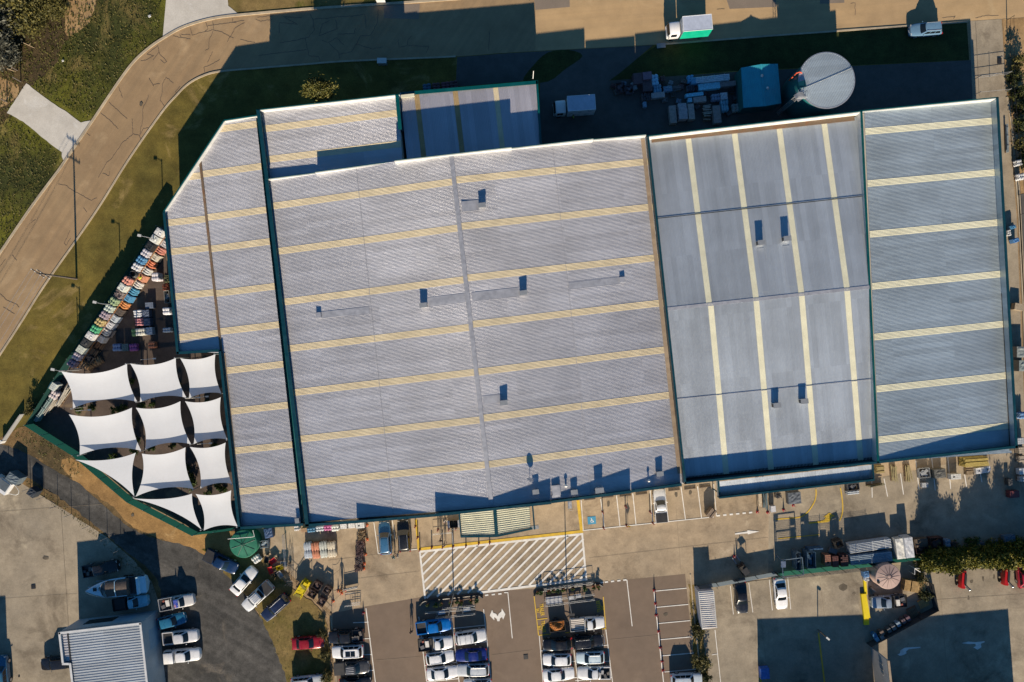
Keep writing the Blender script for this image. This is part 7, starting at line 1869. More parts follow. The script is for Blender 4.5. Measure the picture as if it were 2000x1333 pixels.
# ---- east yard goods ---------------------------------------------------------------
GE = 'goods stacked in the east yard'
def zE_(x, y): return (1480 + x / 5.714, 1030 + y / 5.714)
def zG(x, y): return (1650 + x / 4.443, 850 + y / 4.443)
for (px, py), ang, sx, sy, h, kd, col, lb in (
    (zE_(1255, 210), 8, 6.2, 1.4, 1.3, 'pipes', (.40, .44, .48), 'long bundle of grey pipes, upper of the pair in the east yard'), (zE_(1265, 350), 6, 6.2, 1.4, 1.3, 'pipes', (.20, .30, .40), 'long bundle of blue-grey pipes, lower of the pair in the east yard'),
    (zE_(1592, 240), 97, 3.0, 1.3, 1.2, 'wrap', (.62, .62, .58), 'long white wrapped pack, left of the two beside the pipes'), (zE_(1690, 228), 97, 3.0, 1.2, 1.7, 'wrap', (.52, .54, .58), 'long grey-white wrapped pack, right of the two'),
    (zE_(780, 370), 94, 1.6, .9, 1.2, 'block', (.36, .14, .07), 'orange brick stack against the green fence'), (zE_(865, 385), 94, 1.6, .9, 1.2, 'block', (.14, .04, .03), 'dark red brick stack next to the orange one'), (zE_(965, 375), 94, 1.7, 1.1, 1.3, 'block', (.10, .035, .028), 'wide dark red brick stack left of the pipe bundles'),
    (zE_(455, 385), 92, 2.6, .7, 1.8, 'crate', (.06, .12, .18), 'blue-grey steel stillage beside the open frame'), (zE_(600, 370), 92, 2.4, 1.2, 2.0, 'crate', (.03, .10, .18), 'blue steel stillage with upright tubes'), (zE_(840, 265), -20, 1.2, .7, .4, 'sheets', (.16, .16, .17), 'grey sheets lying above the dark red bricks'), (zE_(910, 190), 20, 1.1, 1.0, 1.4, 'crate', (.04, .035, .03), 'dark open crate with scrap in the yard shade'),
    (zE_(645, 243), 3, 2.2, .25, 1.3, 'timber', (.02, .10, .22), 'blue beam laid behind the steel stillages'),
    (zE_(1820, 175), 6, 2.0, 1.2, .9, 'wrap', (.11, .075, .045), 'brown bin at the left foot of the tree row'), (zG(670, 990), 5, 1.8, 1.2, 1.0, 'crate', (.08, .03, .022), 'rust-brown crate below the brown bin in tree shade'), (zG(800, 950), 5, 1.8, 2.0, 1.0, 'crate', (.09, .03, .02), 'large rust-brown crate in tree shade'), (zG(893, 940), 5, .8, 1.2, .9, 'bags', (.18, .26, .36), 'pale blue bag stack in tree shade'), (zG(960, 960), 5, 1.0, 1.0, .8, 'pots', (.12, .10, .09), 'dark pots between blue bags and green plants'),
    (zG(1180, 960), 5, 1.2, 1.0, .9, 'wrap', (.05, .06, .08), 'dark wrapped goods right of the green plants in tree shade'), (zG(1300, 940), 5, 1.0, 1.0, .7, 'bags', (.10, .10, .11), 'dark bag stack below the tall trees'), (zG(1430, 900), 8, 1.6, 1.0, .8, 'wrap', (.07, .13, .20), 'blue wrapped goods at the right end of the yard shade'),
    (zG(310, 300), 6, 1.2, 1.1, 1.0, 'timber', (.36, .27, .08), 'yellow timber pack beside the loading awning'), (zG(440, 335), 96, 2.4, .9, .8, 'loose', (.34, .28, .12), 'left bundle of treated posts below the east hall'), (zG(560, 335), 96, 2.6, .9, .8, 'loose', (.36, .29, .12), 'right bundle of treated posts below the east hall'), (zG(690, 330), 6, 1.6, 1.4, .6, 'crate', (.30, .32, .34), 'grey galvanised frames stacked between bay lines'), (zG(825, 335), 6, 1.7, 1.3, 1.1, 'wrap', (.10, .10, .09), 'dark covered bin between bay lines'), (zG(962, 362), 4, 1.5, .8, .9, 'block', (.60, .60, .57), 'long white box below the dark opening'),
    (zG(1140, 235), 4, 3.6, 1.3, 1.4, 'timber', (.46, .34, .05), 'big pack of bright yellow timber at the east hall wall'), (zG(1085, 310), 4, 1.2, 1.2, .5, 'timber', (.28, .20, .11), 'brown pallet of slats below the yellow timber'), (zG(1200, 305), 8, 2.2, .9, .7, 'block', (.60, .62, .66), 'two white boxes below the yellow timber'), (zG(695, 435), 4, .9, .7, .5, 'block', (.42, .44, .46), 'small pale box alone on the yard concrete'), (zG(72, 500), 6, 1.7, .5, .8, 'pipes', (.42, .47, .52), 'short blue-grey bundle in front of the scrap rack'), (zG(75, 450), 6, 1.7, 1.0, .8, 'crate', (.12, .12, .13), 'dark scrap rack below the loading awning end'), (zG(275, 440), 6, 2.4, .3, .8, 'loose', (.18, .16, .08), 'dark olive rail pile below the yellow timber pack'),
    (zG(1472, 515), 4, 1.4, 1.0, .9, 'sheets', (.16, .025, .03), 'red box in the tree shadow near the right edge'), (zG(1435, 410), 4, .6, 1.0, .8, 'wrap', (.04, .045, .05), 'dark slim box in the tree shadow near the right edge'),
    ((1994, 862), 5, 1.2, .9, .9, 'block', (.42, .45, .48), 'pale box by the right edge, topmost of the column'), ((1997, 880), 5, 1.2, .9, .9, 'block', (.42, .34, .24), 'tan box by the right edge, second of the column'), ((1998, 897), 5, 1.2, .9, .8, 'timber', (.40, .33, .24), 'tan slatted box by the right edge, third of the column'), ((1998, 921), 5, 1.2, .9, .8, 'block', (.52, .56, .60), 'white box by the right edge, fourth of the column'), ((1998, 936), 5, .9, .8, .8, 'bags', (.45, .44, .42), 'pale bag by the right edge, lowest of the column'),
    ((1998, 812), 5, .9, 1.0, .9, 'bags', (.08, .24, .50), 'bright blue bag stack by the right edge'), ((1996, 688), 0, 1.6, 1.6, 1.2, 'wrap', (.22, .26, .26), 'grey-green covered crate at the right edge, upper'), ((1999, 715), 0, 1.4, 1.6, 1.2, 'wrap', (.20, .25, .25), 'grey-green covered crate at the right edge, lower'), ((1990, 600), -10, 1.3, 1.0, .8, 'sheets', (.36, .28, .18), 'tan sheet over the east wall'),
    ((1984, 470), 20, .9, .6, .8, 'wrap', (.02, .16, .42), 'vivid blue tub by the east hall wall, lower'), ((1978, 444), 20, .8, .5, .8, 'wrap', (.02, .20, .40), 'blue tub by the east hall wall, upper'), ((1971, 455), 10, .5, .9, .7, 'bags', (.42, .44, .46), 'white bottles between the two blue tubs'), ((1991, 318), 10, .8, .9, .9, 'bags', (.50, .52, .54), 'white bags in the neighbour yard, upper'), ((1995, 345), 10, .9, 1.0, .9, 'bags', (.55, .57, .60), 'white bags in the neighbour yard, lower'), ((1968, 270), 92, 4.2, .25, .5, 'pipes', (.20, .26, .30), 'thin grey-blue pipe bundle along the east lane')):
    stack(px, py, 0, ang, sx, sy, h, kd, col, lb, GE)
plant('nursery_shrub', 'bright green plants in the tree shade of the east yard', 'shrub', 1893, 1056, 'shrub', (1.8, 1.0, .9), 0); 
# open steel frame
p0 = [W(1514, 1084), W(1553, 1079), W(1556, 1112), W(1517, 1117)]
t = thing('steel_frame', 'open dark steel frame with thin pale bars at the left end of the green fence', 'steel frame', tuple(p0[0])); FRM = pm('blue grey frame', (.12, .17, .22), .5)
for i in range(4):
    a, b = p0[i], p0[(i + 1) % 4]; mb = MB(); mb.tube(a + Vector((0, 0, 2.5)), b + Vector((0, 0, 2.5)), .06); mb.build('beam', FRM, t); mb = MB(); mb.tube(a, a + Vector((0, 0, 2.5)), .06); mb.build('upright', FRM, t)
mb = MB(); q = p0[0]; mb.box((q.x + .2, q.y - .6, 2.55), (.7, .9, .12)); mb.build('tray', CHROME, t)
# shop-front crate, awning goods
stack(1390, 1003, 0, 52, 1.4, .9, 1.1, 'timber', (.26, .18, .12), 'tilted brown slatted crate at the corner of the shop-front bays', None)
for (px, py), ang, sx, sy, h, kd, col, lb in ((zC(985, 395), 5, .8, .8, 1.0, 'pots', (.25, .25, .26), 'grey bins under the loading awning'), (zC(1118, 415), 5, 1.9, 1.7, .9, 'wrap', (.10, .12, .15), 'dark blue-grey crate with pale rim under the loading awning'), (zC(935, 508), 5, .7, .9, .8, 'sheets', (.55, .55, .58), 'white panel box left of the yellow lane line'), (zC(875, 440), 92, 2.4, .6, 1.1, 'loose', (.10, .17, .20), 'teal rail bundle standing by the loading bay post'), (zC(820, 430), 92, 2.0, .5, .9, 'sheets', (.55, .42, .26), 'tan sheet stack beside the teal rail bundle')):
    stack(px, py, 0, ang, sx, sy, h, kd, col, lb, 'goods under the loading awning')
for px, py in ((1479, 1000), (1499, 1001), (1530, 996), (1549, 987)): cone(px, py, 'red and white cone near the loading awning posts', 'cones near the loading awning', RED)
# ---- white container, yellow kerb walls, pallets ------------------------------------
q = [W(1364, 1156, 2.4), W(1393.5, 1154, 2.4), W(1400, 1227, 2.4), W(1372, 1230, 2.4)]
c = sum(q, Vector()) / 4; t = thing('shipping_container', 'white ribbed shipping container with rust streaks beside the car park bank', 'container', (c.x, c.y, 0))
mb = MB(); mb.prism([(p.x, p.y) for p in q], .1, 2.36); mb.build('body', pm('pale container side', (.34, .36, .42), .6), t)
ac = atan2((q[1] - q[0]).y, (q[1] - q[0]).x); ribbed([q[0], q[3]], [q[1], q[2]], ac, lambda x, y: 2.37, .30, .06).build('roof_sheet', roofmat('chalky white steel', (.70, .67, .63), .6, .0, .15, 0, .5), t)
for a, b in ((q[0], q[3]), (q[1], q[2])):
    mb = MB(); mb.tube(a, b, .06, 6); mb.build('rail', WHITEM, t)
YW = pm('yellow painted wall', (.68, .52, .0), .6, 0, .1, 1)
t = thing('kerb_wall', 'bright yellow kerb wall stepping from narrow to wide beside the pink tank', 'wall', tuple(W(1686, 1160)))
for pts, h in (([(1683, 1118), (1688, 1118), (1692, 1160), (1687, 1160)], .35), ([(1679, 1159), (1689, 1158), (1697, 1205), (1685, 1206)], .45)):
    mb = MB(); mb.prism([tuple(W(*p)[:2]) for p in pts], .0, h); mb.build('block', YW, t)
mb = MB(); mb.prism([tuple(W(*p)[:2]) for p in [(1685.2, 1206.5), (1695, 1206), (1696, 1219), (1686, 1220)]], 0, .3); mb.build('block', YW, t)
def pal_pile(px, py, ang, n, mt, lb, sx=1.2, sy=1.2):
    p = W(px, py, .14 * n); t = thing('pallet_pile', lb, 'pallets', (p.x, p.y, .09), radians(ang), 'wooden pallets behind the charcoal screen')
    r_ = random.Random(int(px))
    for i in range(n):
        o = inst('pallet', pallet_mesh(sx, sy), t, mt); o.location = (r_.uniform(-.05, .05), r_.uniform(-.05, .05), i * .145)
for px, py, a, n, m, lb in ((1773, 1144, -8, 7, WOOD, 'pale pallet stack left in the big pile by the tree row'), (1787, 1146, -8, 8, WOOD, 'pale pallet stack in the middle of the big pile'), (1801, 1147, -8, 6, WOOD, 'pale pallet stack right in the big pile'), (1804, 1179, 26, 2, WOOD, 'clean pale pallet lying by the charcoal screen corner'), (1783, 1195, 26, 2, WOODD, 'grey weathered pallet below the clean pale one'), (1791, 1206, 26, 1, WOODD, 'lowest grey pallet lying against the charcoal screen')):
    pal_pile(px, py, a, n, m, lb, 1.1 if n > 3 else 1.5, 1.6 if n > 3 else 1.2)
def bin_(px, py, col, lb):
    p = W(px, py, .9); t = thing('wheelie_bin', lb, 'bin', (p.x, p.y, .09), radians(30), 'bins along the charcoal screen')
    mb = MB(); mb.loft([[(-.22, -.26, .08), (.22, -.26, .08), (.22, .26, .08), (-.22, .26, .08)], [(-.28, -.33, .95), (.28, -.33, .95), (.28, .33, .95), (-.28, .33, .95)]]); mb.build('bin_body', goods(col, .1), t, local=True)
    mb = MB(); mb.loft([[(-.3, -.36, .955), (.3, -.36, .955), (.3, .36, .955), (-.3, .36, .955)], [(-.26, -.32, 1.03), (.26, -.32, 1.03), (.26, .32, 1.03), (-.26, .32, 1.03)]]); mb.build('bin_lid', goods(col, .1), t, local=True)
for px, py, c_, lb in ((1712, 1248, (.16, .30, .40), 'pale blue bin at the lower end of the bin line'), (1708, 1241, (.02, .12, .25), 'deep blue bin second from the lower end'), (1723, 1246, (.30, .26, .25), 'beige bin beside the pale blue one'), (1736, 1231, (.10, .10, .10), 'dark grey bin in the middle of the bin line'), (1745, 1226, (.16, .15, .15), 'mid grey bin in the bin line'), (1754, 1219, (.20, .27, .34), 'grey blue bin in the upper half of the bin line'), (1764, 1213, (.10, .07, .08), 'brown black bin near the pallets'), (1773, 1208, (.12, .07, .09), 'dark plum bin next to the pallets'), (1722, 1236, (.14, .10, .08), 'brown bin behind the deep blue one')):
    bin_(px, py, c_, lb)
stack(1706, 1152, 0, -40, .9, .35, .4, 'loose', (.45, .36, .25), 'short pale timber offcuts left of the pink tank', None)
stack(1692, 1122, 0, 10, .8, .9, .9, 'wrap', (.02, .14, .36), 'blue tub at the top of the yellow kerb wall', None)
stack(1693, 1131, 0, 10, .7, .6, .7, 'bags', (.40, .44, .50), 'white bags below the blue tub', None)
t = thing('garden_arch', 'small white trellis frame beside the tree row', 'trellis', tuple(W(1777, 1112)))
for a, b in (((1775, 1104), (1775, 1116)), ((1775, 1104), (1786, 1111)), ((1775, 1104), (1784, 1104))):
    mb = MB(); mb.tube(W(*a) + Vector((0, 0, 1.5)), W(*b) + Vector((0, 0, 1.5)), .05); mb.build('bar', WHITEM, t)
for a in ((1775, 1104), (1775, 1116), (1786, 1111)):
    mb = MB(); mb.tube(W(*a), W(*a) + Vector((0, 0, 1.5)), .04); mb.build('post', WHITEM, t)
stack(1494, 1316, 0, 4, 1.3, 1.6, .9, 'wrap', (.01, .12, .50), 'vivid blue tub in the shaded neighbour yard beside the yellow line', None)
# red machines under the tree row
for px, py, lb in ((1879, 1134, 'small red machine with black boom, left of the two under the tree row'), (1963, 1128, 'small red machine with black boom, right one under the tree row')):
    p = W(px, py, .8); t = thing('red_machine', lb, 'machine', (p.x, p.y, .09), radians(-4), 'red machines under the tree row')
    RM = pm('glossy red body', (.42, .012, .012), .3, 0, .1, 2)
    mb = MB(); rg = [[(x * f, y, z) for x, z in ((-.42, .35), (.42, .35), (.45, .8), (.3, 1.15), (-.3, 1.15), (-.45, .8))] for y, f in ((1.5, .8), (1.3, 1), (-.8, 1), (-1.1, .75))]; mb.loft(rg); mb.build('body', RM, t, 30, local=True)
    mb = MB(); mb.box((.18, .35, 1.2), (.3, 1.5, .12)); mb.build('engine_cover', DARK, t, local=True)
    mb = MB(); mb.tube((.2, -.5, 1.1), (.95, -1.15, .9), .18, 8); mb.build('boom', DARK, t, local=True)
    mb = MB(); mb.blob((1.1, -1.25, .85), .22, 0, 10, 6); mb.build('boom_tip', CHROME, t, 60, local=True)
    for sx in (-.48, .48):
        for y in (-.6, .9):
            mb = MB(); mb.tube((sx - .09, y, .3), (sx + .09, y, .3), .3, 14); mb.build('wheel', BLACK, t, local=True)
# dark forklift in the shade of the yard fence
p = W(1452, 1112, .8); t = thing('forklift', 'dark forklift in the fence shade left of the open steel frame', 'forklift', (p.x, p.y, .09), radians(125))
mb = MB(); mb.box((-.2, 0, .6), (1.7, 1.0, .7), 0, 0, .9); mb.build('body', pm('dark forklift paint', (.04, .035, .03), .5), t, local=True)
for y in (-.35, .35):
    mb = MB(); mb.box((.85, y, .8), (.12, .1, 1.5)); mb.build('mast', DARK, t, local=True); mb = MB(); mb.box((1.5, y, .12), (1.1, .12, .05)); mb.build('fork', STEEL, t, local=True)
mb = MB(); mb.path([(-.7, -.4, .9), (-.6, -.4, 1.6), (.4, -.4, 1.6), (.6, -.4, .9)], .04); mb.path([(-.7, .4, .9), (-.6, .4, 1.6), (.4, .4, 1.6), (.6, .4, .9)], .04); mb.box((-.1, 0, 1.63), (1.0, .9, .05)); mb.build('overhead_guard', DARK, t, local=True)
mb = MB(); mb.box((-.3, 0, 1.05), (.5, .5, .2)); mb.build('seat', BLACK, t, local=True)
for x in (-.75, .5):
    for y in (-.48, .48):
        mb = MB(); mb.tube((x, y - .09, .27), (x, y + .09, .27), .27, 14); mb.build('wheel', BLACK, t, local=True)
cone(1434, 1087, 'red cone in the shade above the dark forklift', None, RED)
# white trailer at the left edge
p = W(10, 952, 1.2); t = thing('tipper_trailer', 'white tipper trailer with folded frame cut by the left edge', 'trailer', (p.x, p.y, .09), radians(-35))
mb = MB(); mb.box((-.6, 0, .9), (2.6, 1.9, .9)); mb.build('body', paint((.66, .67, .68)), t, local=True)
mb = MB(); mb.box((-.6, .2, 1.38), (2.3, 1.3, .05)); mb.build('cover', FGR, t, local=True)
for s in (-.8, .8):
    mb = MB(); mb.path([(.7, s, .6), (1.7, s * .5, .5), (1.9, 0, .5)], .05); mb.build('drawbar', WHITEM, t, local=True); mb = MB(); mb.tube((-.7, s * 1.1, .32), (-.7, s * 1.3, .32), .32, 14); mb.build('wheel', BLACK, t, local=True)
stack(62, 963, 0, -35, 1.2, 1.1, 1.3, 'wrap', (.02, .03, .045), 'dark blue-black bin beside the wire fence of the concrete yard', None)
stack(25, 935, 0, -35, 1.8, 1.2, 1.6, 'wrap', (.10, .14, .17), 'grey covered bin behind the white tipper trailer', None)
# ---- rear-yard goods in deep shade --------------------------------------------------
def zR(x, y): return (1180 + x / 3.846, 120 + y / 3.846)
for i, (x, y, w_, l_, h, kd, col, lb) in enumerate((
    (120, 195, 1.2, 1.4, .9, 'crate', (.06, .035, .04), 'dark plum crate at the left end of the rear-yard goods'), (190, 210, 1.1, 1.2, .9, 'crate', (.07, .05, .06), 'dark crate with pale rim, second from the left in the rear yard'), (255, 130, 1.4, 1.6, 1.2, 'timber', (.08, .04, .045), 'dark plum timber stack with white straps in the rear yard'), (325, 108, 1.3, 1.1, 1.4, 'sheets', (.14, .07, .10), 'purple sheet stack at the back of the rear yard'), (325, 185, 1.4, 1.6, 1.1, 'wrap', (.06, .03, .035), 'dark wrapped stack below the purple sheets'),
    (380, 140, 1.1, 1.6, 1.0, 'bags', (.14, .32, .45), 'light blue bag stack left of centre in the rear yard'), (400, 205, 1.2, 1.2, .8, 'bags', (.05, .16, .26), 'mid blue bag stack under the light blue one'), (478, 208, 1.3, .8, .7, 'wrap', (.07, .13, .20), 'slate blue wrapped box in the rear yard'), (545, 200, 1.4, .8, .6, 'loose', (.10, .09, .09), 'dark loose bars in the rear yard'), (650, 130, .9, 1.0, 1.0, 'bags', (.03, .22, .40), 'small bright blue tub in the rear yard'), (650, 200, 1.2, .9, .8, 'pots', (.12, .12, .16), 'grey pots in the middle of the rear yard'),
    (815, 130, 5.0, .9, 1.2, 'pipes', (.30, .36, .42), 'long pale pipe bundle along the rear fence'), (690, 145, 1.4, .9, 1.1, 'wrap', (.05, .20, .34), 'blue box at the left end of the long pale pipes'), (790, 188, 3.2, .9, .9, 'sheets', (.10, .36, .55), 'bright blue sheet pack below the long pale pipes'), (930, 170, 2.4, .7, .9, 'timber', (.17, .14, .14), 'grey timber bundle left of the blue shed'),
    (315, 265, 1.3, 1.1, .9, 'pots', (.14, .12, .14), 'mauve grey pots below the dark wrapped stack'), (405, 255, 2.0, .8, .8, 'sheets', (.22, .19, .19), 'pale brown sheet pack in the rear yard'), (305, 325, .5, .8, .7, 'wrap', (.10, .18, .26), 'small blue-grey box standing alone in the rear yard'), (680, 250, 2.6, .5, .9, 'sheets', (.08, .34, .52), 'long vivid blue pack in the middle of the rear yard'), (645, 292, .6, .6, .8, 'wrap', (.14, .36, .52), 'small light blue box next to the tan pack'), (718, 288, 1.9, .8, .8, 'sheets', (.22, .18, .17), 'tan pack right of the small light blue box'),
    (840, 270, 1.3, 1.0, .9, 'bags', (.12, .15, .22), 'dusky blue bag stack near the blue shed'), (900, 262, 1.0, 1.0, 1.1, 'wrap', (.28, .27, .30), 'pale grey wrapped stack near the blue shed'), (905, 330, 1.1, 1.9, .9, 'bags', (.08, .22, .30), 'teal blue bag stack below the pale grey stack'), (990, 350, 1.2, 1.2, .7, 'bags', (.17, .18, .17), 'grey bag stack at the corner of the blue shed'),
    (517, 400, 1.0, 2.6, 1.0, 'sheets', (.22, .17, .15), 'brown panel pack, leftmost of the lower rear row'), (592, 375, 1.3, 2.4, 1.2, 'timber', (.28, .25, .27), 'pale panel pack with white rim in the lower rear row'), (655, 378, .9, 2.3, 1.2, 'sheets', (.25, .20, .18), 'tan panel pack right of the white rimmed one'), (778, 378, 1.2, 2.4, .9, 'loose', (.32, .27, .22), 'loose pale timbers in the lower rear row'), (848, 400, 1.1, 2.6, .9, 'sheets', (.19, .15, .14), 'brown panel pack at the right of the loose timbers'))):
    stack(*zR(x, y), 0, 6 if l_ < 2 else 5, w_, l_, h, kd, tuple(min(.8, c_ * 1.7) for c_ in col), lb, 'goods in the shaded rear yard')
r_ = random.Random(21)
for x, y in ((70, 180), (95, 230), (150, 165), (225, 185), (290, 150), (360, 180), (440, 130), (440, 180), (500, 165), (580, 190), (600, 150), (520, 245), (455, 290), (560, 300), (700, 205), (760, 240), (960, 215), (985, 280), (940, 390), (700, 340)):
    stack(*zR(x, y), 0, r_.uniform(-30, 40), r_.uniform(.5, 1.0), r_.uniform(.5, 1.1), r_.uniform(.25, .7), r_.choice(['bags', 'loose', 'crate', 'wrap', 'pots']), r_.choice([(.10, .08, .08), (.16, .22, .3), (.2, .18, .17), (.12, .05, .05), (.25, .28, .3)]), 'small odd heap filling a gap between the bigger stacks of the shaded rear yard', 'small heaps in the shaded rear yard', 'scrap_heap', 'heap')
for x, y, lb in ((748, 124, 'grey service cabinet on the verge edge of the rear street'), (745, 2, 'white service cabinet at the top edge of the street')):
    p = W(x, y); t = thing('service_cabinet', lb, 'cabinet', (p.x, p.y, .05)); mb = MB(); mb.box((0, 0, .45), (1.3, .7, .9)); mb.build('body', STEEL if y > 50 else WHITEM, t, local=True); mb = MB(); mb.box((0, 0, .93), (1.4, .8, .06)); mb.build('lid', WHITEM, t, local=True)
mb = MB(); p = W(1291, 90); mb.box((p.x, p.y, .12), (1.3, .7, .1), AM); mb.box((p.x, p.y, .18), (1.0, .45, .02), AM); solo(mb, 'pit_cover', WALLG, 'grey pit cover at the verge edge below the green sided truck', 'pit cover')
mb = MB(); p = W(1951, 120); mb.box((p.x, p.y, .12), (.6, .9, .08), 0); mb.box((p.x, p.y, .17), (.45, .7, .02), 0); solo(mb, 'pit_cover', DARK, 'dark pit cover on the east driveway', 'pit cover')
for x, y in ((834, 172), (852, 170), (870, 168), (886, 166)):
    stack(x, y, 0, 6, 1.2, 1.2, .7, 'bags', {834: (.02, .12, .22), 852: (.12, .03, .04), 870: (.16, .03, .05), 886: (.10, .03, .04)}[x], {834: 'dark blue bag stack behind the low shed', 852: 'dark red bag stack next to the dark blue one behind the shed', 870: 'brighter red bag stack behind the low shed', 886: 'deep maroon bag stack at the right end behind the shed'}[x], 'goods behind the low shed')
# ------------------------------------------------------------------ people
def person_mesh(pose):
    me = bpy.data.meshes.new('person'); V = []; E = []; R = []
    def v(x, y, z, r): V.append((x, y, z)); R.append(r); return len(V) - 1
    def e(a, b): E.append((a, b))
    st = {'walk': .30, 'stand': .06}[pose]
    pel = v(0, 0, .95, .155); waist = v(0, 0, 1.12, .135); ch = v(.02, 0, 1.32, .165); nk = v(.02, 0, 1.50, .062); hd = v(.04, 0, 1.62, .098); tp = v(.03, 0, 1.73, .075)
    ns = v(.135, 0, 1.62, .018)
    for a, b in ((pel, waist), (waist, ch), (ch, nk), (nk, hd), (hd, tp), (hd, ns)): e(a, b)
    for s in (-1, 1):
        f = st * s
        hip = v(0, s * .10, .88, .095); kn = v(f * .55 + .05, s * .11, .48, .062); an = v(f * .95 - .02, s * .11, .09, .042); to = v(f * .95 + .17, s * .12, .045, .038)
        e(pel, hip); e(hip, kn); e(kn, an); e(an, to)
        sh = v(.0, s * .20, 1.42, .068); el = v(-f * .5 - .02, s * .27, 1.12, .044); wr = v(-f * .9 + .08, s * .27, .88, .03); pa = v(-f * 1.0 + .10, s * .27, .81, .032)
        e(ch, sh); e(sh, el); e(el, wr); e(wr, pa)
        for k, l in enumerate((.075, .085, .08, .065)):
            k1 = v(-f * 1.0 + .13 - k * .022, s * (.275), .75, .0095); k2 = v(-f * 1.0 + .14 - k * .022, s * .262, .75 - l * .5, .008); e(pa, k1); e(k1, k2)
        th = v(-f * 1.0 + .15, s * .245, .80, .010); th2 = v(-f * 1.0 + .165, s * .235, .765, .009); e(pa, th); e(th, th2)
    me.from_pydata(V, E, [])
    o = bpy.data.objects.new('person', me); COL.objects.link(o)
    bpy.context.view_layer.objects.active = o
    m = o.modifiers.new('skin', 'SKIN')
    if not me.skin_vertices: me.skin_vertices.new()
    for i, r in enumerate(R): me.skin_vertices[0].data[i].radius = (r, r * (1.0)); me.skin_vertices[0].data[i].use_root = (i == 0)
    o.modifiers.new('sub', 'SUBSURF').levels = 1
    bpy.context.view_layer.update()
    out = bpy.data.meshes.new_from_object(o.evaluated_get(bpy.context.evaluated_depsgraph_get()))
    bpy.data.objects.remove(o)
    out.name = 'body'
    for mt in (BLACK, BLACK, BLACK, BLACK): out.materials.append(mt)
    for p in out.polygons:
        z = p.center.z; y = abs(p.center.y); p.use_smooth = True
        p.material_index = 3 if z < .10 else (2 if z < .97 and y < .215 else (0 if z > 1.49 or (y > .2 and z < 1.14) else 1))
    return out
PMESH = {}
SKIN = pm('skin', (.45, .26, .18), .6)
def person(px, py, ang, pose, shirt, trousers, hair, label, hat=None):
    if pose not in PMESH: PMESH[pose] = person_mesh(pose)
    p = W(px, py); o = bpy.data.objects.new('person', PMESH[pose]); COL.objects.link(o); o.location = (p.x, p.y, .09); o.rotation_euler = (0, 0, radians(ang)); ROOT[o] = Matrix.Translation(o.location) @ Matrix.Rotation(radians(ang), 4, 'Z')
    for i, mt in enumerate((SKIN, goods(shirt, .1), goods(trousers, .1), BLACK)): o.material_slots[i].link = 'OBJECT'; o.material_slots[i].material = mt
    tag(o, label, 'person')
    mb = MB(); mb.blob((.01, 0, 1.69), (.115, .10, .085), 0, 12, 7); mb.blob((-.03, 0, 1.64), (.085, .095, .09), 0, 12, 7); mb.build('hair' if not hat else 'cap', goods(hat or hair, .1), o, 60, local=True)
    if hat: m2 = MB(); m2.box((.13, 0, 1.68), (.12, .15, .02)); m2.build('cap_brim', goods(hat, .1), o, local=True)
    for s in (-1, 1):
        m2 = MB(); m2.blob((.128, s * .035, 1.645), (.01, .014, .009), 0, 6, 4); m2.build('eye', BLACK, o, local=True)
person(805, 1228, 100, 'walk', (.03, .03, .035), (.02, .02, .03), (.03, .02, .015), 'person in dark clothes walking alone in the left car park aisle')
person(771, 1084, 60, 'stand', (.02, .22, .28), (.03, .03, .04), (.04, .03, .02), 'person in a teal top behind the black suv by the shop wall')
person(779, 1080, 200, 'stand', (.25, .32, .36), (.05, .06, .09), (.10, .06, .03), 'person in a pale top beside the one in teal')
person(862, 1052, 80, 'walk', (.03, .03, .035), (.02, .025, .04), (.02, .015, .01), 'person in black walking at the entrance footpath, left of the pair')
person(870, 1060, 85, 'walk', (.30, .27, .24), (.04, .04, .05), (.06, .04, .02), 'person in a beige top walking at the entrance footpath, right of the pair')
person(872, 1014, 270, 'walk', (.55, .55, .55), (.03, .03, .04), (.03, .02, .02), 'person in a white top coming out by the nested trolleys')
person(669, 1148, 75, 'walk', (.62, .20, .03), (.02, .02, .03), (.05, .03, .02), 'person in an orange top walking beside the barrier gate')
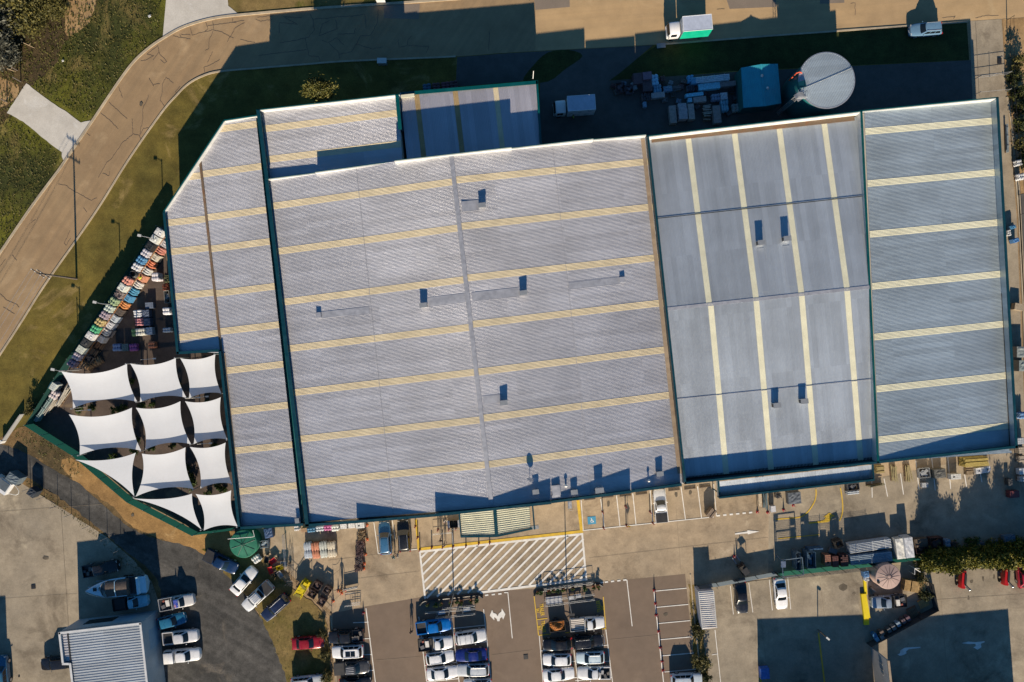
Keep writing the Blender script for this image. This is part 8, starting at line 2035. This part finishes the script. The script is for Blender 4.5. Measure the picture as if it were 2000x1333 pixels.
person(285, 545, 150, 'stand', (.50, .62, .05), (.03, .035, .07), (.05, .03, .02), 'person in a hi-vis yellow top beside the fence rack', (.5, .6, .05))
person(1118, 233, 190, 'stand', (.35, .50, .04), (.03, .035, .06), (.05, .03, .02), 'person in a hi-vis green top beside the plain white truck in shade')
person(1095, 1303, 180, 'walk', (.20, .06, .16), (.03, .03, .05), (.04, .02, .02), 'person in a plum top between the white hatchback and white sedan')
# ------------------------------------------------------------------ camera, light, world
cam = bpy.data.cameras.new('camera'); co = bpy.data.objects.new('camera', cam); COL.objects.link(co)
co.location = (0, 0, H); co.rotation_euler = (0, 0, 0)
cam.sensor_width = 36; cam.lens = 36 * H / (2000 * U); cam.clip_start = 1; cam.clip_end = 5000
SC.camera = co
EL = math.atan(.40); AZX = -.025
sun = bpy.data.lights.new('sun', 'SUN'); so = bpy.data.objects.new('sun', sun); COL.objects.link(so)
sun.energy = 5.0; sun.angle = radians(.5); sun.color = (1, .85, .65)
d = Vector((AZX, 1, -.40)).normalized()
so.rotation_euler = d.to_track_quat('-Z', 'Y').to_euler(); so.location = (0, -60, 60)
w = bpy.data.worlds.new('World'); SC.world = w; w.use_nodes = True
nt = w.node_tree; bg = nt.nodes['Background']
sky = nt.nodes.new('ShaderNodeTexSky'); sky.sky_type = 'NISHITA'; sky.sun_disc = False
sky.sun_elevation = EL; sky.sun_rotation = radians(180 - math.degrees(AZX))
sky.air_density = 1.0; sky.dust_density = .3; sky.ozone_density = 3.0
tn = nt.nodes.new('ShaderNodeMix'); tn.data_type = 'RGBA'; tn.blend_type = 'MULTIPLY'; tn.inputs[0].default_value = 1
tn.inputs[7].default_value = (.36, .68, .86, 1)   # added tint: pulls the sky fill in the shade towards cool teal
nt.links.new(sky.outputs[0], tn.inputs[6]); nt.links.new(tn.outputs[2], bg.inputs[0]); bg.inputs[1].default_value = .068
vs = SC.view_settings
vs.view_transform = 'Standard'; vs.look = 'None'; vs.gamma = 1; vs.use_curve_mapping = False; vs.exposure = .80
SC.cycles.max_bounces = 5; SC.cycles.diffuse_bounces = 2; SC.cycles.glossy_bounces = 3
